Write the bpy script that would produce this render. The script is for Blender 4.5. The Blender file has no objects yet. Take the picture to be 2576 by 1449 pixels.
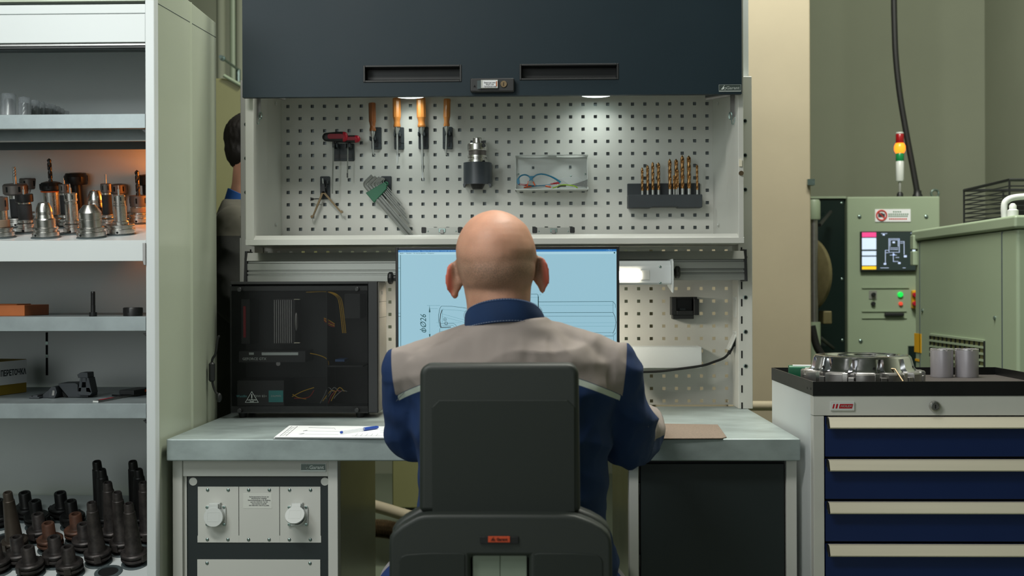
import bpy, bmesh, math, random
import numpy as np
from mathutils import Vector, Matrix, Euler
random.seed(7)
R = math.radians
scene = bpy.context.scene
COL = scene.collection

# ------------------------------------------------------------------ camera, world, lights, exposure
H = 1.207                                  # eye height of the camera
F = 2900.0                                 # focal length in pixels of the 2576 px wide frame
CX, CY = 1288.0, 724.5
YAW, ROLL = math.atan(67 / 2900.0), 0.0035
FWD = Vector((-math.sin(YAW), math.cos(YAW), 0))
R0 = Vector((math.cos(YAW), math.sin(YAW), 0))
U0 = Vector((0, 0, 1))
CR = (R0 - ROLL * U0).normalized()
CU = (U0 + ROLL * R0).normalized()
CAM = Vector((0, 0, H))

cam_data = bpy.data.cameras.new('camera')
cam = bpy.data.objects.new('camera', cam_data)
COL.objects.link(cam)
m = Matrix.Identity(4)
for i in range(3):
    m[i][0], m[i][1], m[i][2], m[i][3] = CR[i], CU[i], -FWD[i], CAM[i]
cam.matrix_world = m
cam_data.sensor_width = 36.0
cam_data.lens = F / 2576 * 36
cam_data.clip_start, cam_data.clip_end = 0.05, 100
cam_data.dof.use_dof = True
cam_data.dof.focus_distance = 2.95
cam_data.dof.aperture_fstop = 5.0
scene.camera = cam

scene.view_settings.view_transform = 'Standard'
scene.view_settings.look = 'None'
scene.view_settings.gamma = 1
scene.view_settings.use_curve_mapping = False
scene.view_settings.exposure = 0.0
scene.cycles.use_denoising = True
scene.cycles.max_bounces = 8
scene.cycles.caustics_reflective = False
scene.cycles.caustics_refractive = False
scene.cycles.sample_clamp_indirect = 4.0

world = bpy.data.worlds.new('hall_air')
scene.world = world
world.use_nodes = True
bg = world.node_tree.nodes['Background']
bg.inputs['Color'].default_value = (0.86, 1.0, 0.88, 1)
bg.inputs['Strength'].default_value = 0.095


def area(name, loc, target, size, size_y, power, color, shape='RECTANGLE', spread=180):
    d = bpy.data.lights.new(name, 'AREA')
    d.shape = shape
    d.size, d.size_y = size, size_y
    d.energy, d.color = power, color
    d.spread = R(spread)
    o = bpy.data.objects.new(name, d)
    COL.objects.link(o)
    o.location = loc
    o.rotation_euler = (Vector(target) - Vector(loc)).to_track_quat('-Z', 'Y').to_euler()
    return o


# the hall's lamps: a work light over the cabinet on the left, tube rows over the bench, lamps over the machines, and added fills
area('work_light', (-1.55, 1.0, 2.15), (-1.2, 2.7, 1.3), 0.6, 0.5, 11.0, (0.92, 1.0, 1.0))
area('tube_light', (-1.05, 1.15, 2.95), (-0.25, 2.8, 0.9), 1.2, 0.3, 32, (1.0, 0.99, 0.94))
area('hall_light', (0.98, 3.45, 4.3), (1.8, 5.6, 0.9), 1.4, 0.5, 165, (1.0, 1.0, 0.90))
area('pillar_light', (0.95, 3.7, 4.0), (0.95, 4.6, 1.6), 0.8, 0.4, 5, (1.0, 0.93, 0.78))
area('front_fill', (-1.6, -2.2, 1.5), (-0.9, 2.7, 1.1), 3.0, 2.0, 30, (0.95, 1.0, 0.98))  # added soft fill from behind the camera, brightens the shelf interiors

area('side_fill', (0.3, 2.95, 3.7), (1.7, 4.4, 0.9), 0.8, 0.3, 36, (0.99, 1.0, 0.93))  # added fill that lifts the left side of the nearer machine housing


def ray(px, py):
    return FWD + CR * ((px - CX) / F) + CU * ((CY - py) / F)


def W(px, py, Y):
    """the point of the room seen at a pixel of the photograph, at depth Y"""
    d = ray(px, py)
    return CAM + d * (Y / d.y)


def X(px, Y, py=724):
    return W(px, py, Y).x


def Z(py, Y, px=1355):
    return W(px, py, Y).z


def on_plane(px, py, p0, n):
    d = ray(px, py)
    return CAM + d * ((p0 - CAM).dot(n) / d.dot(n))


# ------------------------------------------------------------------ materials
def lin(c):
    return tuple(((v / 255) / 12.92 if v / 255 <= 0.04045 else ((v / 255 + 0.055) / 1.055) ** 2.4) for v in c) + (1.0,)


def mat(name, col, rough=0.5, metal=0.0, noise=0.0, nscale=20.0, bump=0.0, bscale=200.0, spec=0.5, emit=None, estr=1.0,
        alpha=None, trans=0.0, coat=0.0, stretch=(1, 1, 1), col2=None):
    mt = bpy.data.materials.new(name)
    mt.use_nodes = True
    nt = mt.node_tree
    b = nt.nodes['Principled BSDF']
    c = lin(col)
    b.inputs['Base Color'].default_value = c
    b.inputs['Roughness'].default_value = rough
    b.inputs['Metallic'].default_value = metal
    b.inputs['Specular IOR Level'].default_value = spec
    if coat:
        b.inputs['Coat Weight'].default_value = coat
        b.inputs['Coat Roughness'].default_value = 0.08
    if trans:
        b.inputs['Transmission Weight'].default_value = trans
    if alpha is not None:
        b.inputs['Alpha'].default_value = alpha
    if emit is not None:
        b.inputs['Emission Color'].default_value = lin(emit)
        b.inputs['Emission Strength'].default_value = estr
    tc = mp = None
    if noise or bump or col2:
        tc = nt.nodes.new('ShaderNodeTexCoord')
        mp = nt.nodes.new('ShaderNodeMapping')
        mp.inputs['Scale'].default_value = stretch
        nt.links.new(tc.outputs['Object'], mp.inputs['Vector'])
    if noise or col2:
        n = nt.nodes.new('ShaderNodeTexNoise')
        n.inputs['Scale'].default_value = nscale
        n.inputs['Detail'].default_value = 5
        n.inputs['Roughness'].default_value = 0.6
        nt.links.new(mp.outputs[0], n.inputs['Vector'])
        r = nt.nodes.new('ShaderNodeValToRGB')
        r.color_ramp.elements[0].position = 0.32
        r.color_ramp.elements[1].position = 0.68
        k = noise
        r.color_ramp.elements[0].color = tuple(v * (1 - k) for v in c[:3]) + (1,)
        r.color_ramp.elements[1].color = lin(col2) if col2 else tuple(min(1, v * (1 + k)) for v in c[:3]) + (1,)
        nt.links.new(n.outputs['Fac'], r.inputs['Fac'])
        nt.links.new(r.outputs['Color'], b.inputs['Base Color'])
        mr = nt.nodes.new('ShaderNodeMapRange')
        mr.inputs['To Min'].default_value = max(0.02, rough - 0.06)
        mr.inputs['To Max'].default_value = min(1, rough + 0.06)
        nt.links.new(n.outputs['Fac'], mr.inputs['Value'])
        nt.links.new(mr.outputs[0], b.inputs['Roughness'])
    if bump:
        n2 = nt.nodes.new('ShaderNodeTexNoise')
        n2.inputs['Scale'].default_value = bscale
        n2.inputs['Detail'].default_value = 3
        nt.links.new(mp.outputs[0], n2.inputs['Vector'])
        bp = nt.nodes.new('ShaderNodeBump')
        bp.inputs['Strength'].default_value = bump
        bp.inputs['Distance'].default_value = 0.002
        nt.links.new(n2.outputs['Fac'], bp.inputs['Height'])
        nt.links.new(bp.outputs[0], b.inputs['Normal'])
    return mt


M = {}
M['white'] = mat('light_grey_enamel', (205, 206, 199), 0.38, noise=0.03, nscale=3)
M['cabwhite'] = mat('white_enamel', (214, 220, 220), 0.38, noise=0.025, nscale=2.5)
M['anthracite'] = mat('anthracite_enamel', (24, 41, 49), 0.5, spec=0.25, noise=0.05, nscale=3, bump=0.04, bscale=600)
M['darkframe'] = mat('dark_enamel', (28, 38, 39), 0.45, noise=0.05, nscale=4)
M['zinc'] = mat('galvanised_steel', (152, 164, 163), 0.42, 0.30, noise=0.22, nscale=7, bump=0.03, bscale=60, stretch=(1, 1.6, 1.6))
M['shelfzinc'] = mat('galvanised_shelf', (150, 160, 162), 0.42, 0.35, noise=0.12, nscale=14, bump=0.02, bscale=80)
M['alu'] = mat('brushed_aluminium', (170, 172, 166), 0.36, 0.6, noise=0.04, nscale=8, stretch=(0.2, 8, 8))
M['black'] = mat('black_plastic', (26, 28, 29), 0.45, noise=0.08, nscale=30)
M['blackmetal'] = mat('black_enamel', (20, 21, 22), 0.35, noise=0.1, nscale=12)
M['void'] = mat('hole_dark', (8, 10, 10), 0.9)
M['chrome'] = mat('ground_steel', (204, 202, 198), 0.27, 1.0, noise=0.06, nscale=40)
M['satin'] = mat('satin_steel', (150, 148, 146), 0.38, 0.9, noise=0.05, nscale=60)
M['steel'] = mat('tool_steel', (176, 179, 176), 0.33, 0.65, noise=0.05, nscale=30)
M['blacksteel'] = mat('blackened_steel', (42, 42, 42), 0.4, 0.55, noise=0.2, nscale=25)
M['oldsteel'] = mat('oxidised_tool_steel', (50, 48, 48), 0.45, 0.5, noise=0.3, nscale=40, col2=(80, 74, 72))
M['rustysteel'] = mat('rust_tinted_steel', (84, 62, 50), 0.55, 0.3, noise=0.35, nscale=35, col2=(104, 68, 52))
M['bushing'] = mat('grey_plastic_bushing', (78, 88, 90), 0.55, noise=0.06, nscale=30)
M['screw'] = mat('zinc_screw', (150, 170, 165), 0.25, 0.9, noise=0.05, nscale=80)
M['wood'] = mat('varnished_beech', (176, 112, 52), 0.32, noise=0.22, nscale=30, stretch=(1, 1, 0.08), coat=0.3)
M['wooddark'] = mat('dark_varnished_beech', (128, 74, 36), 0.34, noise=0.25, nscale=30, stretch=(1, 1, 0.08), coat=0.3)
M['red'] = mat('red_rubber', (168, 14, 38), 0.4, noise=0.06, nscale=30)
M['greenplastic'] = mat('green_plastic', (18, 98, 66), 0.42, noise=0.05, nscale=30)
M['bronze'] = mat('bronze_coated_steel', (150, 108, 62), 0.3, 0.95, noise=0.12, nscale=60, col2=(196, 154, 104))
M['brasssteel'] = mat('tarnished_brass', (112, 96, 72), 0.4, 0.7, noise=0.2, nscale=40)
M['acrylic'] = mat('white_acrylic', (206, 210, 206), 0.3, noise=0.02, nscale=5)
M['paper'] = mat('paper', (226, 228, 230), 0.8, noise=0.02, nscale=5)
M['ink'] = mat('ink', (52, 58, 62), 0.8)
M['inkblue'] = mat('faint_ink', (120, 126, 134), 0.8)
M['bluepl'] = mat('blue_plastic', (20, 66, 160), 0.3, noise=0.04, nscale=20)
M['clearpl'] = mat('milky_plastic', (205, 210, 215), 0.3, noise=0.03, nscale=20, alpha=0.34)
M['orange'] = mat('orange_paint', (176, 96, 42), 0.45, noise=0.06, nscale=20)
M['beige'] = mat('beige_plaster', (150, 140, 118), 0.75, noise=0.05, nscale=2.2, bump=0.08, bscale=40)
M['wallgreen'] = mat('grey_green_plaster', (134, 139, 120), 0.8, noise=0.05, nscale=1.2, bump=0.08, bscale=30)
M['olive'] = mat('olive_enamel', (124, 124, 84), 0.5, noise=0.05, nscale=2)
M['machgreen'] = mat('pale_green_enamel', (142, 156, 132), 0.45, noise=0.04, nscale=2)
M['machdark'] = mat('dark_green_glass', (22, 34, 32), 0.18, noise=0.05, nscale=2)
M['floor'] = mat('painted_concrete', (104, 112, 96), 0.4, noise=0.12, nscale=3, bump=0.05, bscale=25)
M['ceil'] = mat('ceiling_paint', (150, 156, 146), 0.85, noise=0.05, nscale=2)
M['blue'] = mat('blue_enamel', (10, 35, 84), 0.4, noise=0.05, nscale=3)
M['handle'] = mat('champagne_aluminium', (236, 229, 206), 0.4, 0.05, noise=0.03, nscale=10, stretch=(0.2, 8, 8))
M['cork'] = mat('tan_cloth_pad', (122, 107, 94), 0.9, noise=0.22, nscale=260, bump=0.3, bscale=500)
M['chair'] = mat('charcoal_moulded_plastic', (38, 44, 40), 0.5, noise=0.05, nscale=6, bump=0.12, bscale=900)
M['chairinset'] = mat('charcoal_textured_plastic', (26, 34, 29), 0.62, noise=0.06, nscale=8, bump=0.2, bscale=1100)
M['navy'] = mat('navy_twill', (18, 48, 88), 0.85, noise=0.1, nscale=18, bump=0.15, bscale=900)
M['amber'] = mat('amber_lens', (230, 120, 30), 0.3, emit=(255, 124, 30), estr=2.2)
M['yellow'] = mat('yellow_plastic', (214, 160, 20), 0.4, noise=0.04, nscale=12)
M['rubber'] = mat('black_rubber', (18, 19, 18), 0.6, noise=0.1, nscale=30)
M['silverplate'] = mat('silver_nameplate', (92, 104, 100), 0.3, 0.6, noise=0.04, nscale=30)
M['silvertext'] = mat('bright_silver', (190, 198, 194), 0.3, 0.5)
M['led'] = mat('led_panel', (255, 255, 255), 0.4, emit=(232, 255, 250), estr=5.0)
M['ledwarm'] = mat('warm_led_panel', (255, 255, 255), 0.4, emit=(255, 238, 205), estr=14.0)


# ------------------------------------------------------------------ mesh building
class MB:
    """collects shapes and links them as one mesh object"""

    def __init__(self):
        self.v, self.f, self.mi = [], [], []

    def add(self, vs, fs, mi=0, mtx=None):
        o = len(self.v)
        if mtx is not None:
            vs = [mtx @ Vector(p) for p in vs]
        self.v += [tuple(p) for p in vs]
        self.f += [tuple(i + o for i in f) for f in fs]
        self.mi += [mi] * len(fs)
        return self

    def box(self, x0, x1, y0, y1, z0, z1, mi=0, mtx=None):
        x0, x1 = min(x0, x1), max(x0, x1)
        y0, y1 = min(y0, y1), max(y0, y1)
        z0, z1 = min(z0, z1), max(z0, z1)
        vs = [(x0, y0, z0), (x1, y0, z0), (x1, y1, z0), (x0, y1, z0), (x0, y0, z1), (x1, y0, z1), (x1, y1, z1), (x0, y1, z1)]
        fs = [(0, 3, 2, 1), (4, 5, 6, 7), (0, 1, 5, 4), (1, 2, 6, 5), (2, 3, 7, 6), (3, 0, 4, 7)]
        return self.add(vs, fs, mi, mtx)

    def lathe(self, prof, seg=24, mtx=None, mi=0, cap=True):
        """prof: list of (radius, height), turned about +Z"""
        vs, fs = [], []
        n = len(prof)
        for r, z in prof:
            for k in range(seg):
                a = 2 * math.pi * k / seg
                vs.append((r * math.cos(a), r * math.sin(a), z))
        for i in range(n - 1):
            for k in range(seg):
                k2 = (k + 1) % seg
                fs.append((i * seg + k, i * seg + k2, (i + 1) * seg + k2, (i + 1) * seg + k))
        if cap:
            if prof[0][0] > 1e-6:
                fs.append(tuple(reversed(range(seg))))
            if prof[-1][0] > 1e-6:
                fs.append(tuple(range((n - 1) * seg, n * seg)))
        return self.add(vs, fs, mi, mtx)

    def cyl(self, p0, p1, r, seg=16, mi=0, r1=None):
        p0, p1 = Vector(p0), Vector(p1)
        d = p1 - p0
        q = d.to_track_quat('Z', 'Y').to_matrix().to_4x4()
        return self.lathe([(r, 0), (r if r1 is None else r1, d.length)], seg, Matrix.Translation(p0) @ q, mi)

    def tube(self, pts, r, seg=10, mi=0, closed=False):
        pts = [Vector(p) for p in pts]
        n = len(pts)
        rs = r if isinstance(r, (list, tuple)) else [r] * n
        vs, fs = [], []
        ref = Vector((0, 0, 1))
        prev = None
        for i, p in enumerate(pts):
            a = pts[(i - 1) % n] if (i > 0 or closed) else p
            b = pts[(i + 1) % n] if (i < n - 1 or closed) else p
            t = (b - a).normalized()
            if prev is None:
                u = t.orthogonal().normalized()
            else:
                u = (prev - t * prev.dot(t))
                u = u.normalized() if u.length > 1e-6 else t.orthogonal().normalized()
            prev = u
            w = t.cross(u)
            for k in range(seg):
                an = 2 * math.pi * k / seg
                vs.append(p + (u * math.cos(an) + w * math.sin(an)) * rs[i])
        m_ = n if closed else n - 1
        for i in range(m_):
            j = (i + 1) % n
            for k in range(seg):
                k2 = (k + 1) % seg
                fs.append((i * seg + k, i * seg + k2, j * seg + k2, j * seg + k))
        if not closed:
            fs.append(tuple(reversed(range(seg))))
            fs.append(tuple(range((n - 1) * seg, n * seg)))
        return self.add(vs, fs, mi)

    def prism(self, poly, d0, d1, axis='y', mi=0, mtx=None):
        """poly: 2-D outline (a, b); axis 'y': (a, d, b) with b up; 'x': (d, a, b); 'z': (a, b, d)"""
        def pt(a, b, d):
            return (a, d, b) if axis == 'y' else ((d, a, b) if axis == 'x' else (a, b, d))
        n = len(poly)
        area2 = sum(poly[i][0] * poly[(i + 1) % n][1] - poly[(i + 1) % n][0] * poly[i][1] for i in range(n))
        if area2 < 0:
            poly = list(reversed(poly))
        vs = [pt(a, b, d0) for a, b in poly] + [pt(a, b, d1) for a, b in poly]
        fs = [tuple(range(n)), tuple(reversed(range(n, 2 * n)))]
        for i in range(n):
            j = (i + 1) % n
            fs.append((i, i + n, j + n, j))
        if (axis == 'y') != (d0 < d1):
            fs = [tuple(reversed(f)) for f in fs]
        return self.add(vs, fs, mi, mtx)

    def frame(self, x0, x1, z0, z1, ix0, ix1, iz0, iz1, y0, y1, mi=0):
        """a flat ring of four bars in the XZ plane"""
        self.box(x0, ix0, y0, y1, z0, z1, mi)
        self.box(ix1, x1, y0, y1, z0, z1, mi)
        self.box(ix0, ix1, y0, y1, z0, iz0, mi)
        self.box(ix0, ix1, y0, y1, iz1, z1, mi)
        return self

    def ball(self, c, r, seg=16, rings=10, mi=0, scale=(1, 1, 1)):
        prof = [(max(1e-5, r * math.sin(math.pi * i / rings)), -r * math.cos(math.pi * i / rings)) for i in range(rings + 1)]
        return self.lathe(prof, seg, Matrix.Translation(Vector(c)) @ Matrix.Diagonal((*scale, 1)), mi, cap=False)

    def mesh(self, name, mats, origin=(0, 0, 0), smooth=40, recalc=True):
        me = bpy.data.meshes.new(name)
        o = Vector(origin)
        me.from_pydata([tuple(Vector(p) - o) for p in self.v], [], self.f)
        for mt in (mats if isinstance(mats, (list, tuple)) else [mats]):
            me.materials.append(mt)
        me.polygons.foreach_set('material_index', self.mi)
        if recalc:
            bm = bmesh.new()
            bm.from_mesh(me)
            bmesh.ops.recalc_face_normals(bm, faces=bm.faces)
            bm.to_mesh(me)
            bm.free()
        if smooth:
            me.polygons.foreach_set('use_smooth', [True] * len(me.polygons))
            me.set_sharp_from_angle(angle=R(smooth))
        me.update()
        return me

    def build(self, name, mats, parent=None, local=False, bev=0, smooth=40, label=None, seg=2, kind=None):
        """verts are in world space unless local; the object hangs under parent"""
        origin = (0, 0, 0)
        if parent is not None and not local:
            origin = root_of(parent)
        me = self.mesh(name, mats, origin, smooth)
        ob = bpy.data.objects.new(name, me)
        COL.objects.link(ob)
        if parent is not None:
            ob.parent = parent
        if bev:
            md = ob.modifiers.new('edge', 'BEVEL')
            md.width, md.segments, md.limit_method, md.angle_limit = bev, seg, 'ANGLE', R(40)
            md.harden_normals = True
        if label:
            ob['label'] = label
        if kind:
            ob['kind'] = kind
        return ob


def root_of(o):
    p = Vector((0, 0, 0))
    while o is not None:
        p += o.location
        o = o.parent
    return p


def tag(o, label, cat, group=None, kind=None):
    o['label'] = label
    o['category'] = cat
    if group:
        o['group'] = group
    if kind:
        o['kind'] = kind
    return o


def thing(name, label, cat, loc=(0, 0, 0), rot=(0, 0, 0), group=None):
    o = bpy.data.objects.new(name, None)
    COL.objects.link(o)
    o.location = loc
    o.rotation_euler = rot
    o.empty_display_size = 0.05
    return tag(o, label, cat, group)


def struct(mb, name, mt, parent=None, bev=0):
    o = mb.build(name, mt, parent, bev=bev)
    o['kind'] = 'structure'
    return o


def kids(o):
    return [c for c in COL.objects if c.parent == o]


def dup(root, loc=None, rot=None, label=None, group=None, scale=None):
    def rec(o, par):
        c = o.copy()
        COL.objects.link(c)
        if par is not None:
            c.parent = par
        for ch in list(o.children):
            rec(ch, c)
        return c
    r = rec(root, None)
    if loc is not None:
        r.location = loc
    if rot is not None:
        r.rotation_euler = rot
    if scale is not None:
        r.scale = scale
    if label:
        r['label'] = label
    if group:
        r['group'] = group
    return r


def text(body, size, loc, mt, parent, name='lettering', rot=(90, 0, 0), align='CENTER', depth=0.0002, sx=1.0, shear=0.0, weight=0.0, origin=None):
    """flat raised lettering; loc is in world space"""
    cu = bpy.data.curves.new(name, 'FONT')
    cu.body = body
    cu.size = size
    cu.align_x = align
    cu.align_y = 'CENTER'
    cu.extrude = depth
    cu.shear = shear
    cu.offset = weight
    cu.resolution_u = 2
    tmp = bpy.data.objects.new(name, cu)
    COL.objects.link(tmp)
    bpy.context.view_layer.update()
    me = bpy.data.meshes.new_from_object(tmp.evaluated_get(bpy.context.evaluated_depsgraph_get()))
    bpy.data.objects.remove(tmp)
    me.materials.clear()
    me.materials.append(mt)
    e = Euler([R(a) for a in rot]).to_matrix().to_4x4()
    off = Vector(loc) - (root_of(parent) if parent is not None else Vector((0, 0, 0)))
    if origin == 'local':
        off = Vector(loc)
    me.transform(Matrix.Translation(off) @ e @ Matrix.Diagonal((sx, 1, 1, 1)))
    ob = bpy.data.objects.new(name, me)
    COL.objects.link(ob)
    ob.parent = parent
    return ob


def rrect(x0, x1, z0, z1, r, n=5):
    pts = []
    for cx, cz, a0 in ((x1 - r, z1 - r, 0), (x0 + r, z1 - r, 90), (x0 + r, z0 + r, 180), (x1 - r, z0 + r, 270)):
        for k in range(n + 1):
            a = R(a0 + 90 * k / n)
            pts.append((cx + r * math.cos(a), cz + r * math.sin(a)))
    return pts


def spline(pts, n=8, closed=False):
    P_ = [Vector(p) for p in pts]
    out = []
    m_ = len(P_)
    rng = m_ if closed else m_ - 1
    for i in range(rng):
        p0 = P_[(i - 1) % m_] if (closed or i > 0) else P_[0]
        p1, p2 = P_[i], P_[(i + 1) % m_]
        p3 = P_[(i + 2) % m_] if (closed or i < m_ - 2) else P_[-1]
        for k in range(n):
            t = k / n
            out.append(0.5 * ((2 * p1) + (p2 - p0) * t + (2 * p0 - 5 * p1 + 4 * p2 - p3) * t * t + (3 * p1 - p0 - 3 * p2 + p3) * t ** 3))
    if not closed:
        out.append(P_[-1])
    return out


def screw(parent, x, y, z, r=0.0045, axis='y', name='screw', local=False):
    mb = MB()
    rot = Matrix.Rotation(R(90), 4, 'X') if axis == 'y' else (Matrix.Rotation(R(-90), 4, 'Y') if axis == 'x' else Matrix.Identity(4))
    mtx = Matrix.Translation((x, y, z)) @ rot
    mb.lathe([(r, 0), (r, r * 0.3), (r * 0.7, r * 0.6), (r * 0.35, r * 0.65), (r * 0.3, r * 0.3), (0.0001, r * 0.3)], 10, mtx, cap=False)
    return mb.build(name, M['screw'], parent, local=local)


_perf_cache = {}
def perforated(x0, x1, z0, z1, y0, y1, cx0, cz0, pitch, nx, nz, hole, mb):
    """a sheet in the XZ plane with real square holes; cx0, cz0 centre of the first hole"""
    xs = [x0]
    for i in range(nx):
        c = cx0 + i * pitch
        xs += [c - hole / 2, c + hole / 2]
    xs.append(x1)
    zs = [z0]
    for j in range(nz):
        c = cz0 + j * pitch
        zs += [c - hole / 2, c + hole / 2]
    zs.append(z1)
    nX, nZ = len(xs), len(zs)
    idx = lambda s, i, j: s * nX * nZ + i * nZ + j
    vs = [(x, y, z) for y in (y0, y1) for x in xs for z in zs]
    fs = []
    for i in range(nX - 1):
        for j in range(nZ - 1):
            a, b, c, d = idx(0, i, j), idx(0, i + 1, j), idx(0, i + 1, j + 1), idx(0, i, j + 1)
            a2, b2, c2, d2 = idx(1, i, j), idx(1, i + 1, j), idx(1, i + 1, j + 1), idx(1, i, j + 1)
            if i % 2 == 1 and j % 2 == 1:
                fs += [(a, a2, b2, b), (b, b2, c2, c), (c, c2, d2, d), (d, d2, a2, a)]
            else:
                fs += [(a, b, c, d), (d2, c2, b2, a2)]
    mb.add(vs, fs)
    return mb
# ------------------------------------------------------------------ the hall
struct(MB().box(-6, 3.1, -2.5, 8.2, -0.1, 0), 'floor', M['floor'])
struct(MB().box(-6, 3.1, -2.5, 8.2, 5.0, 5.1), 'ceiling', M['ceil'])
struct(MB().box(-6, 3.1, 7.5, 7.7, 0, 5.0), 'wall_back', M['wallgreen'])
wr = MB()
wr.box(2.88, 3.08, -2.5, 7.5, 0, 5.0)
struct(wr, 'wall_right', M['wallgreen'])
struct(MB().box(-6, -5.8, -2.5, 8.2, 0, 5.0), 'wall_left', M['wallgreen'])
pil = MB()
px1 = X(2041, 4.6)
pil.box(px1 - 0.62, px1, 4.6, 5.2, 0, 5.0)
struct(pil, 'trim_1', M['beige'], bev=0.008)      # the plastered pillar behind the bench
pb = MB()
pz = Z(462, 4.59)
pb.box(px1 - 0.016, px1 + 0.012, 4.585, 4.62, pz - 0.012, pz + 0.012)
b_ = pb.build('corner_bracket', M['screw'])
tag(b_, 'small grey metal bracket on the edge of the beige pillar', 'bracket')

# heating pipe along the foot of the pillar
t = thing('wall_pipe', 'thick beige pipe running level past the beige pillar behind the bench', 'pipe', W(1916, 1021, 4.5))
MB().cyl(W(1830, 1021, 4.5), W(1990, 1021, 4.5), 0.019, 16).build('pipe_run', M['beige'], t)
for pxx in (1852, 1972):
    c = W(pxx, 1021, 4.5)
    MB().cyl((c.x, c.y, c.z), (c.x, 4.599, c.z), 0.012, 10).box(c.x - 0.02, c.x + 0.02, 4.59, 4.599, c.z - 0.03, c.z + 0.03).build('pipe_clip', M['beige'], t)

# what shows under the bench: an olive enclosure, a pipe and a corrugated hose on the floor
e = MB()
xa = X(985, 4.9)
e.box(xa, xa + 0.62, 4.9, 5.3, 0.27, 1.15)
ob = thing('floor_enclosure', 'olive metal enclosure standing low behind the bench, seen between bench leg and chair', 'enclosure', (xa + .3, 5.1, 0))
e.build('enclosure_body', M['olive'], ob, bev=0.006)
lg = MB()
for a in (xa + .02, xa + .56):
    lg = MB().box(a, a + .04, 5.2, 5.24, 0, .27)
    lg.build('leg', M['black'], ob)
p = [W(900, 1262, 4.6), W(960, 1278, 4.6), W(1020, 1296, 4.6), W(1075, 1310, 4.6)]
p = [(v.x, v.y, max(v.z, 0.03)) for v in p]
tag(MB().tube(spline(p, 6), 0.024, 12).build('floor_pipe', M['beige']), 'smooth beige pipe sloping across under the bench', 'pipe')
hose = MB()
q = spline([W(890, 1330, 4.2), W(960, 1330, 4.2), W(1010, 1340, 4.2), W(1060, 1352, 4.2)], 12)
pts, rad = [], []
for i in range(len(q) - 1):
    for k in range(3):
        pts.append(q[i].lerp(q[i + 1], k / 3))
        rad.append(0.036 if (len(pts) % 2) else 0.030)
hose.tube(pts, rad, 14)
tag(hose.build('corrugated_hose', M['brasssteel'], smooth=0), 'ribbed brown corrugated hose lying under the bench', 'hose')

# left gap: enclosure behind the standing man
gx0, gx1 = X(470, 5.2), X(760, 5.2)
g = thing('machine_enclosure', 'tall olive sheet metal enclosure behind the dark haired man', 'enclosure', ((gx0 + gx1) / 2, 5.4, 0))
MB().prism([(gx0, 0), (gx1, 0), (gx1, Z(235, 5.2)), (X(562, 5.2), Z(190, 5.2)), (gx0, Z(190, 5.2))], 5.2, 5.9).build('enclosure_body', M['olive'], g, bev=0.01)
a_, b2 = W(563, 190, 5.19), W(608, 216, 5.19)
MB().tube([a_, b2], 0.008, 8).build('edge_strip', M['machgreen'], g)
v = MB()
for k, xx in enumerate((556, 586, 604)):
    v = MB()
    c = W(xx, 60, 6.6)
    v.cyl((c.x, c.y, 1.9), (c.x, c.y, 5.0), 0.026 if k != 1 else 0.018, 12)
    tag(v.build('conduit', M['wallgreen'] if k != 1 else M['machgreen']),
        ('wide grey conduit high behind the tall white cabinet', 'thin pale conduit above the olive enclosure', 'grey conduit rising beside the dark flap door')[k], 'conduit')
bl = MB()
c = W(562, 148, 5.6)
bl.lathe([(0.013, 0), (0.013, 0.02), (0.009, 0.02), (0.009, 0.05), (0.0001, 0.05)], 14, Matrix.Translation(c) @ Matrix.Rotation(R(90), 4, 'X'))
bl.cyl((c.x, c.y, c.z), (c.x, 5.9, c.z - .0), 0.007, 10)
bl.cyl((c.x, 5.88, c.z), (c.x, 5.88, 2.12), 0.012, 8)
bl.build('valve_knob', M['screw'], g)

# ------------------------------------------------------------------ machine with touch screen, far right
Y5 = 5.9
mx0, mx1 = X(2132, Y5), X(2366, Y5)
mz1 = Z(499, Y5)
mc = thing('machine_control', 'pale green machine control cabinet with a lit touch screen', 'machine', ((mx0 + mx1) / 2, 6.2, 0))
MB().box(mx0, mx1, Y5, 6.6, 0.0, mz1).build('housing', M['machgreen'], mc, bev=0.008)
ml = X(1990, Y5)
MB().box(ml, mx0 - 0.004, Y5 + 0.03, 6.6, 0.0, Z(502, Y5)).build('side_door', M['machdark'], mc, bev=0.006)
MB().box(ml, mx0, Y5 + 0.02, 6.6, Z(502, Y5), Z(499, Y5) + .004).build('door_trim', M['machgreen'], mc)
for sx, sy in ((2162, 545), (2330, 545), (2165, 858)):
    c = W(sx, sy, Y5)
    screw(mc, c.x, c.y, c.z, 0.010)
for sx, sy in ((2117, 511), (2118, 702), (2119, 856)):
    c = W(sx, sy, Y5 + .03)
    screw(mc, c.x, c.y, c.z, 0.007)
# touch screen
sc_ = W(2231, 632, Y5)
s0, s1 = W(2163, 683, Y5), W(2302, 582, Y5)
scr = MB().box(s0.x, s1.x, Y5 - 0.02, Y5 + 0.02, s0.z, s1.z).build('touch_screen', M['blackmetal'], mc, bev=0.003)
E = lambda n, c, s: mat(n, c, 0.5, emit=c, estr=s)
M['scr_dark'] = E('screen_dark', (28, 40, 38), 0.6)
M['scr_pink'] = E('screen_pink', (214, 66, 130), 0.7)
M['scr_white'] = E('screen_white', (198, 214, 236), 0.62)
M['scr_yellow'] = E('screen_yellow', (222, 176, 30), 0.9)
M['scr_line'] = E('screen_line', (176, 190, 222), 0.8)
def scr_rect(name, x0, y0, x1, y1, mt, dy=0.0):
    a, b = W(x0, y1, Y5), W(x1, y0, Y5)
    return MB().box(a.x, b.x, Y5 - 0.0212 - dy, Y5 - 0.0195, a.z, b.z).build(name, mt, scr)
scr_rect('display', 2165.5, 584, 2300, 680, M['scr_dark'])
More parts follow.
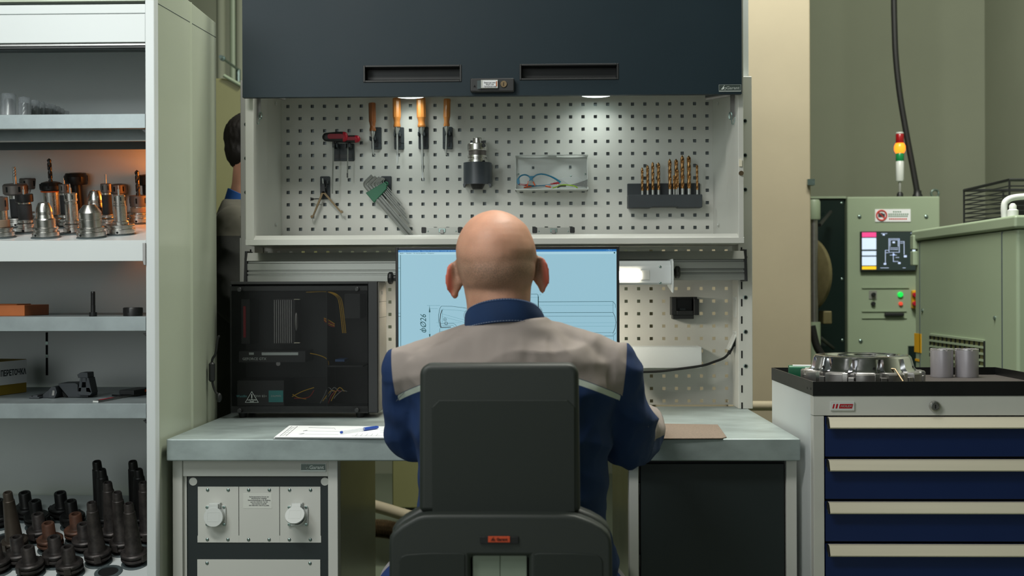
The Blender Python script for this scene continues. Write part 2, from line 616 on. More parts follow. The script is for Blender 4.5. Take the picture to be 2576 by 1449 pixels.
scr_rect('alarm_tile', 2165.5, 585, 2201, 597, M['scr_pink'], .001)
scr_rect('menu_tile', 2165.5, 599, 2201, 628, M['scr_white'], .001)
scr_rect('menu_tile', 2165.5, 632, 2201, 643, M['scr_white'], .001)
scr_rect('menu_tile', 2165.5, 646, 2201, 668, M['scr_white'], .001)
scr_rect('warning_tile', 2165.5, 670, 2201, 678, M['scr_yellow'], .001)
scr_rect('scroll_tile', 2292, 598, 2299, 636, M['scr_white'], .001)
dl = MB()
def seg_(x0, y0, x1, y1, w=1.0):
    a, b = W(min(x0, x1) - w / 2, max(y0, y1) + w / 2, Y5), W(max(x0, x1) + w / 2, min(y0, y1) - w / 2, Y5)
    dl.box(a.x, b.x, Y5 - 0.0222, Y5 - 0.0200, a.z, b.z)
for s in ((2233, 601, 2259, 601), (2233, 601, 2233, 635), (2259, 601, 2259, 635), (2233, 635, 2259, 635), (2236, 604, 2256, 604), (2236, 604, 2236, 620),
          (2256, 604, 2256, 620), (2236, 624, 2256, 624), (2236, 628, 2256, 628), (2262, 608, 2270, 608), (2271, 608, 2271, 640), (2262, 612, 2268, 612), (2224, 630, 2224, 662),
          (2224, 630, 2232, 630), (2226, 636, 2231, 636), (2244, 636, 2244, 658), (2236, 642, 2252, 642), (2250, 648, 2258, 648), (2244, 658, 2256, 658), (2214, 588, 2228, 588),
          (2288, 587, 2296, 587), (2212, 674, 2232, 674), (2268, 674, 2274, 674)):
    seg_(*s)
for s in ((2245, 610, 5), (2274, 645, 6), (2223, 664, 5), (2259, 662, 5), (2245, 641, 4), (2220, 591, 4)):
    seg_(s[0] - s[2] / 2, s[1] - s[2] / 3, s[0] + s[2] / 2, s[1] + s[2] / 3, 1)
dl.build('machine_diagram', M['scr_line'], scr, kind='stuff')
# warning sign
a, b = W(2201, 558, Y5), W(2290, 526, Y5)
sg = MB().box(a.x, b.x, Y5 - 0.004, Y5 + .001, a.z, b.z).build('warning_sign', M['paper'], mc)
M['signred'] = mat('sign_red', (196, 60, 52), 0.6)
M['signgreen'] = mat('sign_green', (96, 130, 104), 0.6)
c = W(2217, 542, Y5)
ring = MB()
ring.tube([(c.x + 0.025 * math.cos(k * math.pi / 12), Y5 - .005, c.z + 0.025 * math.sin(k * math.pi / 12)) for k in range(24)], 0.004, 6, closed=True)
ring.tube([(c.x - .017, Y5 - .005, c.z + .017), (c.x + .017, Y5 - .005, c.z - .017)], 0.003, 6)
ring.build('prohibition_ring', M['signred'], sg)
MB().box(c.x - .017, c.x + .017, Y5 - .0052, Y5 - .003, c.z - .009, c.z + .009).box(c.x - .006, c.x + .006, Y5 - .0052, Y5 - .003, c.z + .009, c.z + .013).build('camera_pictogram', M['ink'], sg)
for yy, x0, x1, mt in ((533, 2246, 2268, 'signgreen'), (539, 2234, 2286, 'signgreen'), (544, 2234, 2284, 'signgreen'), (551, 2236, 2282, 'signred')):
    n = int((x1 - x0) / 5)
    ln = MB()
    for k in range(n):
        aa, bb = W(x0 + k * (x1 - x0) / n, yy + 1.6, Y5), W(x0 + k * (x1 - x0) / n + 3.6, yy - 1.6, Y5)
        ln.box(aa.x, bb.x, Y5 - .005, Y5 - .003, aa.z, bb.z)
    ln.build('sign_line', M[mt], sg)
# control strip
def disc(name, px, py, Yp, r, h, mt, par):
    c = W(px, py, Yp)
    return MB().lathe([(r, 0), (r, h * .8), (r * .8, h), (0.0001, h)], 18, Matrix.Translation(c) @ Matrix.Rotation(R(90), 4, 'X')).build(name, mt, par)
M['greenlamp'] = mat('green_lamp', (30, 200, 80), 0.4, emit=(20, 220, 80), estr=0.7)
M['redlamp'] = mat('red_lamp', (210, 80, 60), 0.4, emit=(230, 70, 50), estr=0.5)
disc('indicator_lamp', 2264, 741, Y5, .014, .012, M['greenlamp'], mc)['label'] = 'lit green indicator'
disc('indicator_lamp', 2265, 764, Y5, .010, .012, M['redlamp'], mc)['label'] = 'small red indicator'
a, b = W(2186, 752, Y5), W(2205, 731, Y5)
rs_ = MB().box(a.x, b.x, Y5 - .004, Y5 + .001, a.z, b.z).build('switch_plate', M['alu'], mc)
disc('rotary_switch', 2196, 741, Y5, .011, .02, M['black'], mc)
disc('push_button', 2196, 764, Y5, .011, .014, M['black'], mc)
a, b = W(2291, 776, Y5), W(2312, 730, Y5)
MB().box(a.x, b.x, Y5 - .03, Y5 + .001, a.z, b.z).build('stop_station', M['yellow'], mc, bev=.006)
disc('stop_button', 2300, 742, Y5 - .03, .012, .02, M['red'], mc)
disc('stop_button', 2300, 764, Y5 - .03, .012, .02, M['red'], mc)
for yy, w_ in ((724, 118), (783, 112), (800, 112)):
    a, b = W(2168, yy + 1.2, Y5), W(2168 + w_, yy - 1.2, Y5)
    MB().box(a.x, b.x, Y5 - .006, Y5 + .001, a.z, b.z).build('panel_edge', M['machgreen'], mc)
a, b = W(2224, 795, Y5), W(2272, 787, Y5)
MB().box(a.x, b.x, Y5 - .02, Y5 + .001, a.z, b.z).build('drawer_handle', M['black'], mc, bev=.004)
a, b = W(2284, 925, Y5), W(2304, 870, Y5)
MB().box(a.x, b.x, Y5 - .012, Y5 + .001, a.z, b.z).build('cable_duct', M['machdark'], mc)
c = W(2352, 487, 6.2)
MB().tube([(c.x + .02 * math.cos(k * math.pi / 8), c.y, c.z + .02 * math.sin(k * math.pi / 8)) for k in range(16)], .006, 8, closed=True).cyl((c.x, c.y, mz1), (c.x, c.y, c.z - .018), .014, 12).build('lifting_eye', M['screw'], mc)

# signal tower
c = W(2264, 494, 6.0)
st = thing('signal_tower', 'signal tower with red, lit amber and green lenses on the machine', 'signal lamp', (c.x, c.y, mz1))
zz = lambda y: Z(y, 6.0) 
def drum(name, y0, y1, r, mt, par, bulge=0):
    z0, z1 = zz(y0), zz(y1)
    pr = [(0.0001, z0), (r * .9, z0), (r, z0 + .003)]
    if bulge:
        pr += [(r + bulge, z0 + (z1 - z0) * .3), (r + bulge, z0 + (z1 - z0) * .7)]
    pr += [(r, z1 - .003), (r * .9, z1), (0.0001, z1)]
    return MB().lathe(pr, 20, Matrix.Translation((c.x, c.y, 0)), cap=False).build(name, mt, par)
M['redlens'] = mat('red_lens', (150, 18, 24), 0.25)
M['greenlens'] = mat('green_lens', (20, 130, 70), 0.25)
MB().lathe([(.016, 0), (.016, .02), (.01, .03), (.0001, .03)], 14, Matrix.Translation((c.x, c.y, mz1))).build('tower_base', M['black'], st)
drum('pole', 489, 459, .007, M['alu'], st)
drum('tower_body', 461, 411, .0205, M['acrylic'], st)
drum('green_lens', 411, 391, .0205, M['greenlens'], st)
drum('amber_lens', 391, 366, .022, M['amber'], st, .006)
drum('red_lens', 366, 343, .0205, M['redlens'], st)
drum('tower_cap', 343, 339, .0195, M['acrylic'], st)

# thick cable hose that drops onto the machine
hp = [W(x_, y_, 6.1) for x_, y_ in ((2244, -420), (2248, -60), (2250, 60), (2254, 150), (2264, 240), (2279, 330), (2294, 410), (2306, 476), (2309, 494))]
hz = thing('cable_hose', 'thick black cable hose hanging down onto the pale green machine', 'hose', hp[-1])
MB().tube(spline(hp, 6), 0.0155, 14).build('hose_run', M['rubber'], hz)
c = W(2308, 490, 6.1)
MB().lathe([(.026, 0), (.026, .02), (.02, .03), (.02, .045), (.0001, .045)], 16, Matrix.Translation((c.x, c.y, mz1))).build('gland', M['black'], hz)

# the round tool head standing beside the dark door
hx = X(2052, 5.6)
rt = thing('round_tool_head', 'pale green cylinder machine head with a worn disc beside the dark door', 'machine', (hx, 5.6, 0))
r_ = 0.029
MB().lathe([(.0001, Z(556, 5.6)), (r_, Z(556, 5.6)), (r_ + .002, Z(553, 5.6)), (r_ + .002, Z(512, 5.6)), (r_ - .004, Z(506, 5.6)), (.0001, Z(506, 5.6))], 28, Matrix.Translation((hx - .008, 5.6, 0)), cap=False).build('head', M['machgreen'], rt)
MB().lathe([(.018, Z(812, 5.6)), (.018, Z(556, 5.6))], 20, Matrix.Translation((hx - .008, 5.6, 0))).build('shaft', M['satin'], rt)
MB().lathe([(.030, 0), (.030, Z(812, 5.6))], 24, Matrix.Translation((hx - .008, 5.6, 0))).build('pedestal', M['machgreen'], rt)
dc = W(2052, 690, 5.66)
M['disc'] = mat('worn_bronze_disc', (120, 112, 80), 0.4, 0.4, noise=.15, nscale=20)
dm = Matrix.Translation((hx - .02, 5.75, dc.z)) @ Matrix.Rotation(R(28), 4, 'Z') @ Matrix.Rotation(R(90), 4, 'Y')
MB().lathe([(.06, -.012), (.185, -.012), (.19, -.008), (.19, .008), (.185, .012), (.06, .012)], 48, dm).build('disc', M['disc'], rt)
MB().lathe([(.0001, -.03), (.075, -.03), (.075, .02), (.0001, .02)], 28, dm, cap=False).build('disc_hub', M['machdark'], rt)
for (x0, y0, x1, y1) in ((2062, 566, 2090, 533), (2064, 850, 2096, 876)):
    MB().cyl(W(x0, y0, 5.62), W(x1, y1, 5.86), .009, 8).build('brace', M['black'], rt)
a, b = W(2066, 815, 5.7), W(2088, 782, 5.7)
MB().box(a.x, b.x, 5.66, 5.76, a.z, b.z).build('motor_block', M['disc'], rt, bev=.006)
tp = [W(2042, 820, 5.3), W(2054, 870, 5.3), W(2072, 905, 5.3), W(2078, 960, 5.3), W(2080, 1360, 5.3)]
tp[-1].z = .03
tag(MB().tube(spline(tp, 6), .018, 10).build('black_hose', M['rubber']), 'black hose bending down beside the beige pillar', 'hose')

# nearer machine housing on the right
bx = 1.602
by0, by1 = 3.9, 4.95
bz = 1.207 + 177 * 3.9 / 2900
hb = thing('machine_housing', 'pale green sheet metal machine housing behind the drawer cart', 'machine', (1.9, 4.4, 0))
MB().box(bx, 2.5, by0, by1, 0.05, bz - .045).build('housing_body', M['machgreen'], hb, bev=.012)
MB().box(bx - .012, 2.51, by0 - .012, by1 + .012, bz - .045, bz).build('lid', M['machgreen'], hb, bev=.01)
for yy in (4.02, 4.88):
    MB().box(bx - .002, bx + .01, yy, yy + .006, .06, bz - .05).build('panel_joint', M['bushing'], hb)
def on_side(px, py):
    d = ray(px, py)
    return CAM + d * (bx / d.x)
sy0, sy1 = on_side(2478, 900), on_side(2342, 900)
gz0, gz1 = on_side(2345, 900).z, on_side(2345, 842).z
ngy, ngz = 12, 4
grill_back = MB().box(bx - .001, bx + .02, sy0.y, sy1.y, gz0, gz1).build('vent_recess', M['olive'], hb)
for i in range(ngy + 1):
    yy = sy0.y + (sy1.y - sy0.y) * i / ngy
    MB().box(bx - .006, bx + .003, yy - .003, yy + .003, gz0, gz1).build('vent_bar', M['black'], hb)
for j in range(ngz + 1):
    z_ = gz0 + (gz1 - gz0) * j / ngz
    MB().box(bx - .007, bx + .003, sy0.y, sy1.y, z_ - .004, z_ + .004).build('vent_bar', M['machgreen'], hb)
for pxx, pyy in ((2321, 781), (2503, 800)):
    c = on_side(pxx, pyy)
    screw(hb, bx, c.y, c.z, .008, 'x')
for (x0, y0, x1, y1) in ((2301, 838, 2318, 888), (2303, 902, 2315, 910)):
    a, b = on_side(x0, y0), on_side(x1, y1)
    MB().box(bx - .002, bx + .002, min(a.y, b.y), max(a.y, b.y), min(a.z, b.z), max(a.z, b.z)).build('yellow_label', M['yellow'], hb)
for k in range(2):
    c = on_side(2305, 610 + 40 * k)
    MB().box(bx - .02, bx + .002, c.y - .02, c.y + .02, c.z - .03, c.z + .03).build('hinge', M['machgreen'], hb, bev=.004)
# wire basket on the housing
kb = thing('wire_basket', 'black wire basket standing on the pale green machine housing', 'basket', (1.95, 4.55, bz))
kx0, kx1, ky0, ky1, kz1 = 1.72, 2.35, 4.25, 4.7, bz + .15
kw = MB()
for z_ in (bz + .006, kz1):
    kw.tube([(kx0, ky0, z_), (kx1, ky0, z_), (kx1, ky1, z_), (kx0, ky1, z_)], .006, 6, closed=True)
for a in np.linspace(0, 1, 5):
    kw.cyl((kx0 + (kx1 - kx0) * a, ky0, bz), (kx0 + (kx1 - kx0) * a, ky0, kz1), .004, 6)
    kw.cyl((kx0 + (kx1 - kx0) * a, ky1, bz), (kx0 + (kx1 - kx0) * a, ky1, kz1), .004, 6)
kw.build('basket_frame', M['black'], kb)
for j in range(7):
    z_ = bz + .02 + j * .018
    MB().tube([(kx0, ky0, z_), (kx1, ky0, z_), (kx1, ky1, z_), (kx0, ky1, z_)], .0028, 5, closed=True).build('wire', M['black'], kb)
MB().box(kx0 + .14, kx1 - .02, ky0 + .05, ky1 - .05, bz + .002, bz + .12).build('basket_load', M['blackmetal'], kb, bev=.01)
wp = [W(2527, 541, 4.02), W(2526, 520, 4.02), W(2532, 505, 4.02), W(2556, 496, 4.02), W(2620, 492, 4.02)]
wp[0].z = bz
tag(MB().tube(spline(wp, 6), .011, 12).build('coolant_pipe', M['acrylic']), 'bent white pipe rising from the pale green housing', 'pipe')
c = W(2548, 536, 3.99)
tag(MB().lathe([(.018, 0), (.018, .022), (.012, .026), (.012, .038), (.006, .046), (.0001, .046)], 16, Matrix.Translation((c.x, 3.99, bz))).build('pipe_fitting', M['acrylic']), 'small white conical fitting beside the bent white pipe', 'fitting')
# ------------------------------------------------------------------ workbench
YD, ZD = 2.726, 0.85
dx0, dx1 = X(418, YD, 1105), X(2014, YD, 1105)
YU = 3.396                                  # front of the uprights
wb = thing('workbench', 'steel topped workbench with two uprights and a perforated rear panel', 'workbench', ((dx0 + dx1) / 2, 3.1, 0))
zt0 = Z(1160, YD)
MB().box(dx0, dx1, YD, 3.47, zt0, ZD).build('worktop', M['zinc'], wb, bev=0.0035)
up_x = ((X(606, YU), X(641, YU)), (X(1857, YU), X(1893, YU)))
utop = Z(196, YU)
for i, (a, b) in enumerate(up_x):
    MB().box(a, b, YU, 3.50, ZD, utop).build('upright', M['white'], wb, bev=.002)
    inner = b if i == 0 else a
    xs_ = inner - 0.012 if i == 0 else inner + 0.010
    for k in range(24):
        zc = Z(720 + 43.2 * k, YU) if k < 8 else Z(720 - 43.2 * (k - 7), YU)
        MB().box(xs_ - .0022, xs_ + .0022, YU - .0006, YU + .004, zc - .011, zc + .011).build('slot', M['void'], wb)
    for k, yy in enumerate((308, 394, 480, 750, 836, 922)):
        xx = inner - 0.024 if i == 0 else inner + 0.021
        c = Vector((xx, YU, Z(yy, YU)))
        MB().lathe([(.0062, -.001), (.0062, .0015), (.0042, .0018), (.0042, -.001)], 12, Matrix.Translation(c) @ Matrix.Rotation(R(90), 4, 'X'), cap=False).build('rivet_nut', M['screw'], wb)
        MB().lathe([(.0001, .0004), (.0041, .0004)], 12, Matrix.Translation(c) @ Matrix.Rotation(R(90), 4, 'X'), cap=False).build('nut_bore', M['void'], wb)
# perforated rear panel, holes open to the hall behind
YP = 3.52
c0 = W(1828, 1008.5, YP)
nx, nz = 38, 13
px0, px1 = X(641, YP) - .004, X(1850, YP)
pan = MB()
perforated(px0, px1, ZD, Z(616, YP) + .02, YP, YP + .002, c0.x - (nx - 1) * .038, c0.z, .038, nx, nz, .0098, pan)
pan.build('perforated_panel', M['white'], wb, smooth=0)
for (a, b) in ((px1, px1 + .012), (px0 - .012, px0)):
    MB().box(a, b, YU + .01, YP + .01, ZD, Z(616, YP) + .02).build('panel_return', M['white'], wb)

# aluminium equipment rail across the uprights
YR = 3.33
r0, r1 = X(622, YR, 650), X(1872, YR, 650)
rz0, rz1 = Z(706, YR), Z(633, YR)
rail = thing('equipment_rail', 'long grooved aluminium rail below the open wall cabinet', 'rail', ((r0 + r1) / 2, YR, rz0))
hh = rz1 - rz0
prof = [(YU, rz0), (YR, rz0), (YR, rz0 + .20 * hh), (YR + .008, rz0 + .21 * hh), (YR + .008, rz0 + .26 * hh), (YR, rz0 + .27 * hh), (YR, rz0 + .33 * hh),
        (YR + .012, rz0 + .34 * hh), (YR + .012, rz0 + .39 * hh), (YR, rz0 + .40 * hh), (YR, rz0 + .62 * hh), (YR + .010, rz0 + .64 * hh), (YR + .010, rz0 + .70 * hh),
        (YR - .006, rz0 + .72 * hh), (YR + .004, rz1), (YU, rz1)]
MB().prism(prof, r0, r1, 'x').build('rail_profile', M['alu'], rail, smooth=20)
for a, b in ((r0 - .008, r0), (r1, r1 + .008)):
    mb = MB().prism([(YR - .012, rz0 - .004), (YR + .002, rz1 + .005), (YU - .001, rz1 + .005), (YU - .001, rz0 - .004)], a, b, 'x')
    for z_ in (rz0 + .012, rz1 - .018):
        mb.cyl((a - .003, YR + .012, z_), (b + .003, YR + .012, z_), .004, 10)
    mb.build('end_cap', M['black'], rail, bev=.001)

# ------------------------------------------------------------------ socket pedestal under the left of the top
YF = 2.765
qx = lambda p, y=1300: X(p, YF, y)
qz = lambda y: Z(y, YF)
pd = thing('socket_pedestal', 'pedestal with two flap sockets under the left end of the workbench', 'pedestal', (qx(640), 3.05, 0))
ZB = zt0 - .0005
MB().box(qx(434), qx(459), YF, YF + .04, 0, ZB).build('post', M['white'], pd, bev=.002)
MB().box(qx(825), qx(850), YF, YF + .04, 0, ZB).build('post', M['white'], pd, bev=.002)
MB().box(qx(434), qx(434) + .004, YF + .04, 3.40, 0, ZB).build('side_panel', M['white'], pd)
M['shadepanel'] = mat('shade_toned_panel', (92, 88, 66), 0.25, 0.2, noise=.1, nscale=4)  # olive-brown tone puts the shade under the worktop into the inner panels' colour
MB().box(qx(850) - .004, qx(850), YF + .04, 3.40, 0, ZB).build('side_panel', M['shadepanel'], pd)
MB().box(qx(459), qx(825), YF + .004, YF + .02, qz(1199.5), ZB).build('fascia', M['white'], pd, bev=.0015)
PF = YF + .014
MB().box(qx(459), qx(466), YF + .012, YF + .04, 0, qz(1200)).build('inner_edge', M['white'], pd)
fb = MB().box(qx(466), qx(825), PF, PF + .03, 0.05, qz(1201))
fb.build('front_frame', M['darkframe'], pd, bev=.002)
for p_ in (482, 815):
    c = Vector((qx(p_), PF, qz(1214)))
    MB().lathe([(.0001, .001), (.0098, .001), (.0098, -.001)], 24, Matrix.Translation(c) @ Matrix.Rotation(R(90), 4, 'X'), cap=False).build('blanking_plug', M['white'], pd)
def plate(x0, x1, y0, y1):
    nt = .0012
    a, b, c, d = qx(x0), qx(x1), qz(y1), qz(y0)
    h = d - c
    poly = [(a - nt, c), (b + nt, c), (b + nt, c + .12 * h), (b, c + .125 * h), (b, d), (a, d), (a, c + .125 * h), (a - nt, c + .12 * h)]
    return MB().prism(poly, PF - .0022, PF).build('blank_plate', M['white'], pd, bev=.0005)
plates = [plate(494, 597, 1227, 1369), plate(598.3, 700, 1227, 1369), plate(701.3, 804, 1227, 1369), plate(492, 803, 1412, 1560)]
for sx, sy in ((519, 1235), (571, 1235), (622.5, 1235), (675, 1235), (726, 1235), (779, 1235), (518, 1361), (570, 1361), (622, 1361), (674, 1361), (725, 1361), (778, 1361), (517, 1421), (777, 1421)):
    screw(pd, qx(sx), PF - .0022, qz(sy), .0040)
def socket(cx, cy, lid_angle, label):
    """flap socket: square base, round collar, hinged lid"""
    s = MB()
    x_, z_ = qx(cx), qz(cy)
    base = MB().prism(rrect(x_ - .025, x_ + .025, z_ - .025, z_ + .025, .006), PF - .007, PF - .0022).build('socket', M['acrylic'], pd, bev=.001)
    base['label'] = label
    mt4 = Matrix.Translation((x_, PF - .007, z_)) @ Matrix.Rotation(R(90), 4, 'X')
    MB().lathe([(.0225, 0), (.0225, .012), (.019, .012), (.019, .001), (.0001, .001)], 32, mt4, cap=False).build('collar', M['acrylic'], base)
    MB().lathe([(.0001, .002), (.0185, .002)], 24, mt4, cap=False).build('socket_well', M['bushing'], base)
    for dx_ in (-.0095, .0095):
        MB().lathe([(.0001, .0025), (.0025, .0025)], 10, mt4 @ Matrix.Translation((dx_, 0, 0)), cap=False).build('pin_hole', M['void'], base)
    MB().box(x_ - .003, x_ + .003, PF - .016, PF - .009, z_ - .0175, z_ - .0135).build('earth_clip', M['brasssteel'], base)
    for ddx in (-.019, .019):
        for ddz in (-.019, .019):
            sc2 = MB()
            sc2.lathe([(.0036, 0), (.0036, .001), (.0022, .0012), (.0018, .0004), (.0001, .0004)], 10, Matrix.Translation((x_ + ddx * 1.08, PF - .007, z_ + ddz * 1.1)) @ Matrix.Rotation(R(90), 4, 'X'), cap=False)
            sc2.build('screw', M['screw'], base)
    # hinge and lid
    hz_ = z_ + .0255
    hy = PF - .013
    MB().box(x_ - .0135, x_ + .0135, hy - .004, PF - .003, hz_ - .007, hz_ + .007).build('hinge', M['acrylic'], base, bev=.0015)
    lm = Matrix.Translation((x_, hy - .006, hz_)) @ Matrix.Rotation(R(-lid_angle), 4, 'X')
    n = 40
    pts = []
    for k in range(n):
        a = 2 * math.pi * k / n
        pts.append((.0235 * math.cos(a), max(-.0485, -.0255 + .0235 * math.sin(a))))
    lid = MB().prism([(p[0], p[1]) for p in pts], -.0055, 0, 'y', mtx=lm).box(-.011, .011, -.005, .001, -.012, .006, mtx=lm)
    l_ = lid.build('lid', M['acrylic'], base, bev=.001)
    em = MB().frame(-.0145, .0145, -.036, -.014, -.0138, .0138, -.0353, -.0147, -.0059, -.0053)
    em.v = [tuple(lm @ Vector(p)) for p in em.v]
    em.build('embossed_frame', M['acrylic'], base)
    return base
socket(540, 1300, 6, 'closed flap socket')
socket(747, 1300, 40, 'socket with its flap open')
# sticker
M['sticker'] = mat('pale_sticker', (214, 216, 208), 0.6, noise=.02)
stk = MB().box(qx(609), qx(681), PF - .0027, PF - .0021, qz(1282), qz(1244)).build('sticker', M['sticker'], pd)
for k, s in enumerate(('Bei Energieentnahme Summen der', 'Einspeisung bzw. beigefügt!', 'Überstromschutzorgan in der Zuleitung', 'nach DIN VDE 0100 / Teil 430', 'Nach Anschluss ist gemäß', 'DIN VDE 0100 / Teil 610 zu prüfen')):
    text(s, .0034, (qx(649), PF - .0029, qz(1252.5 + 4.4 * k)), M['ink'], stk, weight=.00005)
def garant(x0, x1, y0, y1, Yp, par, plate_m, text_m, stripe_m=None, name='nameplate'):
    a, b = W(x0, y1, Yp), W(x1, y0, Yp)
    h, w = b.z - a.z, b.x - a.x
    np_ = MB().box(a.x, b.x, Yp - .002, Yp + .0005, a.z, b.z).build(name, plate_m, par, bev=.0006)
    if stripe_m:
        MB().box(a.x + .001, b.x - .001, Yp - .0024, Yp - .0015, a.z + .001, a.z + .18 * h).build('stripe', stripe_m, np_)
        MB().frame(a.x, b.x, a.z, b.z, a.x + .0008, b.x - .0008, a.z + .0008, b.z - .0008, Yp - .0026, Yp - .0018).build('rim', stripe_m, np_)
    zc = a.z + .52 * h
    text('Garant', h * .62, (a.x + .63 * w, Yp - .0026, zc), text_m, np_, weight=h * .012, sx=1.05)
    lg = MB()
    k = h * .30
    lx = a.x + .22 * w
    lg.tube([(lx - k * 1.1, Yp - .0024, zc - k * .75), (lx + k * .1, Yp - .0024, zc + k * .85)], k * .14, 6)
    lg.tube([(lx - k * .55, Yp - .0024, zc - k * .75), (lx + k * .05, Yp - .0024, zc + k * .2)], k * .12, 6)
    lg.tube([(lx + k * .6 + k * .5 * math.cos(t_), Yp - .0024, zc - k * .28 + k * .48 * math.sin(t_)) for t_ in np.linspace(0, 2 * math.pi, 17)[:-1]], k * .15, 6, closed=True)
    lg.ball((lx + k * .3, Yp - .0024, zc + k * 1.15), k * .2, 10, 6)
    lg.build('emblem', text_m, np_)
    return np_
garant(757, 820, 1166, 1186, YF + .004, pd, M['silverplate'], M['silvertext'], M['silvertext'])

# ------------------------------------------------------------------ door pedestal under the right
rp = thing('door_pedestal', 'pedestal with a plain dark door under the right end of the workbench', 'pedestal', (qx(1790), 3.05, 0))
MB().box(qx(1583), qx(1607), YF, YF + .04, 0, ZB).build('post', M['white'], rp, bev=.002)
MB().box(qx(1978), qx(2005), YF, YF + .04, 0, ZB).build('post', M['white'], rp, bev=.002)
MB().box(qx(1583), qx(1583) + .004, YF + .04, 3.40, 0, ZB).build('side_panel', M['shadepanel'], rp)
MB().box(qx(2005) - .004, qx(2005), YF + .04, 3.40, 0, ZB).build('side_panel', M['white'], rp)
MB().box(qx(1612), qx(1975), YF + .006, YF + .024, .06, qz(1167)).build('door', M['darkframe'], rp, bev=.002)
MB().box(qx(1607), qx(1978), YF + .02, YF + .04, 0, ZB).build('carcass_front', M['blackmetal'], rp)
for yy in (1410, 1230):
    MB().box(qx(1607), qx(1611), YF + .004, YF + .02, qz(yy + 14), qz(yy - 14)).build('hinge', M['black'], rp)

# ------------------------------------------------------------------ wall cabinet with its flap raised
YPEG, YC, YDOOR = 3.55, 3.20, 3.15
wc = thing('overhead_cabinet', 'open light grey wall cabinet with a perforated tool panel over the workbench', 'cabinet', (X(1250, 3.4), 3.4, Z(612, YC)))
cx = lambda p, y=420: X(p, YC, y)
cz = lambda y: Z(y, YC)
pegx0, pegx1 = X(709, YPEG, 420), X(1793, YPEG, 420)
peg = MB()
c0 = W(725.3, 577, YPEG)
zbot, ztop = Z(596, YPEG), 1.90
perforated(pegx0, pegx1, zbot - .01, ztop, YPEG, YPEG + .0016, c0.x, c0.z, .038, 35, 17, .0102, peg)
peg.build('perforated_panel', M['white'], wc, smooth=0)
MB().box(pegx0 - .09, pegx1 + .09, YPEG + .016, YPEG + .020, zbot - .02, 2.2).build('rear_sheet', M['shelfzinc'], wc)
il, ir = cx(638), cx(1857)
sl, sr = cx(617), cx(1871)
zfl = cz(600)
# side walls: a front strip and a set back rear channel
ym = YC + .16
for s, (pe, fi, ou) in enumerate(((pegx0, il, sl), (pegx1, ir, sr))):
    sgn = -1 if s == 0 else 1
    xm = fi + (pe - fi) * .45
    w1 = MB().prism([(fi, YC + .004), (xm, ym), (xm + sgn * .012, ym), (xm + sgn * .012, ym + .001), (pe, YPEG), (pe + sgn * .012, YPEG + .01), (xm + sgn * .03, ym + .02), (fi + sgn * .014, YC + .02)], zbot - .01, ztop, 'z')
    w1.build('side_wall', M['white'], wc, smooth=20)
    for yy in (262, 566):
        pp = W(693 if s == 0 else 1810, yy, YPEG - .06)
        tx = pe + (xm - pe) * .35
        MB().lathe([(.0001, .001), (.005, .001), (.005, -.001)], 12, Matrix.Translation((tx, ym + .12, pp.z)) @ Matrix.Rotation(R(-90 * sgn), 4, 'Y'), cap=False).build('fastener', M['acrylic'], wc)
MB().box(sl, il, YC, YC + .02, zfl - .0005, ztop + .3).build('stile', M['white'], wc, bev=.002)
MB().box(ir, sr, YC, YC + .02, zfl - .0005, ztop + .3).build('stile', M['white'], wc, bev=.002)
MB().prism([(YC, cz(613.5)), (YC, cz(600)), (YC + .003, cz(597)), (YC + .016, cz(589)), (YC + .03, cz(589)), (YC + .03, cz(613.5))], sl, sr, 'x').build('bottom_rail', M['white'], wc, smooth=20)
MB().box(sl, sr, YC + .03, YPEG + .014, cz(613.5) + .001, cz(613.5) + .012).build('cabinet_floor', M['white'], wc)
MB().box(sl, sl + .003, YC + .02, YPEG + .014, cz(613.5), 2.2).build('outer_side', M['white'], wc)
MB().box(sr - .003, sr, YC + .02, YPEG + .014, cz(613.5), 2.2).build('outer_side', M['white'], wc)
MB().box(sl, sr, YC + .02, YPEG, ztop, ztop + .004).build('cabinet_top', M['white'], wc)
# lamps inside
for p_, y_ in ((1031, 241), (1499.5, 238.5)):
    c = W(p_, y_, 3.45)
    lp = MB().lathe([(.0001, .024), (.03, .024), (.046, .018), (.049, .004), (.049, 0), (.045, -.001), (.045, .001)], 36, Matrix.Translation(c), cap=False).build('puck_lamp', M['acrylic'], wc)
    MB().cyl((c.x, c.y, c.z + .02), (c.x, c.y, ztop), .006, 8).build('lamp_stem', M['white'], lp)
    MB().lathe([(.0001, -.0012), (.045, -.0012), (.045, .0005), (.0001, .0005)], 36, Matrix.Translation(c), cap=False).build('diffuser', M['led'], lp)
    area('puck_light', (c.x, c.y, c.z - .004), (c.x, c.y + .02, 0), .08, .08, .24, (.95, 1.0, .96), 'DISK', 150)
# flap door with two recessed grips
fd0, fd1 = X(610, YDOOR, 244), X(1866, YDOOR, 237)
dzb = Z(240.5, YDOOR, 1240)
dzt = 2.18
DT = .02
holes = [(X(914, YDOOR, 185), X(1161, YDOOR, 185), Z(206.5, YDOOR, 1037), Z(164, YDOOR, 1037)), (X(1307, YDOOR, 181), X(1556, YDOOR, 181), Z(201, YDOOR, 1430), Z(160.5, YDOOR, 1430))]
xs_ = [fd0, holes[0][0], holes[0][1], holes[1][0], holes[1][1], fd1]
dm_ = MB()
hz0, hz1 = min(h[2] for h in holes), max(h[3] for h in holes)
dm_.box(fd0, fd1, YDOOR, YDOOR + DT, dzb, hz0).box(fd0, fd1, YDOOR, YDOOR + DT, hz1, dzt)
for a, b in ((0, 1), (2, 3), (4, 5)):
    dm_.box(xs_[a], xs_[b], YDOOR, YDOOR + DT, hz0, hz1)
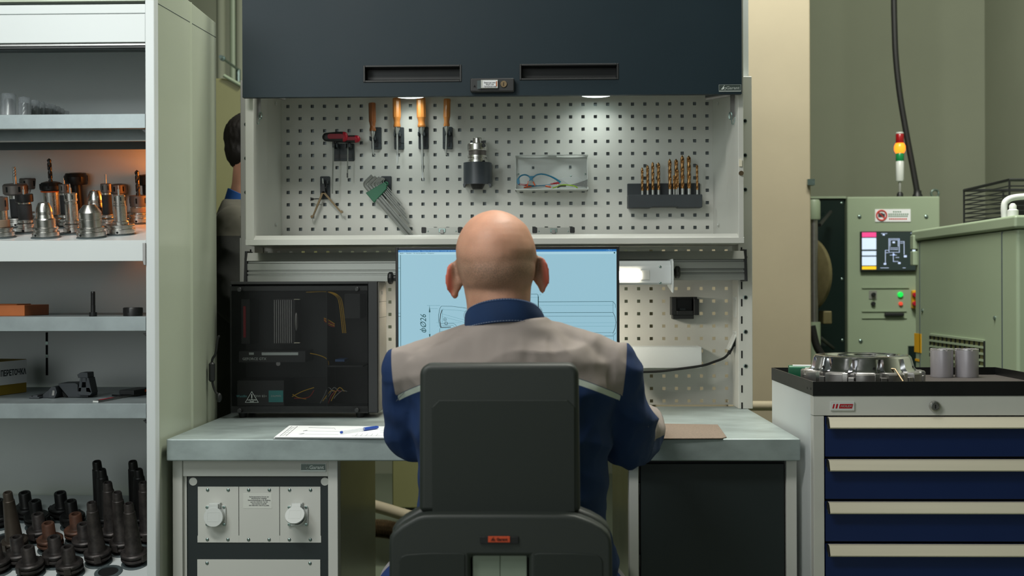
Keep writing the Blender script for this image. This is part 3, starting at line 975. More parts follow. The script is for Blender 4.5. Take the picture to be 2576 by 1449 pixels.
for h in holes:
    if h[3] < hz1 - 1e-5:
        dm_.box(h[0], h[1], YDOOR, YDOOR + DT, h[3], hz1)
    if h[2] > hz0 + 1e-5:
        dm_.box(h[0], h[1], YDOOR, YDOOR + DT, hz0, h[2])
fd = dm_.build('flap_door', M['anthracite'], wc, smooth=0)
fd['label'] = 'anthracite flap door'
for h in holes:
    cup = MB()
    cup.frame(h[0], h[1], h[2], h[3], h[0] + .005, h[1] - .005, h[2] + .005, h[3] - .005, YDOOR - .003, YDOOR + .04)
    cup.box(h[0], h[1], YDOOR + .038, YDOOR + .042, h[2], h[3])
    cup.prism([(YDOOR + .002, h[2] + .005), (YDOOR + .038, h[2] + .005), (YDOOR + .038, h[2] + .014)], h[0] + .005, h[1] - .005, 'x')
    cup.build('recessed_grip', M['black'], fd, bev=.001)
# lock housing
lk = MB().prism(rrect(X(1184, YDOOR, 217), X(1294, YDOOR, 217), Z(233.5, YDOOR, 1240), Z(200, YDOOR, 1240), .004), YDOOR - .022, YDOOR)
lock = lk.build('lock_housing', M['black'], fd, bev=.003)
lz = lambda y: Z(y, YDOOR - .022, 1240)
lx_ = lambda p: X(p, YDOOR - .022, 217)
MB().box(lx_(1210), lx_(1253), YDOOR - .03, YDOOR - .021, lz(223), lz(202)).build('label_holder', M['alu'], lock, bev=.001)
MB().box(lx_(1215), lx_(1252), YDOOR - .0306, YDOOR - .029, lz(221.5), lz(203.5)).build('paper_label', M['paper'], lock)
MB().box(lx_(1248), lx_(1251), YDOOR - .0309, YDOOR - .029, lz(219), lz(206)).build('orange_mark', M['orange'], lock)
for k, s in enumerate(('Верстак мет.', 'ИЦЛ-104.', 'Прошковский')):
    text(s, .0052, (lx_(1233), YDOOR - .0308, lz(209.5 + 4.8 * k)), M['ink'], lock, weight=.00006)
MB().prism([(lx_(1210), YDOOR - .03), (lx_(1199), YDOOR - .021), (lx_(1210), YDOOR - .021)], lz(224), lz(203), 'z').build('label_flap', M['bushing'], lock)
MB().lathe([(.0001, .004), (.0085, .004), (.0092, .003), (.0092, 0)], 20, Matrix.Translation((lx_(1267), YDOOR - .022, lz(212))) @ Matrix.Rotation(R(90), 4, 'X'), cap=False).build('lock_cylinder', M['brasssteel'], lock)
MB().box(lx_(1267) - .0008, lx_(1267) + .0008, YDOOR - .0268, YDOOR - .0255, lz(217), lz(208)).build('key_slot', M['void'], lock)
MB().prism([(lx_(1191), lz(219)), (lx_(1197), lz(219)), (lx_(1194), lz(213))], YDOOR - .0226, YDOOR - .021).build('arrow_mark', M['void'], lock)
garant(1808, 1864, 213, 231.5, YDOOR, fd, M['silverplate'], M['silvertext'], M['silvertext'])
# hinge arms hanging in the corners
for s, pxx in enumerate((648, 1845)):
    sg = 1 if s == 0 else -1
    ha = MB()
    a = W(pxx, 246, YC + .05)
    pl = [(a.x - sg * .007, a.z + .03), (a.x + sg * .010, a.z + .03), (a.x + sg * .009, a.z - .05), (a.x + sg * .004, a.z - .062), (a.x - sg * .004, a.z - .045), (a.x - sg * .009, a.z - .01)]
    ha.prism(pl, YC + .045, YC + .048)
    arm = ha.build('hinge_arm', M['satin'], wc)
    MB().tube([(a.x + sg * .010 + .004 * math.cos(t_), YC + .04, a.z - .052 + .010 * math.sin(t_)) for t_ in np.linspace(0, 2 * math.pi, 13)[:-1]], .0018, 6, closed=True).tube(spline([(a.x - sg * .002, YC + .04, a.z - .055), (a.x + sg * .001, YC + .04, a.z - .074), (a.x + sg * .006, YC + .04, a.z - .074), (a.x + sg * .007, YC + .04, a.z - .056)], 5), .0012, 6).build('hook', M['screw'], arm)
    MB().cyl((a.x, YC + .04, a.z + .002), (a.x, YC + .055, a.z + .002), .006, 12).cyl((a.x, YC + .05, a.z + .014), (a.x + sg * .07, YC + .09, a.z + .008), .009, 12).build('gas_strut', M['satin'], arm)
# side strip above the right upright
MB().box(X(1868, 3.46), X(1885, 3.46), 3.46, 3.49, utop, 2.3).build('rear_post', M['cabwhite'], wc)
MB().box(X(1866, 3.22), X(1870.5, 3.22), YC + .02, YC + .05, Z(236, 3.22), Z(186, 3.22)).build('door_bracket', M['white'], wc)
mg = MB().box(X(1860, YC), X(1867, YC), YC - .006, YC, Z(422, YC), Z(406, YC)).build('button_magnet', M['handle'])
tag(mg, 'small square magnet on the right stile of the wall cabinet', 'magnet')
mg = MB().lathe([(.0065, 0), (.0065, .006), (.0001, .006)], 18, Matrix.Translation(W(1864, 436, YC)) @ Matrix.Rotation(R(90), 4, 'X')).build('button_magnet', M['brasssteel'])
tag(mg, 'small round magnet on the right stile of the wall cabinet', 'magnet')
# ------------------------------------------------------------------ tall tool cabinet on the left
YK, YKR = 2.68, 3.15
kx = lambda p: X(p, YK, 724)
kz = lambda y: Z(y, YK, 200)
XI, XO = kx(367), kx(390)
XL = XI - 1.0
zcab = Z(57, 3.20, 547)
tc_ = thing('tool_cabinet', 'tall white tool cabinet with open shelves left of the workbench', 'cabinet', ((XL + XO) / 2, 2.85, 0))
MB().box(XI, XO, YK, YK + .03, 0, zcab).build('front_post', M['cabwhite'], tc_, bev=.002)
MB().box(XL - .03, XL, YK, YK + .03, 0, zcab).build('front_post', M['cabwhite'], tc_, bev=.002)
M['sidepaint'] = mat('side_enamel', (176, 184, 164), 0.3, noise=.03, nscale=2, coat=.2)
sd = MB().box(XO - .02, XO, YK + .03, 3.20, 0, zcab).build('side_panel', M['sidepaint'], tc_, bev=.003)
# joint lines and folded edge on the side panel
def on_x(px, py, xx):
    d = ray(px, py)
    return CAM + d * (xx / d.x)
for pts in (((389.5, 3), (547, 97)),):
    a, b = on_x(*pts[0], XO), on_x(*pts[1], XO)
    MB().tube([(XO, max(a.y, YK + .03), a.z), (XO, min(b.y, 3.198), b.z)], .0009, 6).build('panel_joint', M['bushing'], tc_)
ymid = on_x(482, 700, XO).y
MB().prism([(XO - .001, ymid - .012), (XO + .0035, ymid), (XO - .001, ymid + .012)], 0, zcab - .002, 'z').build('side_rib', M['sidepaint'], tc_)
c = on_x(532, 68, XO)
screw(tc_, XO, c.y, c.z, .006, 'x')
MB().box(XL - .03, XL - .01, YK + .03, 3.20, 0, zcab).build('side_panel', M['sidepaint'], tc_)
back = MB().box(XL, XI - .001, YKR, YKR + .015, 0, zcab).build('back_panel', M['cabwhite'], tc_)
MB().box(XL, XI, YK + .03, YKR, zcab - .02, zcab).build('top_panel', M['cabwhite'], tc_)
# header in front of the rolled-up shutter
MB().box(XL, XI, YK + .002, YK + .02, kz(107), kz(35)).build('header', M['cabwhite'], tc_, bev=.002)
MB().box(XL, XI, YK + .004, YK + .02, kz(33.5), kz(10)).build('header', M['cabwhite'], tc_, bev=.002)
MB().box(XL, XI, YK, YK + .02, kz(3), kz(-60)).build('header', M['sidepaint'], tc_)
MB().box(XL, XI, YK + .018, YK + .05, kz(121), kz(20)).build('shutter_slat', M['bushing'], tc_)
MB().box(XL, XI, YK + .008, YK + .012, kz(113), kz(108.5)).build('shutter_slat', M['satin'], tc_)
MB().box(XL, XI, YK + .010, YK + .016, kz(119), kz(114.5)).build('shutter_slat', M['black'], tc_)
# side runner with slots and shelf clips
for yy in (323, 835, 1054):
    MB().prism([(XI - .009, kz(yy + 4)), (XI + .001, kz(yy + 4)), (XI + .001, kz(yy + 14))], YK + .002, YK + .02).build('shelf_clip', M['black'], tc_)
cl = MB().prism([(XI - .006, kz(612)), (XI + .001, kz(612)), (XI + .001, kz(668)), (XI - .004, kz(668)), (XI - .006, kz(660))], YK - .004, YK + .004)
cl.build('shelf_clip', M['satin'], tc_, bev=.001)
bp_ = on_plane(118, 890, Vector((0, YKR, 0)), Vector((0, 1, 0)))
for y0, y1 in ((836, 859), (868, 892), (900, 944)):
    MB().box(bp_.x - .0032, bp_.x + .0032, YKR - .0008, YKR + .002, Z(y1, YKR, 118), Z(y0, YKR, 118)).build('wall_slot', M['void'], tc_)
for yy in (863, 896):
    MB().lathe([(.0001, .001), (.004, .001), (.004, -.001)], 12, Matrix.Translation((bp_.x, YKR, Z(yy, YKR, 118))) @ Matrix.Rotation(R(90), 4, 'X'), cap=False).build('wall_stud', M['screw'], tc_)

def flat_shelf(y0, y1, mt):
    z1, z0 = kz(y0), kz(y1)
    s = MB().prism([(YK + .002, z0), (YK + .002, z1), (YKR - .01, z1), (YKR - .01, z1 - .003), (YK + .006, z1 - .003), (YK + .006, z0 + .002), (YK + .02, z0 + .002), (YK + .02, z0)], XL + .002, XI - .001, 'x')
    return s.build('shelf', mt, tc_, bev=.0008), z1
sh1, Z1 = flat_shelf(287, 323, M['shelfzinc'])
sh3, Z3 = flat_shelf(797, 833, M['shelfzinc'])
sh4, Z4 = flat_shelf(1015.5, 1053, M['shelfzinc'])
# cross bar under shelf 1
MB().box(XL, XI, YK + .10, YK + .104, Z(346, YK + .10), Z1 - .006).build('cross_bar', M['shelfzinc'], tc_)
MB().box(XL, XI, YK + .096, YK + .104, Z(349, YK + .10), Z(346, YK + .10)).build('cross_bar', M['alu'], tc_)
MB().box(XL, XI, YK + .24, YK + .245, Z(369, YK + .24), Z1 - .006).build('cross_bar', M['bushing'], tc_)

def tilted_shelf(yfront, ylip, yrear, depth, mt):
    p0 = Vector((0, YK + .004, kz(yfront)))
    p1 = Vector((0, YK + .004 + depth, Z(yrear, YK + .004 + depth, 200)))
    d = (p1 - p0).normalized()
    n = Vector((0, -d.z, d.y))
    s = MB()
    lip = kz(ylip)
    s.prism([(p0.y, lip), (p0.y, p0.z), (p1.y, p1.z), (p1.y, p1.z - .003), (p0.y + .004, p0.z - .003), (p0.y + .004, lip)], XL + .002, XI - .001, 'x')
    return s.build('tilted_shelf', mt, tc_, bev=.0006), p0, n, math.atan2(d.z, d.y)
sh2, P2, N2, T2 = tilted_shelf(605, 657, 561, .40, M['cabwhite'])
sh5, P5, N5, T5 = tilted_shelf(1462, 1500, 1246, .43, M['cabwhite'])

def bushing(px, py, p0, n, tilt, par, r=.0345, ri=.024):
    p = on_plane(px, py, p0, n)
    mtx = Matrix.Translation(p) @ Matrix.Rotation(tilt, 4, 'X')
    MB().lathe([(r, .0001), (r, .0018), (r - .003, .0034), (ri, .0034), (ri, .0005), (.0001, .0005)], 28, mtx, cap=False).build('bushing', M['bushing'], par)
    if ri:
        MB().lathe([(.0001, .0008), (ri - .0005, .0008)], 24, mtx, cap=False).build('bushing_bore', M['void'], par)
    return p
# ------------------------------------------------------------------ tool holders on the tilted shelves
def twisted(mb, r, z0, z1, turns, flutes=2, depth=.45, seg=16, steps=36, mi=0, tip=True, mtx=None):
    """a fluted cutter: cross section with flutes, twisted about Z"""
    vs, fs = [], []
    for i in range(steps + 1):
        t = i / steps
        z = z0 + (z1 - z0) * t
        k = 1.0
        if tip and t > .93:
            k = max(.05, (1 - t) / .07)
        for j in range(seg):
            a = 2 * math.pi * j / seg
            rr = r * (1 - depth * max(0, math.cos(flutes * a)) ** 1.5) * k
            an = a + turns * 2 * math.pi * t
            vs.append((rr * math.cos(an), rr * math.sin(an), z))
    for i in range(steps):
        for j in range(seg):
            j2 = (j + 1) % seg
            fs.append((i * seg + j, i * seg + j2, (i + 1) * seg + j2, (i + 1) * seg + j))
    fs.append(tuple(range(steps * seg, (steps + 1) * seg)))
    fs.append(tuple(reversed(range(seg))))
    return mb.add(vs, fs, mi, mtx)


def rings(r, z0, z1, n, d=.0012):
    """profile bits for n thin grooves between two heights"""
    out = []
    h = (z1 - z0) / (2 * n + 1)
    for k in range(n):
        a = z0 + h * (2 * k + 1)
        out += [(r, a), (r - d, a + h * .2), (r - d, a + h * .8), (r, a + h)]
    return out


def flange_profile(r=.0315, h=.026):
    return [(.0001, .003), (r - .002, .003), (r, .005), (r, h * .56), (r - .004, h * .62), (r - .004, h * .74), (r - .001, h * .8), (r - .001, h * .95), (r - .003, h), (.0001, h)]


KN = mat('knurled_black_steel', (46, 47, 48), 0.55, 0.4, noise=.15, nscale=60, bump=.6, bscale=900)
GREY = mat('grey_nitrided_steel', (108, 102, 98), 0.45, 0.6, noise=.08, nscale=30)
DRILLDARK = mat('dark_carbide', (70, 70, 70), 0.3, 0.8, noise=.1, nscale=60)
TAN = mat('tan_collar', (150, 128, 108), 0.5, 0.3, noise=.06)
ORINGS = mat('orange_band', (214, 92, 30), 0.45, noise=.05)


def tool_holder(px, py, parts, cutter=None, flange=(.0315, .026), fmat='chrome', holes=2, label='', turn=0):
    p = bushing(px, py, P2, N2, T2, sh2)
    root = thing('tool_holder', label, 'tool holder', p, (T2, 0, 0), 'tool holders on the tilted white shelf')
    fl = MB().lathe(flange_profile(*flange), 32, cap=False).build('flange', M[fmat] if isinstance(fmat, str) else fmat, root, local=True, smooth=24)
    for k in range(holes):
        a = R(-90 + turn + (k - (holes - 1) / 2) * 55)
        MB().lathe([(.0001, .0006), (.0028, .0006), (.0028, -.001)], 10, Matrix.Rotation(a, 4, 'Z') @ Matrix.Translation((flange[0], 0, flange[1] * .32)) @ Matrix.Rotation(R(90), 4, 'Y'), cap=False).build('coolant_hole', M['void'], fl, local=True)
    for nm, prof, mt in parts:
        pt_ = MB().lathe(prof, 32, cap=False).build(nm, mt, root, local=True, smooth=24)
        if nm == 'nut':
            rn_, zs2 = max(q[0] for q in prof), [q[1] for q in prof]
            z0n, z1n = min(zs2), max(zs2)
            for k in range(6):
                mtx = Matrix.Rotation(R(60 * k + turn), 4, 'Z')
                MB().box(rn_ - .002, rn_ + .0004, -rn_ * .09, rn_ * .09, z0n + (z1n - z0n) * .3, z1n - (z1n - z0n) * .22, mtx=mtx).build('nut_slot', M['void'], pt_, local=True)
            if not cutter:
                MB().lathe([(.0001, z1n + .0004), (rn_ * .52, z1n + .0004), (rn_ * .52, z1n - .001)], 20, cap=False).build('nut_bore', M['void'], pt_, local=True)
    if cutter:
        kind, r, z0, z1 = cutter
        mb = MB()
        if kind == 'drill':
            mb.lathe([(.0001, z0), (r, z0), (r, z0 + (z1 - z0) * .12), (.0001, z0 + (z1 - z0) * .12)], 14, cap=False)
            twisted(mb, r, z0 + (z1 - z0) * .12, z1, (z1 - z0) / (r * 9), steps=40)
            mb.build('drill_bit', DRILLDARK, root, local=True)
        elif kind == 'mill':
            mb.lathe([(.0001, z0), (r, z0), (r, z0 + (z1 - z0) * .5), (.0001, z0 + (z1 - z0) * .5)], 14, cap=False)
            twisted(mb, r, z0 + (z1 - z0) * .5, z1, .9, 4, .3, 20, 24, tip=False)
            mb.build('end_mill', M['steel'], root, local=True)
        else:
            mb.lathe([(.0001, z0), (r, z0), (r, z0 + (z1 - z0) * .6), (r * .4, z0 + (z1 - z0) * .66), (r * .35, z1 - .002), (.0001, z1)], 12, cap=False)
            mb.build('small_cutter', M['steel'], root, local=True)
    return root


CH, SA, BK = M['chrome'], M['satin'], M['blacksteel']
def cylp(r, z0, z1, c=.001, r1=None):
    r1 = r if r1 is None else r1
    return [(.0001, z0), (r - c, z0), (r, z0 + c), (r1, z1 - c), (r1 - c, z1), (.0001, z1)]
def slim(h, r, mt, rn, nutmt, f=1.0):
    return [('foot', cylp(.0195, .025, .034, .002), CH), ('body', [(.0001, .03), (r, .033), (r, h * .73), (r * .8, h * .76), (.0001, h * .76)], mt),
            ('collar', cylp(r * .92, h * .74, h * .80), CH), ('nut', cylp(rn, h * .80, h), nutmt)]
def shrink(h, r):
    return [('foot', [(.0001, .025), (.0245, .025), (.0245, h * .52), (.0225, h * .56), (.0001, h * .56)], CH),
            ('body', [(.0001, h * .5), (r + .0035, h * .54)] + rings(r + .002, h * .64, h * .76, 3) + [(r, h * .86), (r * .72, h * .985), (r * .6, h), (r * .35, h), (r * .33, h - .01), (.0001, h - .01)], CH)]

spots2 = [
 (3, 598, [('body', cylp(.019, .02, .075), CH), ('collar', cylp(.0225, .026, .044), TAN), ('nut', cylp(.0215, .066, .098), GREY)], None, 'grey nut holder cut by the photo edge, front row of the tilted shelf'),
 (46, 571, [('body', cylp(.0165, .026, .085, .002, .0165), KN), ('collar', cylp(.0175, .074, .084), CH), ('nut', cylp(.031, .084, .113, .004), GREY)], ('mill', .0046, .105, .157), 'black knurled holder with wide grey nut carrying a straight silver end mill'),
 (80, 553, [('body', cylp(.016, .02, .09), SA), ('nut', cylp(.0245, .086, .116, .002), GREY)], None, 'grey holder with an open bored nut behind the end mill holder'),
 (67, 586, slim(.097, .0165, KN, .0215, BK), ('tip', .003, .094, .117), 'black knurled holder with slotted black nut and tiny cutter, second row left'),
 (116, 598, shrink(.085, .0175), None, 'shiny steel shrink holder with three fine rings, front row left of the domed chuck'),
 (135, 565, [('body', cylp(.0215, .026, .09, .002, .0225), CH), ('band', cylp(.0268, .087, .0905), ORINGS), ('nut', [(.0001, .09), (.0255, .09), (.0285, .094), (.0288, .104), (.024, .112), (.012, .115), (.0001, .115)], BK)], ('drill', .0056, .11, .176), 'thick steel holder with rounded black nut and the tallest drill bit'),
 (198, 556, [('body', cylp(.02, .02, .106, .002, .015), BK), ('nut', [(.0001, .10), (.029, .10), (.0305, .104), (.0305, .122), (.026, .131), (.016, .131), (.015, .122), (.0001, .122)], BK)], None, 'large all black collet holder at the back of the tilted white shelf'),
 (168, 571, slim(.112, .0122, KN, .0132, GREY), ('tip', .0028, .11, .129), 'slim black knurled holder with small grey nut, beside the tallest drill bit'),
 (184, 588, slim(.101, .0152, CH, .0157, CH), ('tip', .0026, .098, .124), 'slim polished holder with slotted nut left of the domed chuck'),
 (230, 598, [('body', [(.0001, .025), (.0262, .025)] + [(.0262, .043), (.0252, .044), (.0252, .0455), (.0266, .047), (.0266, .061), (.024, .066), (.0135, .079), (.005, .08), (.0001, .08)], CH)], ('tip', .0022, .078, .088), 'silver domed drill chuck at the middle of the front row'),
 (245, 569, shrink(.094, .0185), None, 'shiny shrink holder with ringed top standing behind the domed chuck'),
 (273, 571, slim(.113, .0125, KN, .0136, GREY), ('mill', .0022, .11, .137), 'slim black knurled holder with fluted pin behind the polished flanged holder'),
 (302, 555, [('body', cylp(.0145, .02, .08), CH), ('nut', cylp(.0235, .074, .10, .002), GREY)], None, 'grey bored nut holder at the back lit by the orange glow'),
 (305, 590, slim(.097, .0157, CH, .0142, CH), ('tip', .0028, .094, .121), 'slim polished holder on a wide flange, right end of the front row'),
 (352, 562, [('body', cylp(.021, .02, .05), CH), ('collar', cylp(.0225, .03, .043), TAN), ('nut', cylp(.0235, .046, .075), GREY)], ('drill', .0058, .072, .143), 'short grey holder with thick black twist drill beside the cabinet post'),
 (379, 556, [('body', cylp(.017, .02, .1), BK), ('nut', cylp(.0275, .098, .126, .003), BK)], None, 'black nut holder half hidden by the cabinet post'),
]
FL = {5: (.0325, .024), 9: (.0335, .026), 13: (.0345, .026), 3: (.0235, .024), 7: (.02, .022), 8: (.0225, .024), 11: (.02, .022)}
for i, (px, py, parts, cut, lab) in enumerate(spots2):
    tool_holder(px, py, parts, cut, FL.get(i, (.0315, .026)), 'chrome', 2 if i in (0, 14) else 1, lab, turn=(-20, 12, 25, 5, -25)[i % 5])

# dark taper holders in the bottom shelf
def taper_flange():
    r = .0315
    mb = MB().lathe([(.0001, .001), (.019, .001), (.0225, .010), (.026, .0115), (.029, .013), (r, .0155), (r, .0195), (.0268, .0215), (.0268, .0245), (r, .0265), (r, .0305), (.028, .0335), (.0001, .0335)], 32, cap=False)
    return mb
def dark_holder(tall, mt, name, label, group):
    root = thing(name, label, 'tool holder', (0, 0, 0), (0, 0, 0), group)
    fl = taper_flange().build('flange', mt, root, local=True)
    for s in (0, 180):
        MB().box(.0262, .0335, -.008, .008, .014, .032, mtx=Matrix.Rotation(R(s - 60), 4, 'Z')).build('drive_key', mt, fl, local=True, bev=.0008)
    if tall:
        MB().lathe([(.0001, .033), (.0225, .033), (.0205, .036), (.0135, .138), (.0125, .139), (.0118, .141), (.0112, .157), (.0098, .160), (.007, .160), (.006, .15), (.0001, .15)], 28, cap=False).build('shank', mt, root, local=True)
        MB().lathe([(.0001, .1505), (.0062, .1505)], 16, cap=False).build('bore', M['void'], root, local=True)
    else:
        MB().lathe([(.0001, .033), (.0185, .033), (.0158, .037), (.0152, .070), (.0138, .072), (.0085, .072), (.0075, .062), (.0001, .062)], 28, cap=False).build('shank', mt, root, local=True)
        MB().lathe([(.0001, .0622), (.0077, .0622)], 16, cap=False).build('bore', M['void'], root, local=True)
    return root
G5 = 'dark taper holders standing in the bottom shelf'
L_short = dark_holder(False, M['oldsteel'], 'taper_holder', 'x', G5)
L_rust = dark_holder(False, M['rustysteel'], 'taper_holder', 'x', G5)
L_tall = dark_holder(True, M['oldsteel'], 'taper_holder', 'x', G5)
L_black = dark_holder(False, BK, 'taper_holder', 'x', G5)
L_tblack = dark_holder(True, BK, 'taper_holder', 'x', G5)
L_tan = dark_holder(True, mat('brown_oxide_steel', (74, 66, 58), .45, .5, noise=.2, nscale=30), 'taper_holder', 'x', G5)
spots5 = [
 (79, 1444, L_short, 'short dark taper holder, front row, left of two'), (178, 1444, L_short, 'short dark taper holder, front row, right of two'),
 (50, 1418, L_short, 'short dark taper holder, second row, just behind the front left one'), (144, 1418, L_short, 'short dark taper holder, second row, between the two front ones'),
 (129, 1382, L_rust, 'short dark taper holder with reddish flange rim, third row'), (217, 1384, L_short, 'short dark taper holder close left of the foremost tall one'),
 (103, 1358, L_short, 'short dark taper holder with a worn grey shoulder, fourth row'), (197, 1358, L_rust, 'short taper holder with an orange rusted shoulder'),
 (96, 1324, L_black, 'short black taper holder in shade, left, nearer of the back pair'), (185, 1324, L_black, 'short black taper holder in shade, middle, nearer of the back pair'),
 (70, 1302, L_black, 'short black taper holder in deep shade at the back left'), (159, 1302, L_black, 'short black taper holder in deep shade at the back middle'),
 (-4, 1437, L_short, 'short dark taper holder cut by the photo edge in front'), (3, 1322, L_black, 'short black taper holder cut by the photo edge at the back'),
 (40, 1387, L_tan, 'tall brownish taper holder standing alone at the left'),
 (248, 1415, L_tall, 'foremost tall dark taper holder, left of the post side one'), (340, 1418, L_tall, 'tall dark taper holder in front, closest to the cabinet post'),
 (311, 1387, L_tall, 'tall dark taper holder between and behind the two front tall ones'), (287, 1360, L_tall, 'tall dark taper holder in the middle of the slanting tall row'),
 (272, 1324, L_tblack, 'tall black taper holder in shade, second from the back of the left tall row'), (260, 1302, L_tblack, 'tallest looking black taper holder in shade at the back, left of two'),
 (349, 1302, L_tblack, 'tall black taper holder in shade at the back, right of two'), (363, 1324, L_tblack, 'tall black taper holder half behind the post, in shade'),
 (376, 1360, L_tall, 'tall dark taper holder mostly hidden by the cabinet post'),
]
used = set()
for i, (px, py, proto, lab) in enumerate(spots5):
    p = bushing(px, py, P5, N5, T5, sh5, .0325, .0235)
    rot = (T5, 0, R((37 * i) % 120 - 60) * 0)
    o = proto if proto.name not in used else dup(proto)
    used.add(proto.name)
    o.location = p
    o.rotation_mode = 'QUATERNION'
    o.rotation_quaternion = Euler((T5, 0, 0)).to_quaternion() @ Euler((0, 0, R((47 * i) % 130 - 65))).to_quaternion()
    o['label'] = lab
for px, py in ((15, 1356), (273, 1440), (171, 1384), (20, 1412), (372, 1387), (0, 1384)):
    bushing(px, py, P5, N5, T5, sh5, .0325, .0235)

# warm lamp behind the cabinet post that tints the tilted shelf
lw = bpy.data.lights.new('orange_glow', 'POINT')
lw.energy, lw.color, lw.shadow_soft_size = 1.0, (1.0, .28, .03), .03
lo = bpy.data.objects.new('orange_glow', lw)
COL.objects.link(lo)
lo.location = (XI - .035, YK + .36, kz(415))
lh = MB().box(XI - .012, XI - .0012, YK + .30, YK + .40, kz(440), kz(400)).build('glow_lamp', M['amber'], tc_)

# ------------------------------------------------------------------ plastic tubes on the top shelf
tubes = [(22, .0175, .040, 2.86, 0), (62, .0155, .034, 2.88, 1), (87, .0125, .029, 2.93, 1), (102, .0115, .026, 2.96, 1), (118, .0105, .024, 2.99, 0), (131, .010, .022, 3.02, 0), (143, .0095, .019, 3.04, 0), (153, .009, .016, 3.06, 0), (166, .0085, .012, 3.08, 0)]
names_ = ['largest milky plastic tube with polished mill inside at the left', 'milky plastic tube with spiral cutter, second of the row', 'milky plastic tube, third of the row', 'milky plastic tube, fourth of the row',
          'milky plastic tube, fifth of the row', 'milky plastic tube, sixth of the row', 'small milky plastic tube, seventh of the row', 'small milky plastic tube, eighth of the row', 'smallest milky plastic tube at the end of the row']
for i, ((px, r, h, yy, fl), nm) in enumerate(zip(tubes, names_)):
    p = W(px, 286, yy)
    ztop_ = Z((236, 245, 252, 257, 261, 263, 268, 273, 279)[i], yy, px)
    h = ztop_ - Z1 - .0005
    t = thing('cutter_tube', nm + ' on the top shelf', 'tube', (p.x, yy, Z1 + .0003), group='plastic tubes on the top shelf')
    MB().lathe([(.0001, 0), (r, 0), (r, h - .003), (r - .002, h), (.0001, h)], 24, cap=False).build('tube_body', M['clearpl'], t, local=True)
    cu = MB()
    if fl:
        twisted(cu, r * .62, .002, h * .8, 1.2, 4, .3, 20, 16, tip=False)
    else:
        cu.lathe([(.0001, .002), (r * .6, .002), (r * .6, h * .8), (r * .5, h * .84), (.0001, h * .84)], 18, cap=False)
    cu.build('cutter', M['steel'], t, local=True)

# ------------------------------------------------------------------ third shelf
a, b = W(-30, 795, YK + .12), W(71, 768, YK + .12)
ob = MB().box(a.x - .06, b.x, YK + .10, YK + .24, Z3, Z3 + .0265).box(a.x - .03, b.x - .028, YK + .12, YK + .2, Z3 + .0265, Z3 + .029)
o_ = ob.build('orange_block', M['orange'], bev=.002)
tag(o_, 'flat orange block at the left end of the shelf with the bolt', 'block')
p = W(230, 797, YK + .03)
bt = thing('socket_bolt', 'steel socket bolt standing on its head on the plain shelf', 'bolt', (p.x, YK + .04, Z3))
MB().lathe([(.0001, 0), (.0085, 0), (.009, .001), (.009, .0098), (.0001, .0098)], 20, cap=False).build('bolt_head', BK, bt, local=True)
MB().lathe([(.0001, .0098), (.0052, .0098), (.0052, .026)] + rings(.0052, .026, .057, 14, .0005) + [(.0042, .0595), (.0001, .0595)], 16, cap=False).build('threaded_shank', BK, bt, local=True)
p = W(329, 796, YK + .06)
rn = thing('clamping_nut', 'black slotted clamping ring on the plain shelf near the post', 'nut', (p.x, YK + .075, Z3))
MB().lathe([(.0225, 0), (.0225, .018), (.021, .0205), (.017, .0205), (.0165, .004), (.0165, 0)], 36, cap=False).build('ring', BK, rn, local=True)
for k in range(6):
    mtx = Matrix.Rotation(R(60 * k + 20), 4, 'Z')
    MB().box(.0215, .0229, -.0018, .0018, .008, .0195, mtx=mtx).build('slot', M['void'], rn, local=True)

# ------------------------------------------------------------------ fourth shelf
# cardboard box, turned, with a paper label
M['carton'] = mat('yellow_carton', (150, 124, 30), 0.7, noise=.08, nscale=8)
fr, fl_ = W(67, 980, 2.98), W(-60, 1010, 2.80)
z0_ = Z4
dirv = Vector((fr.x - fl_.x, fr.y - fl_.y, 0)).normalized()
ang = math.atan2(dirv.y, dirv.x)
bx_ = thing('carton', 'yellow carton with a paper label reading ПЕРЕТОЧКА on the shelf', 'box', (fr.x, fr.y, z0_), (0, 0, ang))
hc = Z(903, 2.98, 67) - z0_
MB().box(-.36, 0, 0, .10, .0005, hc).build('carton_body', M['carton'], bx_, local=True, bev=.001)
lb = MB().box(-.30, -.0005, -.0012, -.0002, hc * .30, hc * .985).build('label', M['paper'], bx_, local=True)
text('ПЕРЕТОЧКА', .0205, (-.052, -.0014, hc * .63), M['ink'], lb, origin='local', sx=.78, weight=.0006)
# clamp fixture
fm = mat('dark_grey_cast', (62, 66, 70), 0.5, .2, noise=.1, nscale=30)
cf = thing('clamp_fixture', 'dark grey clamping fixture with an upright arm lying on the shelf', 'clamp', (X(165, 2.86, 990), 2.86, Z4))
def P4(px, py, Y=2.84):
    w_ = W(px, py, Y)
    return (w_.x, max(w_.z, Z4 + .0005))
pr = lambda pts, y0, y1, nm, par, b=.001: MB().prism([P4(*q) for q in pts], y0, y1).build(nm, fm, par, bev=b)
pr([(90, 1001), (116, 1001), (116, 995), (112, 995), (112, 991), (101, 991), (98, 995), (95, 992), (90, 993)], 2.80, 2.86, 'jaw_tip', cf)
pr([(116, 1001), (134, 1000), (134, 978), (124, 984), (116, 991)], 2.82, 2.87, 'jaw_neck', cf)
pr([(134, 999), (150, 1001), (156, 985), (152, 970), (142, 970), (135, 978)], 2.81, 2.90, 'pivot_block', cf)
MB().prism([P4(144, 992), P4(150, 992), P4(151, 980), P4(146, 979)], 2.808, 2.812).build('pivot_slot', M['satin'], cf)
pr([(152, 970), (176, 1003), (226, 998), (226, 982), (200, 984), (200, 967), (193, 963), (150, 964)], 2.83, 2.89, 'body', cf)
MB().prism([P4(164, 996), P4(174, 1001), P4(172, 993), P4(162, 984)], 2.827, 2.832).build('body_slot', M['void'], cf)
up = MB()
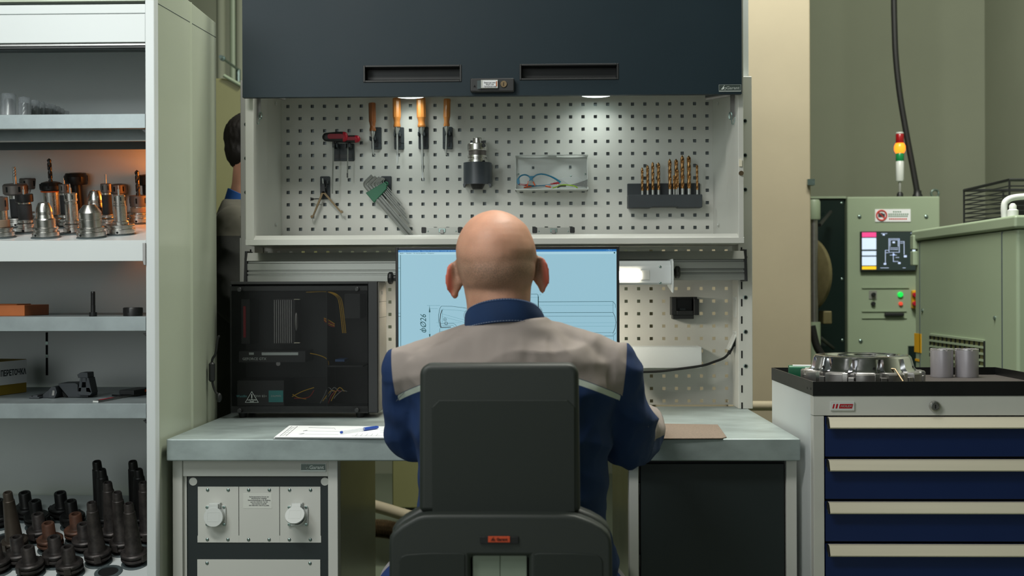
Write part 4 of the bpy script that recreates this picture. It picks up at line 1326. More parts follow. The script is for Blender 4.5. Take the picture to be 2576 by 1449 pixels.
o_pts = [(204, 985), (239, 988), (228, 937), (211, 936), (203, 940), (202, 949), (211, 949), (208, 965)]
up.prism([P4(*q) for q in ((204, 949), (229, 949), (228, 936), (210, 936), (202, 941))], 2.82, 2.86)
up.prism([P4(*q) for q in ((204, 984), (212, 984), (216, 949), (209, 949))], 2.82, 2.86)
up.prism([P4(*q) for q in ((224, 984), (239, 987), (231, 949), (223, 949))], 2.82, 2.86)
up.prism([P4(*q) for q in ((204, 992), (234, 993), (239, 987), (233, 973), (205, 973))], 2.82, 2.86)
up.prism([P4(*q) for q in ((212, 960), (226, 960), (227, 949), (213, 949))], 2.82, 2.86)
up.build('upright_arm', fm, cf, bev=.001)
# caliper
cal = thing('caliper', 'black and red digital caliper with a steel beam lying beside the post', 'caliper', (X(310, 2.78, 1000), 2.78, Z4))
a, b = W(241, 1012, 2.705), W(362, 985, 2.93)
za = Z4 + .004
dv = Vector((b.x - a.x, b.y - a.y, 0))
ln_ = dv.length
mt4 = Matrix.Translation((a.x, a.y, Z4)) @ Matrix.Rotation(math.atan2(dv.y, dv.x), 4, 'Z')
MB().box(0, ln_, -.007, .007, .0005, .0045, mtx=mt4).build('beam', M['satin'], cal)
MB().box(.002, ln_, -.0065, .0065, .0045, .0049, mtx=mt4).build('scale', M['blacksteel'], cal)
MB().box(.02, .05, -.005, .005, .0049, .0052, mtx=mt4).box(.06, .075, -.005, .005, .0049, .0052, mtx=mt4).build('red_marks', M['red'], cal)
MB().box(ln_ * .62, ln_ * 1.02, -.02, .02, .0045, .017, mtx=mt4).build('slider', M['black'], cal, bev=.002)
MB().prism([(ln_ * .6, .012), (ln_ * .66, .012), (ln_ * .66, .045), (ln_ * .61, .02)], .001, .005, 'z', mtx=mt4).build('jaw', M['black'], cal)
MB().box(ln_ * .86, ln_ * .94, -.0205, -.012, .008, .0145, mtx=mt4).build('button', ORINGS, cal)
MB().box(-.001, .0, -.007, .007, .0005, .0046, mtx=mt4).build('beam_end', M['acrylic'], cal)
# ------------------------------------------------------------------ tools on the perforated panel
TP = YPEG                                    # front of the panel
def pw(px, py, off=0.03):
    return W(px, py, TP - off)
CLIP = mat('grey_black_clip', (42, 50, 54), 0.5, noise=.06, nscale=30)
clips = []
def tool_clip(px0, px1, py0, py1, label):
    a, b = W(px0, py1, TP - .006), W(px1, py0, TP - .006)
    c = thing('tool_clip', label, 'tool clip', ((a.x + b.x) / 2, TP, a.z), group='black spring clips on the perforated panel')
    MB().prism(rrect(a.x, b.x, a.z, b.z, .003, 3), TP - .007, TP).build('clip_plate', CLIP, c, bev=.0012)
    zm = a.z + (b.z - a.z) * .70
    xm = (a.x + b.x) / 2
    MB().box(a.x, b.x, TP - .0085, TP - .006, zm - .028, zm - .026).build('clip_step', CLIP, c)
    MB().frame(xm - .004, xm + .006, a.z + .008, a.z + .030, xm - .001, xm + .003, a.z + .012, a.z + .026, TP - .0085, TP - .0065).build('moulded_mark', M['black'], c)
    return c, a, b, zm
def clip_jaws(c, x, z, r, y0, y1):
    mb = MB()
    for s in (-1, 1):
        mb.box(x + s * r, x + s * (r + .0035), y0, y1, z - .006, z + .006)
    mb.box(x - r - .0035, x + r + .0035, y1 - .006, y1, z - .006, z + .006)
    return mb.build('spring_jaws', CLIP, c, bev=.001)

# four screwdrivers with wooden handles: centre x, handle top, handle bottom, tip y, handle width, offset at tip
sd_ = [(936, 258, 330, 392, 18.5, 939, 1, 'dark wooden handled hook tool, first of four on the perforated panel', 947),
       (998, 246, 320, 412, 21.0, 1000, 0, 'wooden handled screwdriver with a flat tip, second of four', 1004),
       (1059, 246, 320, 455, 23.5, 1064, 0, 'longest wooden handled screwdriver, third of four', 1065),
       (1125, 248, 318, 391, 18.0, 1122, 1, 'short wooden handled bent pick, rightmost of four', 1126)]
for i, (hx_, y0, y1, yt, w_, xt, hook, lab, cxp) in enumerate(sd_):
    cl_, a, b, zm = tool_clip(cxp - 12.3, cxp + 12.3, 320 - (i > 1) * 1, 376 - (i > 1) * 1, ('black clip holding the dark wooden hook tool', 'black clip holding the flat tip screwdriver', 'black clip holding the longest screwdriver', 'black clip holding the bent pick')[i])
    off = .034
    top, bot, tip = pw(hx_, y0, off), pw(hx_ + (xt - hx_) * .3, y1, off), pw(xt, yt, off)
    r = w_ / 2 / 826
    t = thing('screwdriver', lab, 'hand tool', top, group='wooden handled tools on the perforated panel')
    d = (tip - top)
    L = d.length
    mtx = Matrix.Translation(top) @ d.to_track_quat('Z', 'Y').to_matrix().to_4x4()
    hl = (bot - top).length
    n = 20
    # fluted handle
    prof = [(.35, 0), (.93, .0015), (1, .005), (1, hl * .66), (.96, hl * .675), (.90, hl * .70), (.76, hl * .80), (.74, hl * .85), (.90, hl * .95), (.84, hl)]
    vs, fs = [], []
    for k, (q, z) in enumerate(prof):
        for j in range(n):
            an = 2 * math.pi * j / n
            fl = 1 - (.09 if (j % 2 and 2 <= k <= 3) else 0)
            vs.append((r * q * fl * math.cos(an), r * q * fl * math.sin(an), z))
    for k in range(len(prof) - 1):
        for j in range(n):
            j2 = (j + 1) % n
            fs.append((k * n + j, k * n + j2, (k + 1) * n + j2, (k + 1) * n + j))
    fs += [tuple(reversed(range(n))), tuple(range((len(prof) - 1) * n, len(prof) * n))]
    MB().add(vs, fs, 0, mtx).build('handle', M['wooddark'] if i == 0 else M['wood'], t, smooth=24)
    MB().lathe([(r * .62, hl), (r * .62, hl + .006), (r * .42, hl + .012), (r * .42, hl + .018), (r * .3, hl + .022)], 18, mtx).build('ferrule', M['steel'], t)
    sr_ = r * .24
    sh = MB()
    if hook:
        pts = [mtx @ Vector((0, 0, z)) for z in (hl + .01, L - .016, L - .008)]
        pts += [mtx @ Vector((0, 0, L - .003)) + Vector((.001, 0, 0)), mtx @ Vector((0, 0, L)) + Vector((.005, 0, 0))]
        sh.tube(pts, [sr_, sr_, sr_ * .9, sr_ * .7, sr_ * .35], 10)
    else:
        sh.lathe([(sr_, hl + .01), (sr_, L - .026)], 12, mtx)
        q = [(sr_, sr_, L - .026), (sr_ * 1.5, sr_ * .8, L - .012), (sr_ * 1.25, sr_ * .2, L)]
        vs = []
        for a1, b1, z in q:
            vs += [(-a1, -b1, z), (a1, -b1, z), (a1, b1, z), (-a1, b1, z)]
        fs = [(0, 1, 2, 3), (8, 9, 10, 11)]
        for k in range(2):
            for j in range(4):
                j2 = (j + 1) % 4
                fs.append((k * 4 + j, k * 4 + j2, k * 4 + 4 + j2, k * 4 + 4 + j))
        sh.add(vs, fs, 0, mtx)
    sh.build('blade', M['steel'], t)
    zc = pw(hx_, y1 + 12, off)
    clip_jaws(cl_, zc.x + .001, Z(y1 + 15, TP - off), r * .5, TP - off - .004, TP - .006)

# T handle keys on a double clip
a, b = W(837, 405, TP - .006), W(891, 361, TP - .006)
dcl = thing('double_tool_clip', 'wide black double clip holding the two red T handle keys', 'tool clip', ((a.x + b.x) / 2, TP, a.z))
MB().prism(rrect(a.x, b.x, a.z, b.z, .003, 3), TP - .008, TP).build('clip_plate', CLIP, dcl, bev=.0012)
MB().box(a.x + .006, b.x - .006, TP - .0095, TP - .007, a.z + .008, a.z + .02).build('recess_rib', M['black'], dcl)
for pxx in (843, 874):
    c = W(pxx, 366, TP - .05)
    mb = MB()
    for s in (-1, 1):
        mb.box(c.x + s * .004, c.x + s * .008, TP - .055, TP - .007, c.z - .006, c.z + .006)
    mb.build('spring_jaws', CLIP, dcl, bev=.001)
INLAY = mat('dark_red_inlay', (140, 13, 36), .5, noise=.06)
th = [(811, 875, 332, 358, 839.5, 836, 487, .050, .0024, 'larger red and black T handle key with the long pale shaft', .024),
      (838, 906, 341, 360, 875, 874, 447, .042, .0021, 'smaller red T handle key with the black tipped shaft', .021)]
for (x0, x1, y0, y1, xs1, xt, yt, off, sr_, lab, thick) in th:
    Yh = TP - off
    p0, p1 = W(x0, (y0 + y1) / 2, Yh), W(x1, (y0 + y1) / 2 - 1, Yh)
    t = thing('t_handle_key', lab, 'hand tool', ((p0.x + p1.x) / 2, Yh, p0.z), group='T handle keys on the perforated panel')
    hh_ = abs(Z(y0, Yh) - Z(y1, Yh)) / 2
    def grip(u0, u1, nm, mt):
        m_ = 16
        vs, fs = [], []
        sec = 18
        for i in range(m_ + 1):
            u = u0 + (u1 - u0) * i / m_
            x = p0.x + (p1.x - p0.x) * u
            e = max(.30, (1 - abs(2 * u - 1) ** 9) ** .5) if 0 < u < 1 else .30
            e *= .80 + .20 * min(1, u * 1.6)
            for j in range(sec):
                an = 2 * math.pi * j / sec
                cx_, sx_ = math.cos(an), math.sin(an)
                vs.append((x, Yh + .010 * e * abs(cx_) ** .7 * (1 if cx_ >= 0 else -1), p0.z + (p1.z - p0.z) * u + hh_ * e * abs(sx_) ** .7 * (1 if sx_ >= 0 else -1)))
        for i in range(m_):
            for j in range(sec):
                j2 = (j + 1) % sec
                fs.append((i * sec + j, i * sec + j2, (i + 1) * sec + j2, (i + 1) * sec + j))
        fs += [tuple(reversed(range(sec))), tuple(range(m_ * sec, (m_ + 1) * sec))]
        return MB().add(vs, fs).build(nm, mt, t, smooth=70)
    dx_ = p1.x - p0.x
    grip(0, .82, 'handle', M['black'])
    grip(.8201, 1, 'red_end', M['red'])
    MB().prism(rrect(p0.x + dx_ * .22, p0.x + dx_ * .85, p0.z - hh_ * .42, p0.z + hh_ * .55, hh_ * .4, 4), Yh - .0113, Yh - .005).build('red_inlay', INLAY, t, bev=.0012)
    s0 = W(xs1, y1 - 6, Yh)
    s1 = W(xt, yt, Yh - .0)
    MB().cyl((s0.x, Yh, s0.z), (s1.x, Yh, s1.z), sr_, 6).build('shaft', M['steel'], t)
    MB().cyl((s0.x, Yh, s0.z + .004), (s0.x, Yh, s0.z - .012), .0042, 14).build('neck', M['black'], t)
    if sr_ < .0023:
        u = Vector((s1.x, Yh, s1.z))
        MB().cyl(u + Vector((0, 0, .014)), u, sr_ * 1.1, 6).build('black_tip', M['black'], t)

# spring dividers hanging from a clip
cl_, a, b, zm = tool_clip(805.5, 830, 443.5, 501, 'black clip holding the brass dividers')
clip_jaws(cl_, W(818, 455, TP - .02).x, Z(455, TP - .02), .006, TP - .03, TP - .006)
dv_ = thing('dividers', 'brown metal dividers hanging open with a wing screw', 'dividers', W(815, 470, TP - .025))
Yd_ = TP - .026
apex = W(813, 482, Yd_)
for s, (xk, yk, xt, yt) in enumerate(((787, 545, 785.5, 560), (857, 533, 861, 551))):
    k, tip = W(xk, yk, Yd_), W(xt, yt, Yd_)
    d = (k - apex).normalized()
    nrm = Vector((-d.z, 0, d.x))
    pts = [apex + nrm * .0035, k + nrm * .0022, k - nrm * .0022, apex - nrm * .0035]
    MB().prism([(q.x, q.z) for q in pts], Yd_ - .003, Yd_ + .003).build('leg', M['brasssteel'], dv_, bev=.0006)
    MB().cyl(k, tip, .0012, 8, r1=.0003).build('needle', M['steel'], dv_)
    MB().cyl((k.x + (.003 if s else -.002), Yd_ - .005, k.z), (k.x + (.003 if s else -.002), Yd_ + .003, k.z), .0045, 12).build('needle_screw', M['brasssteel'], dv_)
h0 = W(815, 455, Yd_)
MB().tube([h0 + Vector((.008 * math.cos(q), 0, -.012 + .010 * math.sin(q))) for q in np.linspace(0, 2 * math.pi, 17)[:-1]], .0016, 8, closed=True).prism([(apex.x - .007, apex.z - .004), (apex.x + .007, apex.z - .004), (apex.x + .004, h0.z - .006), (apex.x - .004, h0.z - .006)], Yd_ - .003, Yd_ + .003).build('spring_head', M['black'], dv_)
MB().cyl(W(813, 462, Yd_ - .005), W(811.5, 449, Yd_ - .005), .0025, 10).build('handle', M['steel'], dv_)
w0, w1 = W(781, 501, Yd_), W(802, 500, Yd_)
MB().cyl(w0, w1, .0015, 8).ball(W(786, 501, Yd_), .0045, 12, 8).box(w0.x, w0.x + .003, Yd_ - .001, Yd_ + .001, w0.z - .006, w0.z + .006).build('wing_screw', M['blacksteel'], dv_)

# hexagon key set in a green holder
cl_, a, b, zm = tool_clip(959, 984.5, 443, 500, 'black clip behind the green hexagon key set')
hk = thing('hex_key_set', 'set of hexagon keys fanned in a green plastic holder', 'key set', W(950, 480, TP - .03))
Yh = TP - .03
quad = [(920, 486), (964, 460), (974, 465), (951, 501), (941, 511)]
quad = [(920.5, 485.5), (966, 459.5), (974.5, 464), (973, 476), (941.5, 510.5)]
MB().prism([(W(x_, y_, Yh).x, W(x_, y_, Yh).z) for x_, y_ in quad], Yh - .008, Yh + .008).build('key_holder', M['greenplastic'], hk, bev=.002)
rg = W(971, 463, Yh)
MB().tube([rg + Vector((.0055 * math.cos(q), -.002, .0055 * math.sin(q))) for q in np.linspace(0, 2 * math.pi, 15)[:-1]], .0022, 8, closed=True).build('hanging_loop', M['greenplastic'], hk)
# each key: short arm tip, elbow, point where it enters, far tip, radius in px
keys = [((937, 442), (915, 463), (1029, 597), 5.0), ((946, 445), (926, 464), (1041, 597), 4.3), ((955, 446), (935, 463), (1034, 583), 3.3), ((960, 446.5), (943, 461.5), (1030, 562), 2.6),
        ((963, 447), (949, 460), (1024, 548), 2.1), ((965, 447.5), (953, 458.5), (1021, 538), 1.8), ((967, 448), (957, 457), (1018.5, 527), 1.5), ((968, 450), (963, 457), (1012, 514), 1.1)]
for (s_, e_, t_, rp) in keys:
    r = rp / 826
    A, Bq, T = W(*s_, Yh - r * .3), W(*e_, Yh - r * .3), W(*t_, Yh - r * .3)
    d1, d2 = (A - Bq).normalized(), (T - Bq).normalized()
    k = min(.012, r * 3)
    arc = [Bq + d1 * k * (1 - u) ** 2 + d2 * k * u ** 2 for u in np.linspace(0, 1, 6)]
    pts = [A] + arc + [T - d2 * .004, T]
    MB().tube(pts, [r] * (len(pts) - 1) + [r * .8], 6).build('hex_key', M['steel'], hk, smooth=35)

# chuck holder with drill chuck
YB = TP - .055
c = W(1201, 400, YB)
ck = thing('drill_chuck', 'ground steel drill chuck standing nose down in the grey panel holder', 'drill chuck', (c.x, YB, Z(470, YB)))
zz_ = lambda y: Z(y, YB)
rr = lambda w_: w_ / 2 / (F / YB)
mtx = Matrix.Translation((c.x, YB, 0))
MB().lathe([(.0001, zz_(346)), (rr(21), zz_(346)), (rr(22.5), zz_(347.5)), (rr(22.5), zz_(362)), (.0001, zz_(362))], 32, mtx, cap=False).build('pilot', M['chrome'], ck, smooth=24)
MB().lathe([(.0001, zz_(361)), (rr(48), zz_(361)), (rr(50), zz_(363)), (rr(50), zz_(377)), (rr(48), zz_(379)), (.0001, zz_(379))], 40, mtx, cap=False).build('flange', M['chrome'], ck, smooth=24)
MB().lathe([(rr(44), zz_(379)), (rr(44), zz_(393)), (rr(44), zz_(412))], 40, mtx).build('body', GREY, ck)
MB().lathe([(rr(44), zz_(390)), (rr(50), zz_(391)), (rr(50), zz_(396)), (rr(45), zz_(398)), (rr(45), zz_(400)), (rr(50), zz_(402)), (rr(50), zz_(412)), (rr(44), zz_(413))], 40, mtx, cap=False).build('groove_ring', M['chrome'], ck, smooth=24)
MB().lathe([(.0001, zz_(412)), (rr(46), zz_(412)), (rr(46), zz_(461)), (rr(38), zz_(463)), (rr(25), zz_(475.5)), (rr(12), zz_(476)), (.0001, zz_(476))], 40, mtx, cap=False).build('nose', M['blacksteel'], ck, smooth=24)
dn = W(1217, 366, YB - .026)
MB().cyl((dn.x, dn.y - .002, dn.z), (dn.x, dn.y + .006, dn.z), .0055, 14).build('set_screw', M['black'], ck)
dn = W(1217.5, 406, YB - .025)
MB().cyl((dn.x, dn.y - .003, dn.z), (dn.x, dn.y + .006, dn.z), .0035, 12).build('coolant_hole', M['void'], ck)
dn = W(1212.5, 359, YB - .024)
MB().box(dn.x - .003, dn.x + .006, dn.y, dn.y + .012, zz_(369), zz_(356)).build('drive_notch', M['blacksteel'], ck)
ch = thing('chuck_holder', 'dark grey curved sheet holder around the drill chuck', 'tool holder', (c.x, TP, zz_(475)))
HG = mat('slate_plastic', (58, 64, 70), 0.38, noise=.05, nscale=20)
n = 24
vs, fs = [], []
for (z_, lower) in ((zz_(409), 0), (zz_(464), 1)):
    for k in range(n + 1):
        a_ = R(180 + 180 * k / n)
        zz2 = z_ + (0 if not lower else -(.0085 if (k < 4 or k > n - 4) else 0))
        for q in (rr(71), rr(66)):
            vs.append((c.x + q * math.cos(a_), YB + q * math.sin(a_) * .92, zz2))
m_ = n + 1
idx = lambda l, k, q: (l * m_ + k) * 2 + q
for k in range(n):
    fs += [(idx(0, k, 0), idx(0, k + 1, 0), idx(1, k + 1, 0), idx(1, k, 0)), (idx(0, k, 1), idx(1, k, 1), idx(1, k + 1, 1), idx(0, k + 1, 1)),
           (idx(0, k, 0), idx(0, k, 1), idx(0, k + 1, 1), idx(0, k + 1, 0)), (idx(1, k, 0), idx(1, k + 1, 0), idx(1, k + 1, 1), idx(1, k, 1))]
MB().add(vs, fs).box(c.x - rr(71), c.x - rr(66), YB, TP, zz_(464), zz_(409)).box(c.x + rr(66), c.x + rr(71), YB, TP, zz_(464), zz_(409)).build('curved_sheet', HG, ch, smooth=50)
for xx in (-1, 1):
    MB().prism([(c.x + xx * rr(70), zz_(464)), (c.x + xx * rr(56), zz_(463)), (c.x + xx * rr(62), zz_(472)), (c.x + xx * rr(69), zz_(470))], YB - .03, YB).build('claw', HG, ch)

# clear bracket with two pairs of safety glasses
Ya = TP - .075
ax0, ax1 = X(1296, Ya, 440), X(1480, Ya, 440)
az0, az1 = Z(477, Ya), Z(391, Ya)
br = thing('glasses_bracket', 'white sheet bracket with two holes on top holding the safety glasses', 'bracket', ((ax0 + ax1) / 2, TP, az0))
ai0, ai1 = X(1300, TP, 440), X(1478, TP, 440)
wa = ax1 - ax0
top = MB()
# top plate with two elliptical holes: a strip grid around the ellipses
def plate_with_holes(x0, x1, y0, y1, z, th, holes, seg=20):
    mb = MB()
    vs, fs = [], []
    cell = []
    for (hx, hy, ra, rb, lx0, lx1) in holes:
        base = len(vs)
        corner = [(lx1, y1), (lx0, y1), (lx0, y0), (lx1, y0)]
        outer = []
        for k in range(seg):
            a = 2 * math.pi * k / seg
            cxx, syy = math.cos(a), math.sin(a)
            s = min(((lx1 if cxx > 0 else lx0) - hx) / cxx if abs(cxx) > 1e-6 else 9, ((y1 if syy > 0 else y0) - hy) / syy if abs(syy) > 1e-6 else 9)
            outer.append((hx + cxx * s, hy + syy * s))
        # snap nearest to corners
        for c_ in corner:
            j = min(range(seg), key=lambda q: (outer[q][0] - c_[0]) ** 2 + (outer[q][1] - c_[1]) ** 2)
            outer[j] = c_
        inner = [(hx + ra * math.cos(2 * math.pi * k / seg), hy + rb * math.sin(2 * math.pi * k / seg)) for k in range(seg)]
        for zq in (z, z + th):
            vs += [(p[0], p[1], zq) for p in outer] + [(p[0], p[1], zq) for p in inner]
        for k in range(seg):
            k2 = (k + 1) % seg
            o0, o1, i0, i1 = base + k, base + k2, base + seg + k, base + seg + k2
            u = 2 * seg
            fs += [(o0, o1, i1, i0), (o0 + u, i0 + u, i1 + u, o1 + u), (i0, i1, i1 + u, i0 + u), (o0, o0 + u, o1 + u, o1)]
    return mb.add(vs, fs)
xm = (ax0 + ax1) / 2
top = plate_with_holes(ax0, ax1, Ya, TP - .002, az1, .0025, [(ax0 + wa * .255, (Ya + TP) / 2 - .004, wa * .205, .027, ax0, xm), (xm + wa * .265, (Ya + TP) / 2 - .004, wa * .205, .027, xm, ax1)])
top.build('top_plate', M['acrylic'], br)
MB().box(ax0, ax1, TP - .0025, TP - .0003, az0, az1).build('back_plate', M['acrylic'], br)
MB().box(ax0, ax1, Ya, TP - .0025, az0, az0 + .0022).build('bottom_plate', M['acrylic'], br)
MB().prism([(TP - .0025, az0), (TP - .0025, az1), (TP - .012, az1), (TP - .03, az0 + .012), (TP - .07, az0 + .004), (TP - .07, az0)], ax0, ax0 + .002, 'x').build('side_plate', M['acrylic'], br)
MB().prism([(TP - .0025, az0), (TP - .0025, az1), (TP - .012, az1), (TP - .03, az0 + .012), (TP - .07, az0 + .004), (TP - .07, az0)], ax1 - .002, ax1, 'x').build('side_plate', M['acrylic'], br)
for sx, sy in ((1304.5, 438), (1472.5, 438), (1436, 443)):
    c = W(sx, sy, TP - .0025)
    screw(br, c.x, TP - .0025, c.z, .0028)
for sx, sy in ((1341, 422), (1434.5, 420)):
    c = W(sx, sy, TP - .0025)
    MB().box(c.x - .0035, c.x + .0035, TP - .0045, TP - .002, c.z - .004, c.z + .004).build('hook_tab', M['bushing'], br)
GB = mat('teal_plastic', (28, 118, 152), 0.3, coat=.3)
GO = mat('orange_rubber', (226, 92, 36), 0.45)
GR = mat('crimson_rubber', (176, 26, 44), 0.4)
LENS = mat('clear_lens', (225, 230, 232), 0.05, alpha=.16)
LIME = mat('lime_plastic', (150, 190, 40), 0.4)
Yg = TP - .058
g1 = thing('safety_glasses', 'teal framed safety glasses with red and orange tips in the bracket', 'glasses', W(1355, 470, Yg))
gp = lambda x_, y_, o=0: W(x_, y_, Yg + o)
brow = spline([gp(1302, 459), gp(1305, 448), gp(1312, 441.5), gp(1322, 440), gp(1331, 444), gp(1336, 449), gp(1341, 446), gp(1350, 440), gp(1362, 438), gp(1376, 440.5), gp(1390, 446), gp(1402, 453), gp(1410, 459)], 5)
nb = len(brow)
MB().tube(brow, [.0022 + .0022 * math.exp(-((i / nb - .42) / .05) ** 2) + .0014 * max(0, i / nb - .75) * 4 for i in range(nb)], 8).build('brow_frame', GB, g1)
MB().prism([(q.x, q.z) for q in (gp(1328, 443), gp(1344, 443), gp(1339, 450), gp(1342, 457), gp(1336, 453), gp(1330, 457), gp(1333, 450))], Yg - .004, Yg + .002).build('bridge', GB, g1, bev=.001)
MB().prism([(q.x, q.z) for q in (gp(1300, 450), gp(1306, 447), gp(1308, 461), gp(1304, 465), gp(1300, 460))], Yg - .002, Yg + .006).build('hinge_block', GB, g1, bev=.001)
for pts in (((1304, 460), (1306, 449), (1313, 443), (1323, 442), (1330, 446), (1333, 453), (1328, 462), (1318, 466), (1308, 465)),
            ((1343, 450), (1351, 443), (1363, 440), (1378, 443), (1392, 450), (1398, 456), (1390, 462), (1370, 467), (1352, 466), (1345, 459))):
    MB().prism([(gp(*q).x, gp(*q).z) for q in pts], Yg - .0005, Yg + .0005).build('lens', LENS, g1)
for s in (((1329, 455), (1326, 469)), ((1341, 457), (1346, 467))):
    MB().tube([gp(*s[0], .004), gp(*s[1], .004)], .0017, 8).build('nose_pad', GO, g1)
MB().tube(spline([gp(1304, 462, .01), gp(1320, 465, .02), gp(1345, 467, .03), gp(1385, 468, .04)], 5), .0014, 8).build('temple', GB, g1)
MB().tube(spline([gp(1408, 459, .01), gp(1386, 463, .02), gp(1355, 467, .03), gp(1318, 472, .035)], 5), .0014, 8).build('temple', GB, g1)
MB().tube([gp(1304, 463, .008), gp(1326, 466, .02)], .0028, 8).build('red_sleeve', GR, g1)
MB().tube([gp(1408, 460, .008), gp(1385, 462.5, .018)], .0028, 8).build('red_sleeve', GR, g1)
MB().tube([gp(1337, 468.5, .03), gp(1318, 472, .034)], .0022, 8).build('orange_tip', GO, g1)
MB().tube([gp(1372, 468, .036), gp(1386, 470.5, .04)], .0024, 8).build('orange_tip', GO, g1)
g2 = thing('safety_glasses', 'clear safety glasses with lime green tips behind the teal pair', 'glasses', W(1440, 472, Yg + .02))
gq = lambda x_, y_, o=.012: W(x_, y_, Yg + o)
MB().tube(spline([gq(1390, 473), gq(1400, 470), gq(1410, 466), gq(1420, 465), gq(1435, 466), gq(1446, 468.5), gq(1453, 473)], 5), .0018, 8).build('frame', LIME, g2)
MB().tube(spline([gq(1402, 472, .006), gq(1410, 468.5, .006), gq(1424, 468, .006)], 4), .002, 8).build('black_inlay', M['black'], g2)
MB().prism([(q.x, q.z) for q in (gq(1428, 466), gq(1446, 462), gq(1462, 457), gq(1478, 451), gq(1478, 471), gq(1460, 469), gq(1440, 469))], Yg + .012, Yg + .0135).build('side_shield', mat('grey_clear_shield', (128, 130, 128), .2, alpha=.6), g2)
MB().prism([(q.x, q.z) for q in (gq(1405, 472), gq(1404, 455), gq(1414, 446), gq(1436, 443), gq(1458, 446), gq(1470, 455), gq(1468, 470))], Yg + .020, Yg + .021).build('lens', LENS, g2)
MB().tube(spline([gq(1400, 466), gq(1402, 456), gq(1409, 452), gq(1416, 455), gq(1428, 463)], 5), .0012, 6).build('nose_bridge', M['clearpl'], g2)

# drill stand with ten drills
Ys = TP - .055
s0, s1 = X(1580, Ys, 500), X(1767, Ys, 500)
ds = thing('drill_stand', 'slate grey plastic stand holding coated drill bits on the panel', 'drill stand', ((s0 + s1) / 2, TP, Z(525, Ys)))
SG = mat('slate_grey_plastic', (52, 58, 62), 0.48, noise=.05, nscale=20)
MB().box(X(1578, TP - .006, 480), X(1761, TP - .006, 480), TP - .008, TP, Z(515, TP), Z(463.5, TP)).build('back_plate', SG, ds, bev=.002)
zt_, zb_ = Z(491, Ys), Z(523, Ys)
blk = MB().prism([(s0, zb_ - .001), (s0 + .07, zb_ - .001), (s0 + .073, zb_ + .002), (s1 - .075, zb_ + .002), (s1 - .072, zb_ - .001), (s1, zb_ - .001), (s1, zt_), (s0, zt_)], Ys, TP - .008)
blk.build('drill_block', SG, ds, bev=.002)
dr = [(1615, 422, 6.5, .028, 0), (1628.5, 416, 7.0, .028, 0), (1641.5, 408.5, 7.6, .028, 0), (1656, 409.5, 8.0, .028, 0), (1684.5, 401, 8.6, .022, 1), (1694.5, 442, 4.4, .016, 2), (1700.5, 401, 9.0, .026, 0),
      (1705, 428, 4.2, .016, 2), (1716, 392, 9.4, .022, 0), (1732.5, 393, 9.8, .022, 0), (1753, 415, 6.0, .02, 0)]
dl_ = ['shortest of the four left drill bits in the stand', 'second drill bit from the left in the stand', 'third drill bit from the left in the stand', 'fourth drill bit, last before the gap', 'drill bit with a silver stripe just right of the gap',
       'thin short drill bit in front right of the gap', 'tall drill bit behind the two thin ones', 'thin drill bit in front of a tall one', 'tallest drill bit in the stand', 'thickest tall drill bit, second from the right', 'lone golden drill bit at the right end of the stand']
for (px, yt, w_, oy, k), lab in zip(dr, dl_):
    Yb = Ys + oy
    sc_ = F / Yb
    b0 = W(px + 1, 491, Yb)
    zt2 = Z(yt, Yb)
    r = w_ / 2 / sc_
    L = zt2 - zt_
    t = thing('drill_bit', lab, 'drill bit', (b0.x, Yb, zt_), (0, R(-.3), 0), group='coated drill bits in the slate stand')
    sh_ = max(.010, L * .16) if k != 2 else L * .28
    MB().lathe([(.0001, 0), (r * .92, 0), (r * .92, sh_), (.0001, sh_)], 14, cap=False).build('shank', M['steel'], t, local=True)
    mb = MB()
    twisted(mb, r * 1.04, sh_, L, (L - sh_) / (r * 8.5), 2, .58, 20, max(24, int((L - sh_) / .0012)))
    mb.build('fluted_body', M['bronze'], t, local=True)

# two small aluminium cases behind the front rail
for (x0, x1, lab) in ((1061, 1163, 'small aluminium case with black corners behind the rail, left of the head'), (1340, 1445, 'small aluminium case with black corners behind the rail, right of the head')):
    Yq = YC + .10
    a, b = W(x0, 590, Yq), W(x1, 572, Yq)
    zf_ = cz(613.5) + .0125
    cs = thing('aluminium_case', lab, 'case', ((a.x + b.x) / 2, Yq + .05, zf_), group='aluminium cases on the wall cabinet floor')
    MB().box(a.x, b.x, Yq, Yq + .10, zf_, b.z).build('case_body', M['alu'], cs, bev=.001)
    for xx in (a.x, b.x - .012):
        MB().prism(rrect(xx - .001, xx + .013, b.z - .016, b.z + .001, .003, 3), Yq - .001, Yq + .012).build('corner', M['black'], cs, bev=.001)
    xm = (a.x + b.x) / 2
    MB().box(xm - .010, xm + .010, Yq - .003, Yq, b.z - .014, b.z - .003).build('latch', M['screw'], cs, bev=.0008)
    MB().box(xm - .005, xm + .005, Yq - .006, Yq - .002, b.z - .018, b.z - .006).build('latch_loop', M['satin'], cs, bev=.0008)
    for xx in (a.x + .018, b.x - .018):
        screw(cs, xx, Yq, b.z - .011, .0022)
